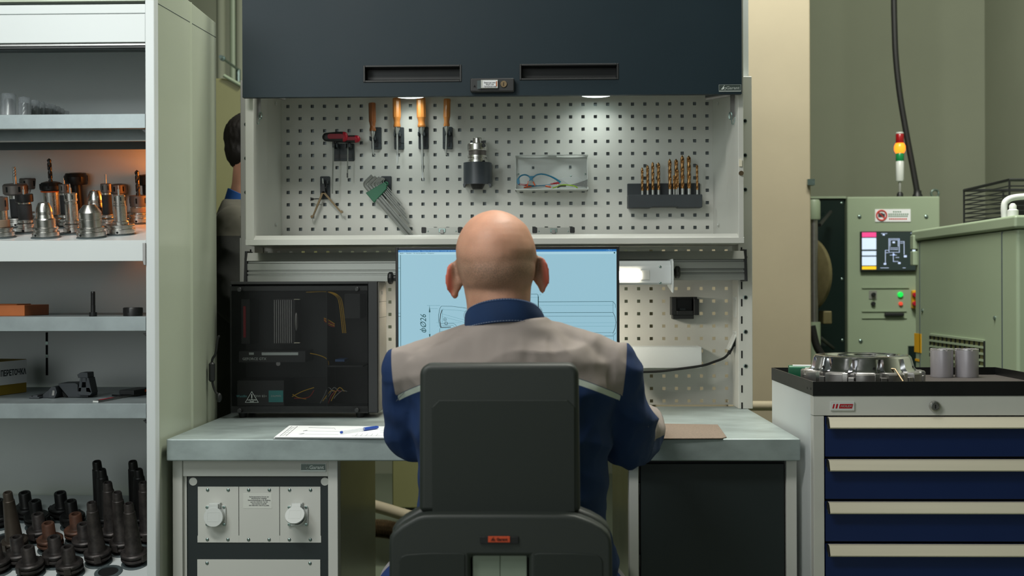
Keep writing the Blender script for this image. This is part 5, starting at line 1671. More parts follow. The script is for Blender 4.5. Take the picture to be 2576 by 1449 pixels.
# ------------------------------------------------------------------ computer on the left of the worktop
YG = 3.165
gx = lambda p, y=870: X(p, YG, y)
gzz = lambda y: Z(y, YG, 750)
pc = thing('computer_case', 'black computer case with a tinted glass side showing its parts', 'computer', (gx(760), YG + .09, ZD))
c0_, c1_, cz0, cz1 = gx(579), gx(951), gzz(1039), gzz(708)
PD = .158
CASE = mat('black_case_steel', (30, 32, 32), .42, .2, noise=.05, nscale=10)
MB().box(c0_, c1_, YG + .002, YG + PD, cz1 - .008, cz1).build('top_cover', CASE, pc, bev=.0015)
MB().box(c0_, c1_, YG + .002, YG + PD, cz0, cz0 + .012).build('bottom_tray', CASE, pc, bev=.001)
MB().box(c0_, c1_, YG + PD - .004, YG + PD, cz0 + .012, cz1 - .008).build('back_cover', CASE, pc)
MB().box(c0_, c0_ + .004, YG + .002, YG + PD - .004, cz0 + .012, cz1 - .008).build('rear_panel', CASE, pc)
MB().box(gx(926), c1_ - .001, YG - .001, YG + PD, cz0 + .0005, cz1 - .0005).build('front_bezel', M['black'], pc, bev=.002)
fb_ = MB().box(c1_ - .001, c1_ + .003, YG + .004, YG + PD - .004, cz0 + .004, cz1 - .003).build('front_plate', mat('grey_bezel', (96, 92, 84), .4, .2, noise=.05), pc, bev=.001)
MB().box(c1_ + .0025, c1_ + .0036, YG + .05, YG + .075, gzz(742), gzz(733)).build('port_panel', M['black'], fb_)
for yy in (760, 800):
    MB().box(c1_ + .0025, c1_ + .0033, YG + .006, YG + PD - .006, gzz(yy + .5), gzz(yy - .5)).build('seam', M['void'], fb_)
gl = mat('tinted_glass', (12, 15, 14), .22, alpha=.30, spec=.22)
MB().box(c0_ + .001, gx(925.5), YG - .004, YG - .0005, cz0 + .002, cz1 - .012).build('glass_panel', gl, pc, bev=.0006)
FROST = mat('smoked_strip', (66, 68, 68), .5, alpha=.75)
MB().box(c0_ + .0015, gx(925), YG - .0002, YG + .001, gzz(1039), gzz(1022)).build('edge_strip', FROST, pc)
MB().box(c0_ + .0015, gx(925), YG - .0002, YG + .001, gzz(731), gzz(720)).build('edge_strip', FROST, pc)
for px, py in ((605, 728), (899, 728), (604, 1032), (898, 1031)):
    c = Vector((gx(px), YG - .004, gzz(py)))
    MB().lathe([(.0065, 0), (.0065, .008), (.005, .0095), (.0001, .0095)], 18, Matrix.Translation(c) @ Matrix.Rotation(R(90), 4, 'X')).build('thumb_screw', M['black'], pc)
for px in (605, 902):
    for yy in (YG + .025, YG + PD - .03):
        MB().lathe([(.010, 0), (.013, cz0 - ZD - .0002)], 16, Matrix.Translation((gx(px), yy, ZD + .0001))).build('foot', M['rubber'], pc)
# inside
def pcbox(x0, x1, y0, y1, d0, d1, nm, mt, bev=.0005, par=None):
    return MB().box(gx(x0), gx(x1), YG + d0, YG + d1, gzz(y1), gzz(y0)).build(nm, mt, par or pc, bev=bev)
PCB = mat('dark_circuit_board', (24, 34, 34), .5, noise=.2, nscale=60)
pcbox(596, 815, 735, 960, .135, .14, 'motherboard', PCB)
pcbox(818, 820, 722, 1030, .02, .15, 'divider', CASE)
pcbox(820, 910, 921, 925, .02, .15, 'drive_shelf', CASE)
pcbox(838, 862, 906, 912, .03, .10, 'drive', mat('blue_drive', (30, 70, 120), .4), par=pc)
pcbox(862, 902, 740, 802, .03, .12, 'drive_bay', CASE)
fan = pcbox(600, 622, 752, 866, .03, .13, 'rear_fan', M['black'])
pcbox(605.5, 612, 770, 850, .028, .031, 'fan_light', mat('dim_red_plastic', (150, 16, 36), .4), par=fan)
cool = pcbox(678, 733, 752, 868, .05, .13, 'cooler', M['blacksteel'])
for k in range(9):
    pcbox(680 + k * 5.4, 682.2 + k * 5.4, 755, 865, .045, .05, 'fin', M['satin'], 0, cool)
for yy in (752.5, 863):
    pcbox(733, 747, yy, yy + 2, .035, .05, 'fan_bracket', M['handle'], 0, cool)
bl_ = MB().ball((gx(738), YG + .04, gzz(810)), .012, 16, 10, scale=(.5, .5, 2.2)).build('fan_blade', M['satin'], cool)
gpu = pcbox(598, 766, 884, 912, .012, .12, 'graphics_card', M['black'])
pcbox(624, 636, 887, 893, .010, .0125, 'white_trim', M['silvertext'], 0, gpu)
pcbox(656, 748, 887, 894, .010, .0125, 'white_trim', M['silvertext'], 0, gpu)
GT = mat('pale_print', (205, 214, 210), .5)
text('GEFORCE GTX', .0100, (gx(637), YG + .0118, gzz(903.5)), GT, gpu, weight=.0001, sx=1.0)
MB().lathe([(.006, 0), (.006, .003), (.0001, .003)], 18, Matrix.Translation((gx(696), YG + .02, gzz(916))) @ Matrix.Rotation(R(90), 4, 'X')).build('fan_header', M['satin'], gpu)
psu = pcbox(594, 712, 958, 1022, .010, .14, 'power_supply', M['blackmetal'])
TEAL = mat('teal_label', (60, 160, 158), .5)
tl = pcbox(673.5, 710, 983, 1012.5, .0085, .0105, 'teal_label', TEAL, 0, psu)
text('ZALMAN', .0072, (gx(692), YG + .0082, gzz(997)), GT, tl)
TB = mat('teal_print', (110, 196, 200), .5)
text('WattBit', .0092, (gx(605), YG + .0098, gzz(997.5)), TB, psu)
text('70W 83+', .0092, (gx(653), YG + .0098, gzz(997.5)), GT, psu)
tri = [(gx(617), gzz(1012)), (gx(651), gzz(1012)), (gx(634), gzz(984))]
cen = (sum(p[0] for p in tri) / 3, sum(p[1] for p in tri) / 3)
sm = MB()
for i in range(3):
    a, b = tri[i], tri[(i + 1) % 3]
    f_ = .93
    a2, b2 = [tuple(cen[k] + (q[k] - cen[k]) * f_ for k in (0, 1)) for q in (a, b)]
    sm.prism([a, b, b2, a2], YG - .0046, YG - .004)
st_ = sm.build('warning_triangle', GT, pc)
MB().box(cen[0] - .0009, cen[0] + .0009, YG - .0046, YG - .004, gzz(1001), gzz(991)).box(cen[0] - .0009, cen[0] + .0009, YG - .0046, YG - .004, gzz(1003.6), gzz(1002.4)).build('exclamation_mark', GT, st_)
text('CAUTION', .0054, (gx(634), YG - .0045, gzz(1005.8)), GT, st_)
text('GLASS', .0040, (gx(634), YG - .0045, gzz(1009.6)), GT, st_)
YW, RW, KW = mat('yellow_wire', (190, 150, 20), .5), mat('red_wire', (150, 40, 30), .5), mat('grey_wire', (120, 124, 122), .5)
def wire(pts, mt, d=.025, r=.0013):
    MB().tube(spline([W(x_, y_, YG + d) for x_, y_ in pts], 5), r, 6).build('cable', mt, pc)
for o in (0, 4, 8):
    wire([(770 + o, 735), (820 + o, 734), (845 + o, 745), (853 + o, 762), (858 + o, 800), (862 + o, 838)], YW, .03)
for o in (0, 4, 8, 12):
    wire([(815, 800 + o / 2), (828, 806 + o), (842, 815 + o * .6)], RW if o % 8 else YW, .03)
wire([(780, 889), (800, 893), (818, 900), (826, 910), (827, 918)], YW, .03)
for k, (a, b, c) in enumerate((((735, 998), (760, 985), (790, 975)), ((740, 1002), (775, 1000), (790, 982)), ((736, 992), (750, 1000), (770, 1004)))):
    wire([a, b, c], (YW, RW, YW)[k], .03)
for k in range(6):
    wire([(805 + k * 7, 1015 - k % 3 * 6), (816 + k * 6, 995), (826 + k * 7, 975 + k % 2 * 8), (838 + k * 7, 985)], (KW, YW, KW, RW, YW, KW)[k], .03)

# cable beside the case
cb = [W(x_, y_, 3.10) for x_, y_ in ((553, 846), (549, 848), (546, 862), (542, 890), (534, 905), (532, 935), (535, 965), (542, 985), (550, 994))]
ct = thing('cable', 'black cable with a ferrite lump hanging beside the tall white cabinet', 'cable', cb[5])
MB().tube(spline(cb, 5), .0034, 8).build('cord', M['rubber'], ct)
MB().lathe([(.005, -.026), (.0085, -.022), (.0085, .022), (.005, .026)], 14, Matrix.Translation(W(533, 936, 3.10))).build('ferrite', M['black'], ct)
MB().ball(W(551, 1000, 3.10), .012, 14, 8, scale=(.7, .7, 1.1)).build('plug', M['black'], ct)

# ------------------------------------------------------------------ monitor
YM = 3.06
mxx = lambda p: X(p, YM, 700)
mzz = lambda y: Z(y, YM, 1276)
mo = thing('monitor', 'wide black framed monitor showing a technical drawing in pale blue', 'monitor', (mxx(1276), YM, ZD))
mz0_ = mzz(948)
SZT = mzz(628)
MB().box(mxx(995), mxx(1558), YM + .003, YM + .035, mz0_, mzz(621)).build('housing', M['black'], mo, bev=.003)
MB().frame(mxx(995), mxx(1558), mz0_, mzz(621), mxx(1002), mxx(1551), mz0_ + .012, mzz(628), YM - .001, YM + .006).build('bezel', M['blackmetal'], mo, bev=.0012)
SC = mat('screen_pale_blue', (6, 8, 10), .35, emit=(152, 196, 212), estr=.92)
SB = mat('screen_title_blue', (6, 8, 10), .35, emit=(44, 116, 178), estr=.95)
SM = mat('screen_menu_blue', (6, 8, 10), .35, emit=(168, 208, 222), estr=.95)
SL = mat('screen_dark_line', (8, 10, 10), .5, emit=(16, 74, 80), estr=.9)
SK = mat('screen_black_line', (4, 5, 5), .5, emit=(8, 22, 26), estr=.6)
SF = mat('screen_fine_line', (8, 10, 10), .5, emit=(84, 140, 152), estr=.95)
ST = mat('screen_title_text', (8, 10, 10), .5, emit=(140, 190, 230), estr=.95)
scr2 = MB().box(mxx(1002), mxx(1551), YM + .0005, YM + .003, mz0_ + .012, SZT).build('screen', SC, mo)
def srect(x0, x1, y0, y1, nm, mt, d=.0003):
    return MB().box(mxx(x0), mxx(x1), YM + .0005 - d, YM + .0006, mzz(y1), mzz(y0)).build(nm, mt, scr2)
srect(1002, 1551, 628, 633.5, 'title_bar', SB)
srect(1002, 1551, 633.5, 640, 'menu_bar', SM)
text('Сверло_А303/04/18-00.jpg - Средство просмотра фотографий Windows', .0046, (mxx(1007), YM - .0002, mzz(630.5)), ST, scr2, align='LEFT')
for x_, s in ((1006, 'Файл ▾'), (1022, 'Печать ▾'), (1040, 'Эл. почта'), (1058, 'Запись ▾'), (1076, 'Открыть ▾')):
    text(s, .0040, (mxx(x_), YM - .0002, mzz(636.5)), SL, scr2, align='LEFT')
text('– ❐ ×', .0060, (mxx(1532), YM - .0002, mzz(630.5)), ST, scr2)
MB().lathe([(.0001, .0012), (.0022, .0012), (.0022, 0)], 12, Matrix.Translation((mxx(1546), YM + .001, mzz(637))) @ Matrix.Rotation(R(90), 4, 'X'), cap=False).build('help_mark', SL, scr2)
def line(pts, w, mt, nm='drawing_line'):
    r = w / 2 / (F / YM)
    MB().tube([Vector((mxx(x_), YM + .0004, mzz(y_))) for x_, y_ in pts], max(r, .0003), 4).build(nm, mt, scr2)
L_ = line
L_([(1007.5, 640), (1007.5, 900)], 1.6, SL)
for yy in (673, 787, 876):
    L_([(1001, yy), (1007.5, yy)], 1.0, SL)
L_([(1001, 682), (1007, 682)], .7, SF)
L_([(1001, 795), (1007, 795)], 1.2, SK)
# left end view and dimension
L_([(1080.5, 768), (1080.5, 862)], 1.0, SF)
L_([(1074, 768), (1107, 768)], .8, SF); L_([(1082, 776), (1101, 776)], .7, SF); L_([(1074, 852.5), (1104, 852.5)], .8, SF)
for y0, y1 in ((769, 785), (852, 840)):
    MB().prism([(mxx(1080.5), mzz(y0)), (mxx(1078.5), mzz(y1)), (mxx(1082.5), mzz(y1))], YM - .0001, YM + .0006).build('arrow_head', SL, scr2)
text('ϕØ26', .0225, (mxx(1065), YM - .0002, mzz(814)), SL, scr2, rot=(90, -90, 0), shear=.25, sx=.9)
L_([(1110, 769.5), (1135, 770), (1160, 773), (1180, 776)], 1.2, SL)
L_([(1110, 778), (1150, 780), (1180, 784)], .8, SF)
L_([(1110, 769.5), (1106, 776), (1103, 792), (1103, 808), (1107, 822)], 1.4, SL)
L_([(1112, 779), (1108, 790), (1106, 806), (1109, 823)], 2.4, SK)
L_([(1114, 776), (1112, 792), (1112, 810)], 1.0, SF)
L_([(1107, 823), (1134, 822.5)], 2.2, SK)
L_([(1108, 814), (1140, 813), (1146, 817), (1149, 823)], 1.0, SL); L_([(1112, 818), (1138, 818), (1143, 822)], .8, SL)
L_([(1112, 789), (1140, 797), (1172, 806)], .7, SF); L_([(1113, 796), (1150, 806), (1172, 812)], .7, SF)
L_([(1097, 811), (1160, 811.5)], .6, SF); L_([(1099, 819.5), (1110, 819.5)], .6, SF)
L_([(1106, 826), (1104, 855)], 1.2, SL); L_([(1106, 826), (1130, 825)], .9, SF); L_([(1106, 833), (1126, 832)], .9, SF)
def circ(x_, y_, r, w, mt):
    MB().tube([Vector((mxx(x_) + r / (F / YM) * math.cos(q), YM + .0004, mzz(y_) + r / (F / YM) * math.sin(q))) for q in np.linspace(0, 2 * math.pi, 17)[:-1]], max(w / 2 / (F / YM), .0003), 4, closed=True).build('drawing_circle', mt, scr2)
circ(1119, 803, 3.8, 1, SL); circ(1119, 803, 1.6, .8, SL); circ(1122, 813, 3.6, 1.3, SK); circ(1120, 836, 4.5, .8, SF); circ(1359, 741, 1.6, .5, SF)
# right side view of the shaft
L_([(1335, 740), (1351, 740), (1353.5, 742), (1353.5, 790)], 1.3, SL); L_([(1335, 748.5), (1353, 748.5)], .6, SF); L_([(1354.5, 746), (1354.5, 780)], 1.6, SK)
L_([(1355, 759.5), (1542, 759.5)], 1.5, SL); L_([(1355, 768.5), (1542, 769)], .7, SF)
L_([(1542, 759.5), (1548, 767), (1548, 775)], 1.3, SL); L_([(1542, 759.5), (1542, 787)], .8, SL)
L_([(1360, 787), (1542, 787)], 1.4, SL); L_([(1360, 787), (1360, 800)], 1.2, SL); L_([(1361, 795.5), (1543, 796)], .9, SL)
L_([(1542, 787), (1547, 798), (1549, 812), (1547, 826), (1542, 838)], 1.5, SK)
L_([(1380, 812.5), (1549, 812.5)], .6, SF); L_([(1400, 821), (1549, 821)], .6, SF); L_([(1470, 837.5), (1542, 837.5)], 1.0, SL); L_([(1476, 846), (1542, 846)], 1.2, SL)
L_([(1542, 837), (1542, 846), (1548, 838)], 1.0, SL); L_([(1543, 846), (1543, 870)], .8, SL); L_([(1548, 860), (1543, 866)], .9, SL)
MB().box(mxx(1255), mxx(1297), YM + .035, YM + .055, ZD + .02, ZD + .22).build('stand_neck', M['black'], mo, bev=.004)
MB().box(mxx(1200), mxx(1352), YM - .04, YM + .10, ZD + .0003, ZD + .012).build('stand_base', M['black'], mo, bev=.004)

# ------------------------------------------------------------------ lamp on the rail
YL = 3.22
lx2 = lambda p: X(p, YL, 690)
lz2 = lambda y: Z(y, YL, 1600)
tk = thing('task_lamp', 'white box lamp with a lit warm window hung on the rail behind the monitor', 'lamp', (lx2(1340), YL + .05, lz2(716)))
MB().prism([(YL + .004, lz2(716)), (YL, lz2(712)), (YL, lz2(669)), (YL + .02, lz2(656)), (YL + .10, lz2(656)), (YL + .10, lz2(716))], lx2(995), lx2(1689), 'x').build('lamp_housing', M['cabwhite'], tk, bev=.001, smooth=20)
MB().box(lx2(1520), lx2(1610), YL - .002, YL + .001, lz2(703), lz2(683)).build('lit_window', M['ledwarm'], tk)
MB().box(lx2(1610.5), lx2(1634), YL - .0015, YL + .001, lz2(704), lz2(680)).build('lamp_cover', M['acrylic'], tk)
for px, py in ((1661, 671.5), (1661, 712)):
    screw(tk, lx2(px), YL, lz2(py), .0036)
MB().prism([(YL - .012, lz2(737)), (YL - .02, lz2(700)), (YL - .016, lz2(660)), (YL - .004, lz2(652)), (YL + .107, lz2(652)), (YL + .107, lz2(720))], lx2(1689.5), lx2(1693), 'x').build('end_bracket', M['cabwhite'], tk, bev=.0006)
for s, p in ((1, 1693), (-1, 993)):
    xx = lx2(p)
    kn = MB()
    zc = lz2(685 if s > 0 else 697)
    rot = Matrix.Translation((xx, YL + .03, zc)) @ Matrix.Rotation(R(90 * s), 4, 'Y')
    kn.lathe([(.009, 0), (.009, .007), (.0155, .009), (.0175, .012), (.0175, .019), (.014, .023), (.0001, .023)], 8, rot)
    kn.build('clamp_knob', M['black'], tk, bev=.001)
pl_ = bpy.data.lights.new('lamp_glow', 'AREA')
pl_.shape, pl_.size, pl_.size_y, pl_.energy, pl_.color = 'RECTANGLE', .10, .02, .35, (1, .9, .72)
po = bpy.data.objects.new('lamp_glow', pl_)
COL.objects.link(po)
po.location = (lx2(1565), YL - .004, lz2(693))
po.rotation_euler = (R(90), 0, 0)

# ------------------------------------------------------------------ fittings on the lower panel
a, b = W(1690, 803, 3.47), W(1755, 747, 3.47)
bh = thing('black_holder', 'empty black plastic device holder on the lower perforated panel', 'holder', ((a.x + b.x) / 2, YP, a.z))
MB().frame(a.x, b.x, a.z + .012, b.z, a.x + .015, b.x - .012, a.z + .026, b.z - .004, 3.475, 3.515).build('holder_frame', M['black'], bh, bev=.002)
MB().box(a.x + .004, b.x - .010, 3.48, 3.52, a.z, a.z + .013).build('holder_foot', M['black'], bh, bev=.002)
MB().box(a.x, b.x, 3.512, YP, a.z + .012, b.z).build('holder_back', M['blackmetal'], bh)
MB().box(b.x - .012, b.x + .004, 3.468, 3.515, a.z + .012, b.z - .006).build('holder_side', M['black'], bh, bev=.002)
MB().box((a.x + b.x) / 2 - .012, (a.x + b.x) / 2 + .006, 3.50, 3.513, a.z + .025, a.z + .032).build('contact', M['bushing'], bh)
a, b = W(1592, 926, 3.44), W(1765, 873, 3.44)
bn = thing('sheet_bin', 'plain white sheet metal bin hung on the lower perforated panel', 'bin', ((a.x + b.x) / 2, 3.5, a.z))
MB().box(a.x, b.x, 3.44, 3.442, a.z, b.z).build('front_panel', M['cabwhite'], bn, bev=.0006)
MB().box(a.x, b.x, 3.442, YP, a.z, a.z + .002).build('bottom_panel', M['cabwhite'], bn)
for xx in (a.x, b.x - .0015):
    MB().box(xx, xx + .0015, 3.442, YP, a.z + .002, b.z).build('side_panel', M['cabwhite'], bn)
MB().box(a.x + .0015, b.x - .0015, YP - .0015, YP - .0001, a.z + .002, b.z).build('rear_panel', M['cabwhite'], bn)
# two white flap sockets on the inside of the right upright
xi = px1 + .0005
def side_socket(y0, y1, ang, lab):
    zt3, zb3 = Z(y0, 3.46, 1846), Z(y1, 3.46, 1846)
    s = thing('wall_socket', lab, 'socket', (xi, 3.46, (zt3 + zb3) / 2), group='flap sockets on the right upright')
    MB().box(xi - .008, xi, 3.43, 3.485, zb3, zt3).build('socket_base', M['acrylic'], s, bev=.002)
    mtx = Matrix.Translation((xi - .008, 3.457, zt3 - .004)) @ Matrix.Rotation(R(ang), 4, 'Y')
    MB().prism([(-.026, -.004), (.026, -.004), (.026, -(zt3 - zb3) + .014), (.018, -(zt3 - zb3) + .006), (-.018, -(zt3 - zb3) + .006), (-.026, -(zt3 - zb3) + .014)], -.006, -.0005, 'x', mtx=mtx).build('lid', M['acrylic'], s, bev=.0015)
    MB().cyl((xi - .010, 3.43, zt3 - .003), (xi - .010, 3.484, zt3 - .003), .0065, 14).build('hinge', M['acrylic'], s)
    return s
side_socket(748, 801, 1, 'closed white flap socket, upper of two on the right upright')
side_socket(834, 887, 24, 'white flap socket with the black cable plugged in, lower of two')
cbl = [W(1330, 1010, 3.34), W(1400, 975, 3.36), W(1540, 940, 3.40), W(1612, 936, 3.42), W(1660, 934, 3.43), W(1700, 929, 3.43), W(1765, 920, 3.43), W(1800, 909, 3.44), W(1822, 900, 3.45), W(1834, 888, 3.455)]
cc = thing('power_cable', 'black power cable running from the lower flap socket behind the seated man', 'cable', cbl[4])
MB().tube(spline(cbl, 6), .0037, 10).build('cord', M['rubber'], cc)
pts = spline([W(1833, 890, 3.455), W(1839, 878, 3.458), W(1846, 862, 3.46), W(1849, 853, 3.46)], 6)
MB().tube(pts, [.0048 + .0012 * (i % 2) if i < len(pts) * .5 else .008 for i in range(len(pts))], 12).build('plug', M['black'], cc)

# ------------------------------------------------------------------ papers, pen, pad
def on_desk(px, py, z=ZD):
    d = ray(px, py)
    return CAM + d * ((z - H) / d.z)
sheets = [((688, 1102.5), (1130, 1104), (1120, 1076), (727, 1073), 'lowest sheet of the drawing stack on the left of the worktop', 0),
          ((692, 1101.0), (1130, 1103), (1118, 1075), (730, 1072), 'middle sheet of the drawing stack under the pen', 1),
          ((690, 1099.6), (1130, 1101.5), (1116, 1074), (728, 1070.5), 'top sheet with a printed drawing under the blue pen', 2)]
for (q0, q1, q2, q3, lab, k) in sheets:
    z_ = ZD + .0006 + k * .0016
    ps = [on_desk(*q, z=z_ + .001) for q in (q0, q1, q2, q3)]
    sh_ = thing('paper_sheet', lab, 'paper', ps[0], group='sheets of paper on the worktop')
    mb = MB().prism([(p.x, p.y) for p in ps], z_, z_ + .0012, 'z')
    pg = mb.build('page', M['paper'], sh_)
    if k == 2:
        def pl(u, v, u2, v2, w=.0006, mt='ink'):
            A = [ps[0].lerp(ps[1], a_).lerp(ps[3].lerp(ps[2], a_), b_) for a_, b_ in ((u, v), (u2, v2))]
            for q in A:
                q.z = z_ + .0013
            MB().tube(A, w, 4).build('print_line', M[mt], pg)
        pl(.025, .08, .025, .92); pl(.06, .08, .06, .92); pl(.04, .1, .04, .85, .0004, 'inkblue')
        for k2 in range(4):
            pl(.03, .12 + .2 * k2, .055, .2 + .2 * k2, .0004, 'inkblue')
        pl(.14, .82, .30, .78, .0005); pl(.30, .82, .32, .66, .0004, 'inkblue'); pl(.14, .52, .36, .48, .0004, 'inkblue'); pl(.12, .25, .36, .22, .0004, 'inkblue'); pl(.13, .5, .15, .56, .0009); pl(.13, .24, .15, .3, .0008)
        for k2 in range(5):
            pl(.46 + .03 * k2, .12, .47 + .03 * k2, .3, .0004, 'inkblue')
        pl(.44, .12, .64, .12, .0004, 'inkblue'); pl(.60, .45, .9, .42, .0004, 'inkblue'); pl(.60, .6, .9, .58, .0004, 'inkblue')
zp = ZD + .0062
a, b = on_desk(857, 1089.5, zp + .002), on_desk(951, 1076, zp + .002)
a.z = b.z = zp + .0036
pn = thing('pen', 'blue and clear ballpoint pen lying on the top sheet', 'pen', a)
ab = b - a
MB().tube([a + ab * .02, a + ab * .70], .0033, 10).build('barrel', M['clearpl'], pn)
MB().tube([a, a + ab * .03, a + ab * .035], [.003, .0036, .0036], 10).build('end_plug', M['bluepl'], pn)
MB().tube([a + ab * .62, a + ab * .66, a + ab * .97, b], [.0042, .0044, .004, .0026], 12).build('cap', M['bluepl'], pn)
MB().tube([a + ab * .66 + Vector((0, -.0035, .003)), a + ab * .96 + Vector((0, -.0035, .003))], .0011, 6).build('clip', M['bluepl'], pn)
ps = [on_desk(*q, z=ZD + .002) for q in ((1560, 1104), (1816, 1102.5), (1828, 1099.5), (1806, 1068.5), (1560, 1064))]
pad = MB().prism([(p.x, p.y) for p in ps], ZD + .0002, ZD + .0028, 'z').build('mouse_pad', M['cork'], bev=.001)
tag(pad, 'thin tan cloth mouse pad at the right front of the worktop', 'mouse pad')

# the lamp's second, downward window lights the panel below the rail
dw = MB().box(lx2(1380), lx2(1540), YL + .05, YL + .075, lz2(716) - .002, lz2(716) + .001).build('lower_window', M['ledwarm'], tk)
d2 = area('lower_glow', (lx2(1460), YL + .062, lz2(716) - .006), (lx2(1500), YL + .12, ZD), .16, .025, 1.5, (1, .93, .80))
d3 = area('lower_glow', (lx2(1060), YL + .062, lz2(716) - .006), (lx2(1030), YL + .14, ZD), .16, .025, .9, (1, .93, .80))
MB().box(lx2(1020), lx2(1110), YL + .05, YL + .075, lz2(716) - .002, lz2(716) + .001).build('lower_window', M['ledwarm'], tk)
# ------------------------------------------------------------------ people
from mathutils import noise as mnoise


def limb(mb, pts, rad, seg=16, n=4, flat=None):
    """tapered limb with round joints, closed"""
    P_ = [Vector(p) for p in pts]
    for i in range(len(P_) - 1):
        a, b, ra, rb = P_[i], P_[i + 1], rad[i], rad[i + 1]
        mb.tube([a.lerp(b, t / n) for t in range(n + 1)], [ra + (rb - ra) * t / n for t in range(n + 1)], seg)
    for p, r in zip(P_, rad):
        mb.ball(p, r, seg, 10)
    return mb


def loft(mb, rings, seg=36, ex=2.3):
    """rings: (cx, cy, cz, half width, half depth)"""
    vs, fs = [], []
    for (cx, cy, cz_, a, b) in rings:
        for j in range(seg):
            t = 2 * math.pi * j / seg
            c, s = math.cos(t), math.sin(t)
            vs.append((cx + a * math.copysign(abs(c) ** (2 / ex), c), cy + b * math.copysign(abs(s) ** (2 / ex), s), cz_))
    for i in range(len(rings) - 1):
        for j in range(seg):
            j2 = (j + 1) % seg
            fs.append((i * seg + j, i * seg + j2, (i + 1) * seg + j2, (i + 1) * seg + j))
    fs.append(tuple(reversed(range(seg))))
    fs.append(tuple(range((len(rings) - 1) * seg, len(rings) * seg)))
    return mb.add(vs, fs)


def fused(mb, voxel, smooth=6, name='tmp'):
    """overlapping closed shapes -> one continuous skin (vertices, faces)"""
    me = mb.mesh(name, M['navy'], smooth=0)
    ob = bpy.data.objects.new(name, me)
    COL.objects.link(ob)
    r = ob.modifiers.new('r', 'REMESH')
    r.mode, r.voxel_size = 'VOXEL', voxel
    s = ob.modifiers.new('s', 'SMOOTH')
    s.factor, s.iterations = .5, smooth
    bpy.context.view_layer.update()
    ev = ob.evaluated_get(bpy.context.evaluated_depsgraph_get())
    m2 = ev.to_mesh()
    V = np.empty(len(m2.vertices) * 3)
    m2.vertices.foreach_get('co', V)
    N_ = np.empty(len(m2.vertices) * 3)
    m2.vertices.foreach_get('normal', N_)
    fs = [tuple(p.vertices) for p in m2.polygons]
    ev.to_mesh_clear()
    bpy.data.objects.remove(ob)
    return V.reshape(-1, 3), N_.reshape(-1, 3), fs


def skin_object(name, V, fs, mt, parent, attrs=None):
    me = bpy.data.meshes.new(name)
    o = root_of(parent)
    me.from_pydata([tuple(v) for v in (V - np.array(o))], [], fs)
    me.materials.append(mt)
    me.polygons.foreach_set('use_smooth', [True] * len(me.polygons))
    for k, a in (attrs or {}).items():
        at = me.attributes.new(k, 'FLOAT', 'POINT')
        at.data.foreach_set('value', np.asarray(a, dtype=np.float32))
    me.update()
    ob = bpy.data.objects.new(name, me)
    COL.objects.link(ob)
    ob.parent = parent
    return ob


def folds(V, N_, amp, f, seed, stretch):
    out = np.zeros(len(V))
    for i, v in enumerate(V):
        p = Vector((v[0] * stretch[0] * f + seed, v[1] * stretch[1] * f, v[2] * stretch[2] * f))
        n1 = mnoise.noise(p)
        n2 = mnoise.noise(p * 2.3 + Vector((3, 1, 7)))
        out[i] = (1 - abs(n1) * 2.2) * .65 + n2 * .35 - .33
    return V + N_ * (out * amp)[:, None]


def sstep(x, a, b):
    t = np.clip((x - a) / (b - a), 0, 1)
    return t * t * (3 - 2 * t)


# materials
def attr_mat(name, base, layers, rough, bump=.15, bscale=900, sss=0.0, noise_amt=.06, speck=None):
    """layers: (attribute, colour, low, high): colour mixes in as the attribute rises from low to high"""
    mt = mat(name, base, rough, noise=noise_amt, nscale=14, bump=bump, bscale=bscale)
    nt = mt.node_tree
    b = nt.nodes['Principled BSDF']
    src = b.inputs['Base Color'].links[0].from_socket
    for (an, col, lo, hi) in layers:
        at = nt.nodes.new('ShaderNodeAttribute')
        at.attribute_name = an
        mr = nt.nodes.new('ShaderNodeMapRange')
        mr.inputs['From Min'].default_value, mr.inputs['From Max'].default_value = lo, hi
        nt.links.new(at.outputs['Fac'], mr.inputs['Value'])
        fac = mr.outputs[0]
        if speck and an == speck:
            n = nt.nodes.new('ShaderNodeTexNoise')
            n.inputs['Scale'].default_value = 620
            n.inputs['Detail'].default_value = 2
            tc = nt.nodes.new('ShaderNodeTexCoord')
            nt.links.new(tc.outputs['Object'], n.inputs['Vector'])
            m1 = nt.nodes.new('ShaderNodeMapRange')
            m1.inputs['From Min'].default_value, m1.inputs['From Max'].default_value = .35, .6
            m1.inputs['To Min'].default_value, m1.inputs['To Max'].default_value = .55, 1.0
            nt.links.new(n.outputs['Fac'], m1.inputs['Value'])
            mu = nt.nodes.new('ShaderNodeMath')
            mu.operation = 'MULTIPLY'
            nt.links.new(fac, mu.inputs[0])
            nt.links.new(m1.outputs[0], mu.inputs[1])
            fac = mu.outputs[0]
        mx = nt.nodes.new('ShaderNodeMix')
        mx.data_type = 'RGBA'
        nt.links.new(fac, mx.inputs['Factor'])
        nt.links.new(src, mx.inputs[6])
        mx.inputs[7].default_value = lin(col)
        src = mx.outputs[2]
    nt.links.new(src, b.inputs['Base Color'])
    if sss:
        b.inputs['Subsurface Weight'].default_value = sss
        b.inputs['Subsurface Radius'].default_value = (.012, .004, .002)
        b.inputs['Subsurface Scale'].default_value = .6
    return mt


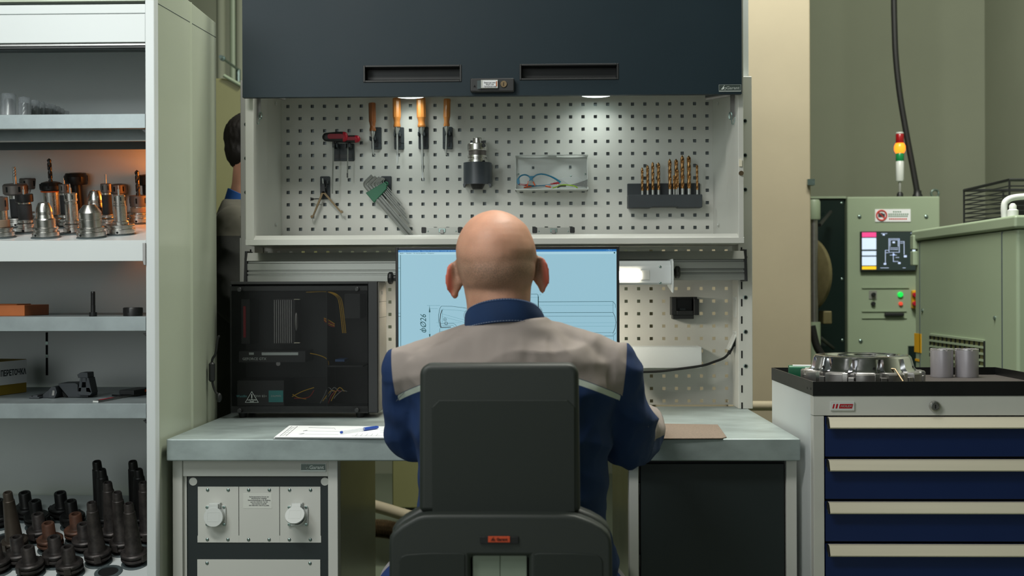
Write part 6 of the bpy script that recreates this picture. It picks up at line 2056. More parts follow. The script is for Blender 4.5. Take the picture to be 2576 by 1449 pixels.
SKIN = attr_mat('skin', (202, 150, 124), [('ear', (196, 104, 84), 0, 1), ('stubble', (100, 88, 74), 0, 1), ('lips', (170, 90, 84), 0, 1)], .55, .14, 420, .12, .11, 'stubble')
JACKET = attr_mat('work_jacket', (17, 47, 92), [('yoke', (148, 138, 132), -.0006, .0006), ('patch', (140, 130, 124), -.0006, .0006), ('piping', (196, 206, 194), -.0006, .0006), ('stitch', (120, 126, 134), -.0003, .0003)], .88, .22, 1100, 0, .08)
EYE = mat('eye_white', (220, 215, 208), .2)
IRIS = mat('iris_brown', (70, 46, 30), .2)

# ---- seated man ---------------------------------------------------------------------------------------------
BC = -.058                                   # middle of the body
man = thing('person', 'bald seated man seen from behind in a navy and grey work jacket', 'person', (BC, 2.30, 0))
hc = W(1251, 690, 2.22)
HR = Matrix.Translation(hc) @ Matrix.Rotation(R(-3.5), 4, 'Y') @ Matrix.Rotation(R(-6), 4, 'X')
def hp_(x, y, z):
    return HR @ Vector((x, y, z))
bmb = MB()
def ell(c, r, seg=32, rings=20, rot=None):
    bmb.ball((0, 0, 0), 1, seg, rings)
    n = seg * (rings + 1)
    m4 = HR @ Matrix.Translation(Vector(c)) @ (rot or Matrix.Identity(4)) @ Matrix.Diagonal((*r, 1))
    bmb.v[-n:] = [tuple(m4 @ Vector(p)) for p in bmb.v[-n:]]
ell((0, -.008, .036), (.0775, .099, .0865))             # cranium
ell((0, -.020, .008), (.0740, .082, .066))              # back of the skull
ell((0, .030, .030), (.068, .070, .070))                # brow
ell((0, .040, -.045), (.055, .056, .066))               # face and jaw
ell((0, .070, -.098), (.026, .026, .020))               # chin
ell((0, .100, -.022), (.012, .018, .020))               # nose
ell((0, .094, .000), (.009, .014, .028))
for s in (-1, 1):
    ell((s * .034, .076, -.030), (.020, .018, .020))    # cheeks
    ell((s * .030, .084, .018), (.022, .012, .008))     # brow ridge
ell((0, .092, -.062), (.022, .010, .0055))              # lips
ell((0, .090, -.071), (.019, .010, .006))
# ears: a rim, a bowl and a lobe, standing off the head
for s in (-1, 1):
    er_ = Matrix.Rotation(R(s * 34), 4, 'Z') @ Matrix.Rotation(R(-s * 10), 4, 'Y')
    ec = Vector((s * .0865, .006, -.004))
    ell(ec, (.0055, .017, .030), 20, 14, er_)
    rim = []
    for t in np.linspace(R(-60), R(215), 15):
        q = er_ @ Vector((s * .002, -.018 * math.cos(t), .029 * math.sin(t) + .003))
        rim.append(HR @ (ec + q))
    bmb.tube(rim, [.0036] * len(rim), 8)
    ell((s * .084, .010, -.033), (.005, .009, .010), 14, 10, er_)
    ell((s * .079, .012, -.006), (.010, .012, .022), 16, 10)
# neck and trunk
nb_ = Vector((BC - .010, 2.210, 1.10))
limb(bmb, [hp_(0, -.018, .0), hp_(0, -.014, -.07), nb_], [.066, .0605, .062], 24, 6)
loft(bmb, [(BC, 2.31, .56, .15, .11), (BC, 2.29, .70, .145, .10), (BC, 2.26, .85, .15, .10), (BC, 2.23, 1.0, .165, .10), (BC, 2.215, 1.07, .15, .085), (BC, 2.205, 1.11, .09, .065)], 28)
SHL, SHR = Vector((BC - .180, 2.235, 1.038)), Vector((BC + .185, 2.235, 1.040))
ELL, ELR = Vector((BC - .195, 2.32, .915)), Vector((BC + .238, 2.355, .903))
WRL, WRR = Vector((BC - .10, 2.60, .905)), Vector((BC + .306, 2.66, .893))
limb(bmb, [SHL, ELL, WRL], [.05, .038, .027])
limb(bmb, [SHR, ELR, WRR], [.05, .038, .027])
for s, kx_ in ((-1, .25), (1, .21)):
    limb(bmb, [(BC + s * .095, 2.32, .575), (BC + s * kx_ * .8, 2.70, .585), (BC + s * kx_ * .78, 2.66, .10)], [.08, .055, .036])
def hand(wrist, fwd, side, palm_z, curl):
    """palm, four bent fingers of unequal length and a thumb on the inner side"""
    f = Vector(fwd).normalized()
    up = Vector((0, 0, 1))
    rt_ = f.cross(up).normalized()
    base = wrist + f * .012
    pal = wrist + f * .085
    for k in (-1.5, -.5, .5, 1.5):
        limb(bmb, [base + rt_ * k * .013, pal + rt_ * k * .019], [.016, .0125], 12, 3)
    lens_ = (.060, .074, .080, .070)
    for i, k in enumerate((-1.5, -.5, .5, 1.5) if side > 0 else (1.5, .5, -.5, -1.5)):
        L = lens_[i] 
        d = (f + rt_ * k * .06).normalized()
        p0 = pal + rt_ * k * .019
        p1 = p0 + d * L * .45 + up * (.004)
        p2 = p1 + d * L * .32 - up * L * .18 * curl
        p3 = p2 + d * L * .20 - up * L * .24 * curl
        limb(bmb, [p0, p1, p2, p3], [.0095, .0085, .008, .0068], 10, 2)
    inn = -rt_ * side
    t0 = wrist + f * .030 + inn * .022
    limb(bmb, [t0, t0 + f * .030 + inn * .022 - up * .004, t0 + f * .058 + inn * .024 - up * .012], [.013, .0105, .0085], 10, 2)
hand(WRL + Vector((.008, .02, -.006)), (.25, 1, -.10), -1, 0, .7)
hand(WRR + Vector((.004, .02, -.002)), (.06, 1, -.06), 1, 0, .9)
V, N_, fs = fused(bmb, .0040, 5)
V = folds(V, N_, .0022, 16, 4.4, (1, 1, 1.2))
HRi = HR.inverted()
Lc = np.array([tuple(HRi @ Vector(v)) for v in V])
lx_a, ly_a, lz_a = Lc[:, 0], Lc[:, 1], Lc[:, 2]
head = (lz_a > -.13) & (np.abs(lx_a) < .12) & (np.abs(ly_a) < .14)
ear = np.where(head, sstep(np.abs(lx_a), .083, .092) * (lz_a < .04) * (lz_a > -.06), 0)
back = sstep(-ly_a, -.075, -.02)
rad_top = np.sqrt((lx_a / .078) ** 2 + ((lz_a - .0) / .085) ** 2)
st = sstep(lz_a, .075 + .02 * np.abs(lx_a) / .07, -.005) * sstep(lz_a, -.080, -.030) * back
st = st * (.28 + .62 * np.exp(-((lz_a + .008 - .022 * (np.abs(lx_a) / .07) ** 2) / .030) ** 2))
beard = sstep(lz_a, -.028, -.05) * sstep(ly_a, .02, .04) * .8
st = np.where(head, np.clip(np.maximum(st * .9, beard), 0, 1) * (1 - ear), 0)
lips = np.where(head & (ly_a > .085) & (np.abs(lz_a + .066) < .010) & (np.abs(lx_a) < .024), 1.0, 0)
body = skin_object('body', V, fs, SKIN, man, {'ear': ear, 'stubble': st, 'lips': lips})
for s in (-1, 1):
    c = hp_(s * .031, .086, .004)
    e_ = MB().ball(c, .0115, 16, 12).build('eye', EYE, man)
    MB().ball(c + HR.to_3x3() @ Vector((0, .0075, 0)), .0055, 12, 8).build('iris', IRIS, e_)

# jacket
j = MB()
loft(j, [(BC + .004, 2.32, .615, .205, .150), (BC + .003, 2.31, .66, .212, .150), (BC + .004, 2.295, .75, .186, .135), (BC + .006, 2.275, .86, .186, .132), (BC + .004, 2.25, .95, .198, .130), (BC, 2.235, 1.02, .205, .126),
         (BC, 2.222, 1.066, .200, .110), (BC + .002, 2.212, 1.094, .160, .090), (BC + .004, 2.207, 1.120, .110, .078), (BC + .004, 2.207, 1.140, .080, .074), (BC + .004, 2.207, 1.152, .070, .070)], 48, 2.35)
limb(j, [(BC - .075, 2.213, 1.088), (BC - .195, 2.235, 1.047)], [.052, .052], 20, 5)
limb(j, [(BC + .085, 2.213, 1.092), (BC + .200, 2.235, 1.052)], [.052, .052], 20, 5)
limb(j, [SHL + Vector((-.008, 0, .006)), SHL.lerp(ELL, .5) + Vector((-.014, -.006, .002)), ELL, ELL.lerp(WRL, .5) + Vector((0, 0, -.004)), WRL + Vector((0, -.01, 0))], [.055, .055, .057, .050, .040], 22, 6)
limb(j, [SHR + Vector((.010, 0, .006)), SHR.lerp(ELR, .5) + Vector((.012, -.004, .004)), ELR, ELR.lerp(WRR, .5) + Vector((.004, 0, -.004)), WRR + Vector((0, -.01, 0))], [.058, .061, .064, .053, .040], 22, 6)
V, N_, fs = fused(j, .0050, 7)
V0 = V.copy()
V = folds(V, N_, .0135, 7.5, 3.1, (.8, .6, 1.5))
V = folds(V, N_, .0050, 17.0, 9.7, (1.4, .8, .7))
kf = (1 - sstep(V0[:, 2], 1.105, 1.135))[:, None]
V = V0 + (V - V0) * kf
x_, y_, z_ = V[:, 0] - BC, V[:, 1], V[:, 2]
zb_c = 1.062 - 1.30 * x_ ** 2
half = .2165 + .10 * (z_ - .995)
yoke = np.minimum(z_ - zb_c, half - np.abs(x_))
yoke = np.where(y_ > 2.33, -1.0, yoke)
pip = np.minimum(np.minimum(zb_c - z_ - .0012, z_ - zb_c + .0125), half - .004 - np.abs(x_))
pip = np.where(y_ > 2.33, -1.0, pip)
# grey patch on the outer front of the sleeves
def axis_y(x):
    return 2.235 + np.clip((1.035 - z_) / .125, 0, 1) * .10
pat = np.minimum(np.abs(x_) - half - .004, np.minimum(np.minimum(y_ - axis_y(x_) - .012, 1.03 - z_), z_ - .915))
cuff = np.where((y_ > 2.36) & (x_ > .20), np.minimum(np.minimum(2.60 - y_, z_ - (.893 - (y_ - 2.36) * .02)), x_ - .262), -1.0)
pat = np.maximum(pat, np.minimum(cuff, .006))
# stitch lines beside the seams and round the elbows
d1 = np.abs(z_ - zb_c - .0060)
stl = np.where((np.abs(x_) < half - .004) & (y_ < 2.33), .00055 - d1, -1)
el1 = np.where(x_ > .19, .0006 - np.abs((y_ - 2.30) * .55 + (z_ - .93) + (x_ - .25) * .4), -1)
el2 = np.where(x_ < -.19, .0006 - np.abs((y_ - 2.30) * .55 + (z_ - .93) - (x_ + .25) * .4), -1)
stitch = np.maximum(stl, np.maximum(el1, el2))
skin_object('jacket', V, fs, JACKET, man, {'yoke': yoke, 'piping': pip, 'patch': pat, 'stitch': stitch})['label'] = 'navy jacket with grey yoke and pale piping'

# collar
nseg = 56
vs, fs_ = [], []
cb_, ct_ = Vector((BC - .006, 2.208, 0)), Vector((BC - .011, 2.206, 0))
for k in range(nseg):
    a = 2 * math.pi * k / nseg
    cxx, syy = math.cos(a), math.sin(a)
    fb2 = (1 + syy) / 2                      # 0 at the back, 1 in front
    ztop2 = 1.190 - .062 * fb2 ** 1.0 + .004 * cxx
    zbot2 = 1.142 - .014 * fb2 - .006 * abs(cxx) ** 2 + .004 * cxx
    w1 = .0008 * math.sin(5 * a + 1)
    for (rx, ry, z, c) in ((.0780, .0785, zbot2, cb_), (.0790, .0810, (zbot2 * .6 + ztop2 * .4), cb_), (.0735 + w1, .0790 + w1, ztop2, ct_), (.0700, .0755, ztop2 - .001, ct_), (.0730, .0730, zbot2, cb_)):
        vs.append((c.x + rx * cxx, c.y + ry * syy, z))
q = 5
for k in range(nseg):
    k2 = (k + 1) % nseg
    for i in range(q):
        i2 = (i + 1) % q
        fs_.append((k * q + i, k2 * q + i, k2 * q + i2, k * q + i2))
cm = MB().add(vs, fs_)
col_ = cm.build('collar', M['navy'], man, smooth=50)
sub = col_.modifiers.new('s', 'SUBSURF')
sub.levels = sub.render_levels = 1
THREAD = mat('pale_thread', (150, 160, 172), .8)
for row in ((0, 0, .93), (0, 0, .10)):
    stt = MB()
    for k in range(0, 90):
        a0, a1 = 2 * math.pi * k / 90, 2 * math.pi * (k + .6) / 90
        if not (math.sin(a0) < .35):
            continue
        pp = []
        for a in (a0, a1):
            cxx, syy = math.cos(a), math.sin(a)
            fb2 = (1 + syy) / 2
            zt5 = 1.190 - .062 * fb2 + .004 * cxx
            zb5 = 1.142 - .014 * fb2 - .006 * abs(cxx) ** 2 + .004 * cxx
            t = row[2]
            if t > .5:
                rx, ry = .0735 + (.0790 - .0735) * (1 - t) / .6 + .0007, .0790 + (.0810 - .0790) * (1 - t) / .6 + .0007
                cc2 = ct_.lerp(cb_, (1 - t) / .6)
            else:
                rx, ry, cc2 = .0789, .0798, cb_
            pp.append((cc2.x + rx * cxx, cc2.y + ry * syy, zb5 + (zt5 - zb5) * t))
        stt.tube(pp, .00045, 4)
    o_ = stt.build('collar_stitching', THREAD, man, kind='stuff')

# trousers and shoes
tr = MB()
loft(tr, [(BC, 2.33, .535, .165, .13), (BC, 2.33, .60, .185, .14), (BC, 2.31, .68, .175, .125)], 32)
for s, kx_ in ((-1, .25), (1, .21)):
    limb(tr, [(BC + s * .115, 2.33, .600), (BC + s * kx_ * .8, 2.70, .575), (BC + s * kx_ * .78, 2.665, .12)], [.098, .072, .056], 20, 5)
tr.ball((BC - .190, 2.35, .585), .085, 20, 12, scale=(1, 1.3, 1.02))
tr.ball((BC + .165, 2.35, .585), .075, 20, 12, scale=(1, 1.3, 1.0))
# bulged jacket pockets at the hips
tr2 = MB()
V, N_, fs = fused(tr, .008, 5)
V = folds(V, N_, .006, 10, 1.3, (1, 1, 1))
x_, y_, z_ = V[:, 0] - BC, V[:, 1], V[:, 2]
pk = np.minimum(.07 - np.abs(y_ - 2.40), np.minimum(.07 - np.abs(z_ - .615), np.abs(x_) - .19))
TROUS = attr_mat('work_trousers', (22, 50, 108), [('patch', (150, 146, 150), -.0006, .0006)], .88, .2, 1100, 0, .08)
skin_object('trousers', V, fs, TROUS, man, {'patch': pk})
for s, kx_ in ((-1, .25), (1, .21)):
    sh2_ = MB()
    xx = BC + s * kx_ * .78
    limb(sh2_, [(xx, 2.63, .05), (xx + s * .02, 2.80, .042)], [.048, .042], 16, 4)
    V, N_, fs = fused(sh2_, .008, 4)
    V[:, 2] = np.maximum(V[:, 2], .003)
    skin_object('shoe', V, fs, M['rubber'], man)

# ---- chair ----------------------------------------------------------------------------------------------------
YB_ = 1.935
chx = lambda p: X(p, YB_, 1100)
chz = lambda y: Z(y, YB_, 1256)
chair = thing('swivel_chair', 'charcoal swivel chair with a tall narrow back behind the seated man', 'chair', (BC, 2.2, 0))
ux0, ux1, uz0, uz1 = chx(1053), chx(1460), chz(1291), chz(916)
r = .018
def shell(poly_x0, poly_x1, z0, z1, y_rear, th, r, name, mt, taper=0.0):
    pts = []
    for (cx2, cz2, a0) in ((poly_x1 - r, z1 - r, 0), (poly_x0 + r, z1 - r, 90)):
        for k in range(7):
            a = R(a0 + 90 * k / 6)
            pts.append((cx2 + r * math.cos(a), cz2 + r * math.sin(a)))
    pts += [(poly_x0 - taper, z0), (poly_x1 + taper, z0)]
    return MB().prism(pts, y_rear, y_rear + th).build(name, mt, chair, bev=.010, seg=4)
ub = shell(ux0 + .002, ux1 - .002, uz0, uz1, YB_, .055, r, 'upper_back', M['chair'], .002)
# inset field on the rear of the upper back
ix0, ix1, iz1 = chx(1087), chx(1446), chz(1006)
MB().prism([(ix0, uz0 + .002), (ix0, iz1 - .012), (ix0 + .012, iz1), (ix1 - .012, iz1), (ix1, iz1 - .012), (ix1, uz0 + .002)], YB_ - .0022, YB_ + .004).build('rear_field', M['chairinset'], ub, bev=.0018, seg=3)
MB().box(ux0 + .012, ux1 - .012, YB_ + .05, YB_ + .105, uz0 + .01, uz1 - .014).build('back_pad', mat('grey_fabric_pad', (60, 66, 64), .9, noise=.1, nscale=30), chair, bev=.02)
# lower shell
YC_ = 1.905
lx3 = lambda p: X(p, YC_, 1380)
lz3 = lambda y: Z(y, YC_, 1256)
outl = [(978, 1470), (978, 1372), (980, 1352), (988, 1340), (1010, 1322), (1036, 1307), (1050, 1300), (1068, 1296), (1095, 1294.5), (1256, 1294), (1420, 1294.5), (1446, 1297), (1465, 1303), (1490, 1313), (1515, 1327), (1531, 1341), (1538, 1356), (1540, 1375), (1541, 1470)]
poly = [(lx3(a), lz3(b)) for a, b in outl] + [(lx3(1500), lz3(1760)), (lx3(1020), lz3(1760))]
# a slot is cut out of the shell: left part, right part and the bridge above it
sx0, sx1, sz1 = lx3(1183), lx3(1331), lz3(1400)
mid = [(lx3(1183), lz3(1294)), (lx3(1331), lz3(1294))]
lpoly = [p for p in poly[:10] if p[0] < sx0] + [(sx0, lz3(1294.2)), (sx0, lz3(1760)), (lx3(1020), lz3(1760))]
rpoly = [(sx1, lz3(1294.2))] + [p for p in poly[10:19] if p[0] > sx1] + [(lx3(1500), lz3(1760)), (sx1, lz3(1760))]
cx_mid = [(sx0, lz3(1294.2)), (sx1, lz3(1294.2)), (sx1, sz1), (sx0, sz1)]
full = MB()
outer = poly[:19] + [(lx3(1500), lz3(1760)), (sx1, lz3(1760)), (sx1, sz1), (sx0, sz1), (sx0, lz3(1760)), (lx3(1020), lz3(1760))]
full.prism(outer, YC_, YC_ + .040)
ls = full.build('lower_back', M['chair'], chair, bev=.007, seg=4)
# second, wider layer in front of it (the pad shell)
pl2 = [(lx3(a) + (.001 if a > 1256 else -.001), lz3(b) + .005) for a, b in outl] + [(lx3(1500), lz3(1760)), (lx3(1020), lz3(1760))]
MB().prism(pl2, YC_ + .041, YC_ + .085).build('lower_pad', M['chair'], chair, bev=.012, seg=3)
MB().prism([(lx3(1004), lz3(1760)), (lx3(1004), lz3(1412)), (lx3(1009), lz3(1401)), (lx3(1022), lz3(1395)), (lx3(1080), lz3(1391)), (lx3(1160), lz3(1391)), (lx3(1170), lz3(1394)), (lx3(1170), lz3(1760))], YC_ - .002, YC_ + .004).build('rear_field', M['chairinset'], ls, bev=.0016)
MB().prism([(lx3(1344), lz3(1760)), (lx3(1344), lz3(1394)), (lx3(1354), lz3(1391)), (lx3(1440), lz3(1391)), (lx3(1500), lz3(1395)), (lx3(1512), lz3(1402)), (lx3(1516), lz3(1412)), (lx3(1516), lz3(1760))], YC_ - .002, YC_ + .004).build('rear_field', M['chairinset'], ls, bev=.0016)
BARM = mat('grey_green_bracket', (132, 144, 128), .45, noise=.04)
MB().box(lx3(1188), lx3(1257), YC_ + .012, YC_ + .04, lz3(1760), sz1 - .001).build('back_bracket', BARM, chair, bev=.001)
MB().box(lx3(1258), lx3(1325), YC_ + .012, YC_ + .04, lz3(1760), sz1 - .001).build('back_bracket', BARM, chair, bev=.001)
MB().box(lx3(1208), lx3(1305), YC_ - .0025, YC_ + .002, lz3(1367.5), lz3(1349)).build('badge_recess', M['blackmetal'], ls, bev=.001)
OB = mat('orange_badge', (200, 74, 34), .5)
garant(1228, 1283, 1349, 1364, YC_ - .0025, ls, OB, M['void'], None, 'orange_badge')
# rigid spine between both halves, seat, column and five-arm base
MB().box(BC - .05, BC + .05, YC_ + .045, YB_ + .05, uz0 - .12, uz0 + .10).build('spine', M['black'], chair)
MB().prism(rrect(BC - .23, BC + .23, 2.03, 2.47, .07, 6), .455, .512, 'z').build('seat', M['chair'], chair, bev=.02, seg=3)
MB().prism([(YC_ + .045, .62), (YC_ + .06, .62), (2.10, .45), (2.20, .44), (2.20, .41), (2.08, .41), (YC_ + .045, .56)], BC - .035, BC + .035, 'x').build('back_arm', BARM, chair, bev=.003)
MB().lathe([(.03, .10), (.03, .28), (.022, .285), (.022, .43), (.06, .44), (.06, .455)], 24, Matrix.Translation((BC, 2.25, 0))).build('gas_column', M['black'], chair)
for k in range(5):
    a = R(72 * k + 20)
    d = Vector((math.cos(a), math.sin(a), 0))
    c = Vector((BC, 2.25, 0))
    MB().tube([c + Vector((0, 0, .12)), c + d * .16 + Vector((0, 0, .105)), c + d * .29 + Vector((0, 0, .075))], [.028, .022, .016], 10).build('leg', M['black'], chair)
    e = c + d * .29
    MB().cyl(e + Vector((-d.y * .022, d.x * .022, .03)), e + Vector((d.y * .022, -d.x * .022, .03)), .029, 18).build('caster', M['black'], chair)

# ---- standing man behind the bench ---------------------------------------------------------------------------
sm_ = thing('person', 'dark haired man in a dark jacket standing behind the bench, partly hidden', 'person', (-.985, 3.98, 0))
S0 = Matrix.Translation((-.985, 3.98, 0)) @ Matrix.Rotation(R(-90), 4, 'Z')      # faces +X
hz = Z(352, 3.98, 600) - .03
b2 = MB()
def sb(c, r, seg=24, rings=16):
    b2.ball(c, 1, seg, rings)
    n = seg * (rings + 1)
    b2.v[-n:] = [tuple(Vector(c) + Vector(((p[0] - c[0]) * r[0], (p[1] - c[1]) * r[1], (p[2] - c[2]) * r[2]))) for p in b2.v[-n:]]
sb((0, .012, hz + .035), (.075, .096, .086))
sb((0, .055, hz - .045), (.054, .055, .064))
sb((0, .110, hz - .02), (.012, .018, .02))
sb((0, .085, hz - .095), (.025, .025, .02))
for s in (-1, 1):
    sb((s * .080, .012, hz - .004), (.010, .018, .030), 14, 10)
limb(b2, [(0, -.005, hz - .01), (0, -.02, hz - .13), (0, -.03, hz - .2)], [.062, .058, .064], 20, 4)
loft(b2, [(0, 0, .80, .16, .11), (0, 0, 1.0, .15, .105), (0, -.01, 1.3, .18, .11), (0, -.02, hz - .22, .12, .08)], 24)
for s in (-1, 1):
    limb(b2, [(s * .09, 0, .86), (s * .10, .01, .48), (s * .10, -.01, .07)], [.085, .058, .040])
    limb(b2, [(s * .19, -.02, hz - .27), (s * .25, -.01, 1.16), (s * .22, .16, 1.0), (s * .20, .23, .98)], [.05, .04, .03, .025])
    for k in range(4):
        limb(b2, [(s * (.185 + .012 * k), .24, .975), (s * (.185 + .012 * k), .29, .965), (s * (.185 + .012 * k), .305 + .006 * (k % 2), .94)], [.011, .009, .0075], 8, 2)
    limb(b2, [(s * .175, .235, .98), (s * .155, .27, .97)], [.012, .009], 8, 2)
V, N_, fs = fused(b2, .0065, 5)
Vw = np.array([tuple(S0 @ Vector(v)) for v in V])
hd = V[:, 2] > hz - .13
skin_object('body', Vw, fs, SKIN, sm_, {'ear': np.zeros(len(V)), 'stubble': np.where(hd & (V[:, 1] > .06) & (V[:, 2] < hz - .05), .5, 0), 'lips': np.zeros(len(V))})
for s in (-1, 1):
    MB().ball(S0 @ Vector((s * .030, .098, hz + .006)), .011, 12, 8).build('eye', EYE, sm_)
# hair: a cap that follows the skull
hb = MB()
b2 = hb
sb((0, .000, hz + .042), (.083, .106, .090), 32, 20)
sb((0, -.030, hz - .002), (.074, .072, .080), 24, 16)
V, N_, fs = fused(hb, .006, 4)
V = folds(V, N_, .004, 60, 2, (1, 1, .4))
keep = ~((V[:, 1] > .062) & (V[:, 2] < hz + .075))
V[:, 1] = np.where(~keep, np.minimum(V[:, 1], .06), V[:, 1])
skin_object('hair', np.array([tuple(S0 @ Vector(v)) for v in V]), fs, mat('dark_hair', (26, 22, 18), .6, noise=.2, nscale=80, bump=.3, bscale=300), sm_)
jb = MB()
zs_ = hz - .2
loft(jb, [(0, 0, .72, .21, .15), (0, 0, .95, .20, .145), (0, -.01, 1.2, .215, .145), (0, -.02, zs_ - .10, .215, .135), (0, -.02, zs_ - .03, .15, .10), (0, -.025, zs_ + .02, .08, .08)], 36)
for s in (-1, 1):
    limb(jb, [(s * .195, -.02, zs_ - .075), (s * .255, -.015, 1.17), (s * .225, .15, 1.01)], [.066, .06, .046], 18, 5)
V, N_, fs = fused(jb, .008, 5)
V = folds(V, N_, .008, 9, 5, (1, 1, 1))
yk = V[:, 2] - (zs_ - .115)
yk = np.where(V[:, 1] > .02, -1, yk)
skin_object('jacket', np.array([tuple(S0 @ Vector(v)) for v in V]), fs, attr_mat('dark_work_jacket', (44, 46, 44), [('yoke', (92, 90, 80), -.001, .001)], .9, .2, 900), sm_, {'yoke': yk})
cl2 = MB()
ringo, ringi = [], []
for k in range(32):
    a = 2 * math.pi * k / 32
    fb2 = (1 + math.sin(a)) / 2
    ringo.append((.082 * math.cos(a), -.022 + .084 * math.sin(a), zs_ + .012 - .02 * fb2))
    ringi.append((.071 * math.cos(a), -.018 + .073 * math.sin(a), zs_ + .062 - .06 * fb2))
vs = [tuple(S0 @ Vector(p)) for p in ringo + ringi + [(p[0] * .95, p[1] * .95, p[2]) for p in ringi] + [(p[0] * .92, p[1] * .92, p[2]) for p in ringo]]
fs_ = []
for k in range(32):
    k2 = (k + 1) % 32
    for l in range(4):
        l2 = (l + 1) % 4
        fs_.append((l * 32 + k, l * 32 + k2, l2 * 32 + k2, l2 * 32 + k))
cl2.add(vs, fs_).build('collar', mat('blue_collar', (20, 74, 140), .8, noise=.05), sm_, smooth=50)
tb = MB()
loft(tb, [(0, 0, .70, .17, .125), (0, 0, .86, .18, .13), (0, 0, .95, .17, .12)], 28)
for s in (-1, 1):
    limb(tb, [(s * .095, 0, .84), (s * .105, .01, .48), (s * .105, -.01, .12)], [.102, .078, .062], 18, 5)
V, N_, fs = fused(tb, .009, 5)
skin_object('trousers', np.array([tuple(S0 @ Vector(v)) for v in V]), fs, M['blackmetal'], sm_)
for s in (-1, 1):
    sb2 = MB()
    limb(sb2, [(s * .105, -.03, .05), (s * .12, .15, .042)], [.048, .042], 14, 4)
    V, N_, fs = fused(sb2, .009, 4)
    V[:, 2] = np.maximum(V[:, 2], .003)
    skin_object('shoe', np.array([tuple(S0 @ Vector(v)) for v in V]), fs, M['rubber'], sm_)
# ------------------------------------------------------------------ drawer cart on the right
YT = 2.66
tx = lambda p: X(p, YT, 1000)
tz = lambda y: Z(y, YT, 2100)
tx0 = tx(2045)
tx1 = tx0 + .60
YTR = 3.13
tcz = tz(996)
ct = thing('drawer_cart', 'grey drawer cart with blue drawer fronts and a black tray top', 'drawer cart', ((tx0 + tx1) / 2, 2.9, 0))
zr = tz(960)
MB().box(tx0, tx0 + .003, YT, YTR, tcz, zr).build('tray_side', M['blackmetal'], ct)
MB().box(tx1 - .003, tx1, YT, YTR, tcz, zr).build('tray_side', M['blackmetal'], ct)
MB().box(tx0 + .003, tx1 - .003, YT, YT + .003, tcz, zr).build('tray_front', M['blackmetal'], ct)
MB().box(tx0 + .003, tx1 - .003, YTR - .003, YTR, tcz, zr).build('tray_back', M['blackmetal'], ct)
ZF = zr - .020
MB().box(tx0 + .003, tx1 - .003, YT + .003, YTR - .003, tcz, ZF).build('tray_mat', mat('ribbed_dark_mat', (52, 46, 44), .7, noise=.2, nscale=60, bump=.3, bscale=150), ct)
for px, py in ((2031, 976), (2040, 978), (2060, 979)):
    if px < 2045:
        c = on_x(px, py, tx0)
        MB().lathe([(.0001, .0006), (.003, .0006), (.003, -.001)], 10, Matrix.Translation(c) @ Matrix.Rotation(R(-90), 4, 'Y'), cap=False).build('rivet_hole', M['void'], ct)
    else:
        MB().lathe([(.0001, .0006), (.0045, .0006), (.0045, -.001)], 12, Matrix.Translation((tx(px), YT, tz(py))) @ Matrix.Rotation(R(90), 4, 'X'), cap=False).build('rivet_hole', M['void'], ct)
CW = M['cabwhite']
MB().box(tx0 + .001, tx0 + .016, YT + .0305, YTR, .02, tcz).build('side_panel', CW, ct, bev=.001)
MB().box(tx1 - .016, tx1 - .001, YT + .0305, YTR, .02, tcz).build('side_panel', CW, ct, bev=.001)
zh = tz(1046)
MB().box(tx0 + .001, tx1 - .001, YT + .002, YT + .03, zh, tcz).build('top_band', M['white'], ct, bev=.0015)
MB().box(tx0 + .0015, tx(2074), YT + .003, YT + .03, .02, zh - .0008).build('front_post', M['white'], ct, bev=.0015)
MB().box(tx1 - .03, tx1 - .0015, YT + .003, YT + .03, .02, zh - .0008).build('front_post', M['white'], ct, bev=.0015)
MB().box(tx(2074), tx1 - .03, YT + .02, YT + .04, .02, zh).build('drawer_void', M['void'], ct)
MB().box(tx0 + .016, tx1 - .016, YTR - .01, YTR, .02, tcz).build('rear_panel', CW, ct)
p1 = 106.7
for k in range(8):
    y0 = 1048 + p1 * k
    a, b = tx(2077), tx1 - .032
    dr_ = MB().box(a, b, YT + .004, YT + .018, tz(y0 + 101.5), tz(y0 + 1)).build('drawer', M['blue'], ct, bev=.001)
    zt4, zb4 = tz(y0 + 1), tz(y0 + 28.5)
    hh_ = zt4 - zb4
    prof = [(YT + .004, zt4), (YT - .006, zt4 - .001), (YT - .010, zt4 - .005), (YT - .018, zb4 + .003), (YT - .015, zb4), (YT - .010, zb4 + .001), (YT - .010, zb4 + .006), (YT + .004, zb4 + .010)]
    MB().prism(prof, tx(2082), b - .002, 'x').build('handle', M['handle'], dr_, smooth=25)
    MB().prism([(y_ - .0015, z_) for y_, z_ in prof], tx(2078.5), tx(2082.2), 'x').build('handle_cap', M['blackmetal'], dr_)
# badge and lock
a, b = W(2089.5, 1033, YT), W(2149, 1010.5, YT)
bd = MB().box(a.x, b.x, YT - .002, YT + .003, a.z, b.z).build('badge', M['acrylic'], ct, bev=.0006)
MB().box(a.x + .002, b.x - .002, YT - .0023, YT - .001, a.z + .003, b.z - .003).build('badge_face', M['cabwhite'], bd)
BR = mat('badge_red', (176, 18, 34), .4)
w_, h_ = b.x - a.x, b.z - a.z
for u0, u1 in ((.06, .17), (.19, .31), (.335, .94)):
    s_ = .045
    MB().prism([(a.x + w_ * u0, a.z + h_ * .25), (a.x + w_ * u1 - (s_ * w_ if u1 > .9 else s_ * w_), a.z + h_ * .25), (a.x + w_ * u1, a.z + h_ * .76), (a.x + w_ * (u0 + s_), a.z + h_ * .76)], YT - .0028, YT - .002).build('red_bar', BR, bd)
text('HOLEX', h_ * .34, (a.x + w_ * .64, YT - .003, a.z + h_ * .5), M['silvertext'], bd, shear=.25, sx=1.15, weight=.00012)
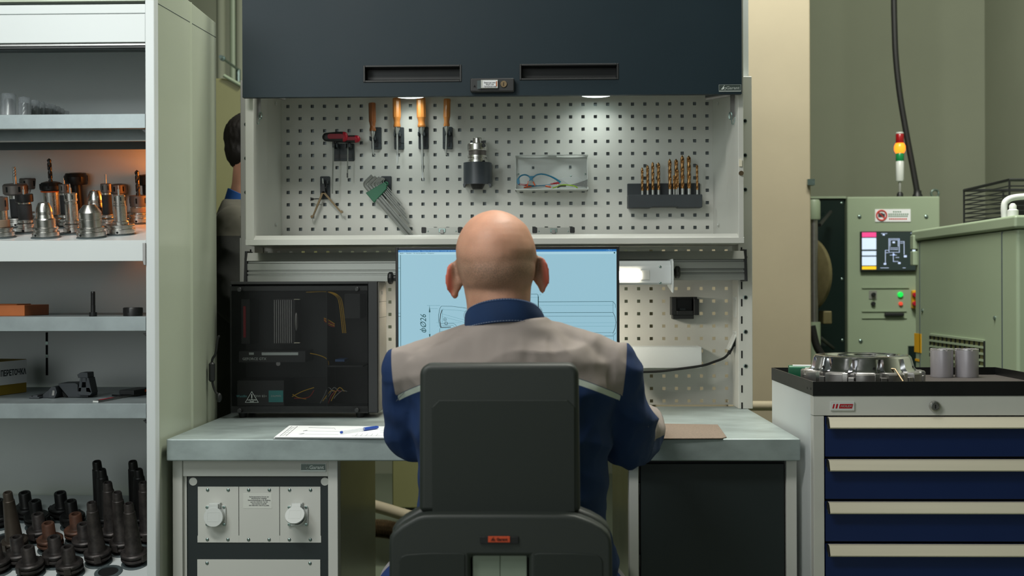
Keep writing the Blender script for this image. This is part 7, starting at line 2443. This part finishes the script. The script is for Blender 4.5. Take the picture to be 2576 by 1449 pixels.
c = Vector((tx(2351), YT + .002, tz(1022)))
lk2 = MB().lathe([(.0125, 0), (.0125, .006), (.011, .009), (.0085, .0095), (.0085, .004), (.0001, .004)], 28, Matrix.Translation(c) @ Matrix.Rotation(R(90), 4, 'X'), cap=False).build('lock', M['chrome'], ct)
MB().lathe([(.0001, .0075), (.0078, .0075), (.0078, .004)], 20, Matrix.Translation(c) @ Matrix.Rotation(R(90), 4, 'X'), cap=False).build('lock_core', M['satin'], lk2)
MB().box(c.x - .0012, c.x + .0012, c.y - .0082, c.y - .007, c.z - .005, c.z + .004).build('key_slot', M['void'], lk2)

# ------------------------------------------------------------------ face milling cutter on the tray
YE = 2.86
ecx, er = X(2168, YE), (2315 - 2022) / 2 / (F / YE)
mc_ = thing('face_mill', 'large polished face milling cutter head lying in the black tray', 'milling cutter', (ecx, YE, ZF))
he = Z(899, YE - .09) - ZF
k0 = er / .143
lo_, r1_ = he * .46, er * .85
N = 12
seg = 120
prof = [(er * .30, .001), (er * .985, .001), (er, .004), (er, lo_ * .9), (er * .985, lo_), (er * .88, lo_ * 1.06), (er * .845, lo_ * 1.25), (er * .80, he * .92), (er * .775, he * .985), (er * .75, he), (er * .62, he), (er * .60, he * .93), (er * .42, he * .93), (er * .40, he), (er * .25, he), (er * .22, he * .9), (er * .22, .001)]
vs, fs = [], []
for k, (r, z) in enumerate(prof):
    for j in range(seg):
        a = 2 * math.pi * j / seg
        ph = (a * N / (2 * math.pi)) % 1
        rr_ = r
        if 1 <= k <= 4:
            rr_ = r * (1 - (.15 if ph < .26 else 0) - .02 * math.cos(2 * math.pi * ph))
        elif 5 <= k <= 8:
            rr_ = r * (1 - (.10 if .02 < ph < .24 and k < 7 else 0) + .03 * (ph - .5 if ph > .30 else 0))
        vs.append((rr_ * math.cos(a), rr_ * math.sin(a), z))
for k in range(len(prof) - 1):
    for j in range(seg):
        j2 = (j + 1) % seg
        fs.append((k * seg + j, k * seg + j2, (k + 1) * seg + j2, (k + 1) * seg + j))
cbm = MB()
cbm.v = vs
cbm.f = fs
cbm.mi = [1 if (i // seg) < 5 else 0 for i in range(len(fs))]
cbm.build('cutter_body', [mat('polished_steel', (214, 214, 218), .14, 1.0, noise=.03, nscale=60), M['satin']], mc_, local=True, smooth=28)
for k in range(N):
    a = 2 * math.pi * (k + .11) / N
    rm = Matrix.Rotation(a, 4, 'Z')
    ins = MB().box(er * .905, er * 1.005, -.004, .010, .003, lo_ * .72, mtx=rm).build('insert', M['satin'], mc_, local=True, bev=.001)
    MB().box(er * .90, er * .985, -.018, -.006, .003, lo_ * 1.02, mtx=rm).build('wedge', M['chrome'], ins, local=True, bev=.001)
    if k % 2 == 0:
        MB().lathe([(.0001, .0008), (.0035, .0008), (.0035, -.001)], 12, rm @ Matrix.Rotation(R(24), 4, 'Z') @ Matrix.Translation((er * .845, 0, lo_ * 1.35)) @ Matrix.Rotation(R(82), 4, 'Y'), cap=False).build('screw_hole', M['void'], ins, local=True)
p0_, p1_ = W(2252, 929, YE - .12), W(2272, 960, YE - .165)
tag(MB().tube([p0_ + Vector((-.018, .012, .001)), p0_, Vector((p1_.x, p1_.y, max(p1_.z, ZF + .003)))], .0022, 6).build('hex_key', M['brasssteel'], smooth=30), 'single hexagon key leaning on the front of the milling cutter', 'key')

# two turned cylinders
YV = 3.05
for (x0, x1, lab) in ((2341, 2396, 'grey machined cylinder with notched rim, nearer the milling cutter'), (2403, 2459.5, 'grey machined cylinder with notched rim, closer to the tray end')):
    xc = X((x0 + x1) / 2, YV)
    r = (x1 - x0) / 2 / (F / YV)
    hcyl = Z(880, YV) - ZF
    cy = thing('machined_cylinder', lab, 'cylinder', (xc, YV, ZF + .0003), group='machined cylinders on the cart tray')
    seg = 48
    prof = [(r * .80, 0), (r * .97, 0), (r * .98, .003), (r, hcyl * .94), (r, hcyl), (r * .84, hcyl), (r * .80, .01)]
    vs, fs = [], []
    for k, (q, z) in enumerate(prof):
        for j in range(seg):
            a = 2 * math.pi * j / seg
            zz3 = z
            if k in (4, 5) and (j % 12) < 2:
                zz3 = hcyl * .93
            vs.append((q * math.cos(a), q * math.sin(a), zz3))
    for k in range(len(prof) - 1):
        for j in range(seg):
            j2 = (j + 1) % seg
            fs.append((k * seg + j, k * seg + j2, (k + 1) * seg + j2, (k + 1) * seg + j))
    fs.append(tuple(reversed(range(seg))))
    MB().add(vs, fs).build('cylinder_body', mat('turned_grey_steel', (186, 182, 188), .36, .45, noise=.06, nscale=10), cy, local=True)
    MB().lathe([(r * .99, hcyl * .962), (r * 1.004, hcyl * .966), (r * 1.004, hcyl * .99), (r * .99, hcyl * .994)], 48, cap=False).build('bright_rim', M['chrome'], cy, local=True)
# green case behind the cutter
g0, g1 = W(1985, 942, 2.96), W(2045, 921, 2.96)
gc_ = thing('green_tool_case', 'green and white plastic tool case lying behind the milling cutter', 'case', ((g0.x + g1.x) / 2, 2.96, ZF))
gm = Matrix.Translation((tx0 + .014, 2.98, ZF + .0185)) @ Matrix.Rotation(R(-8), 4, 'Z')
MB().prism(rrect(-.018, .018, -.0175, .017, .007, 4), 0, .10, 'x', mtx=gm).build('case_body', M['greenplastic'], gc_)
MB().box(.01, .065, -.013, .008, .0165, .0185, mtx=gm).build('white_label', M['paper'], gc_, bev=.0006)
bpy.context.view_layer.update()
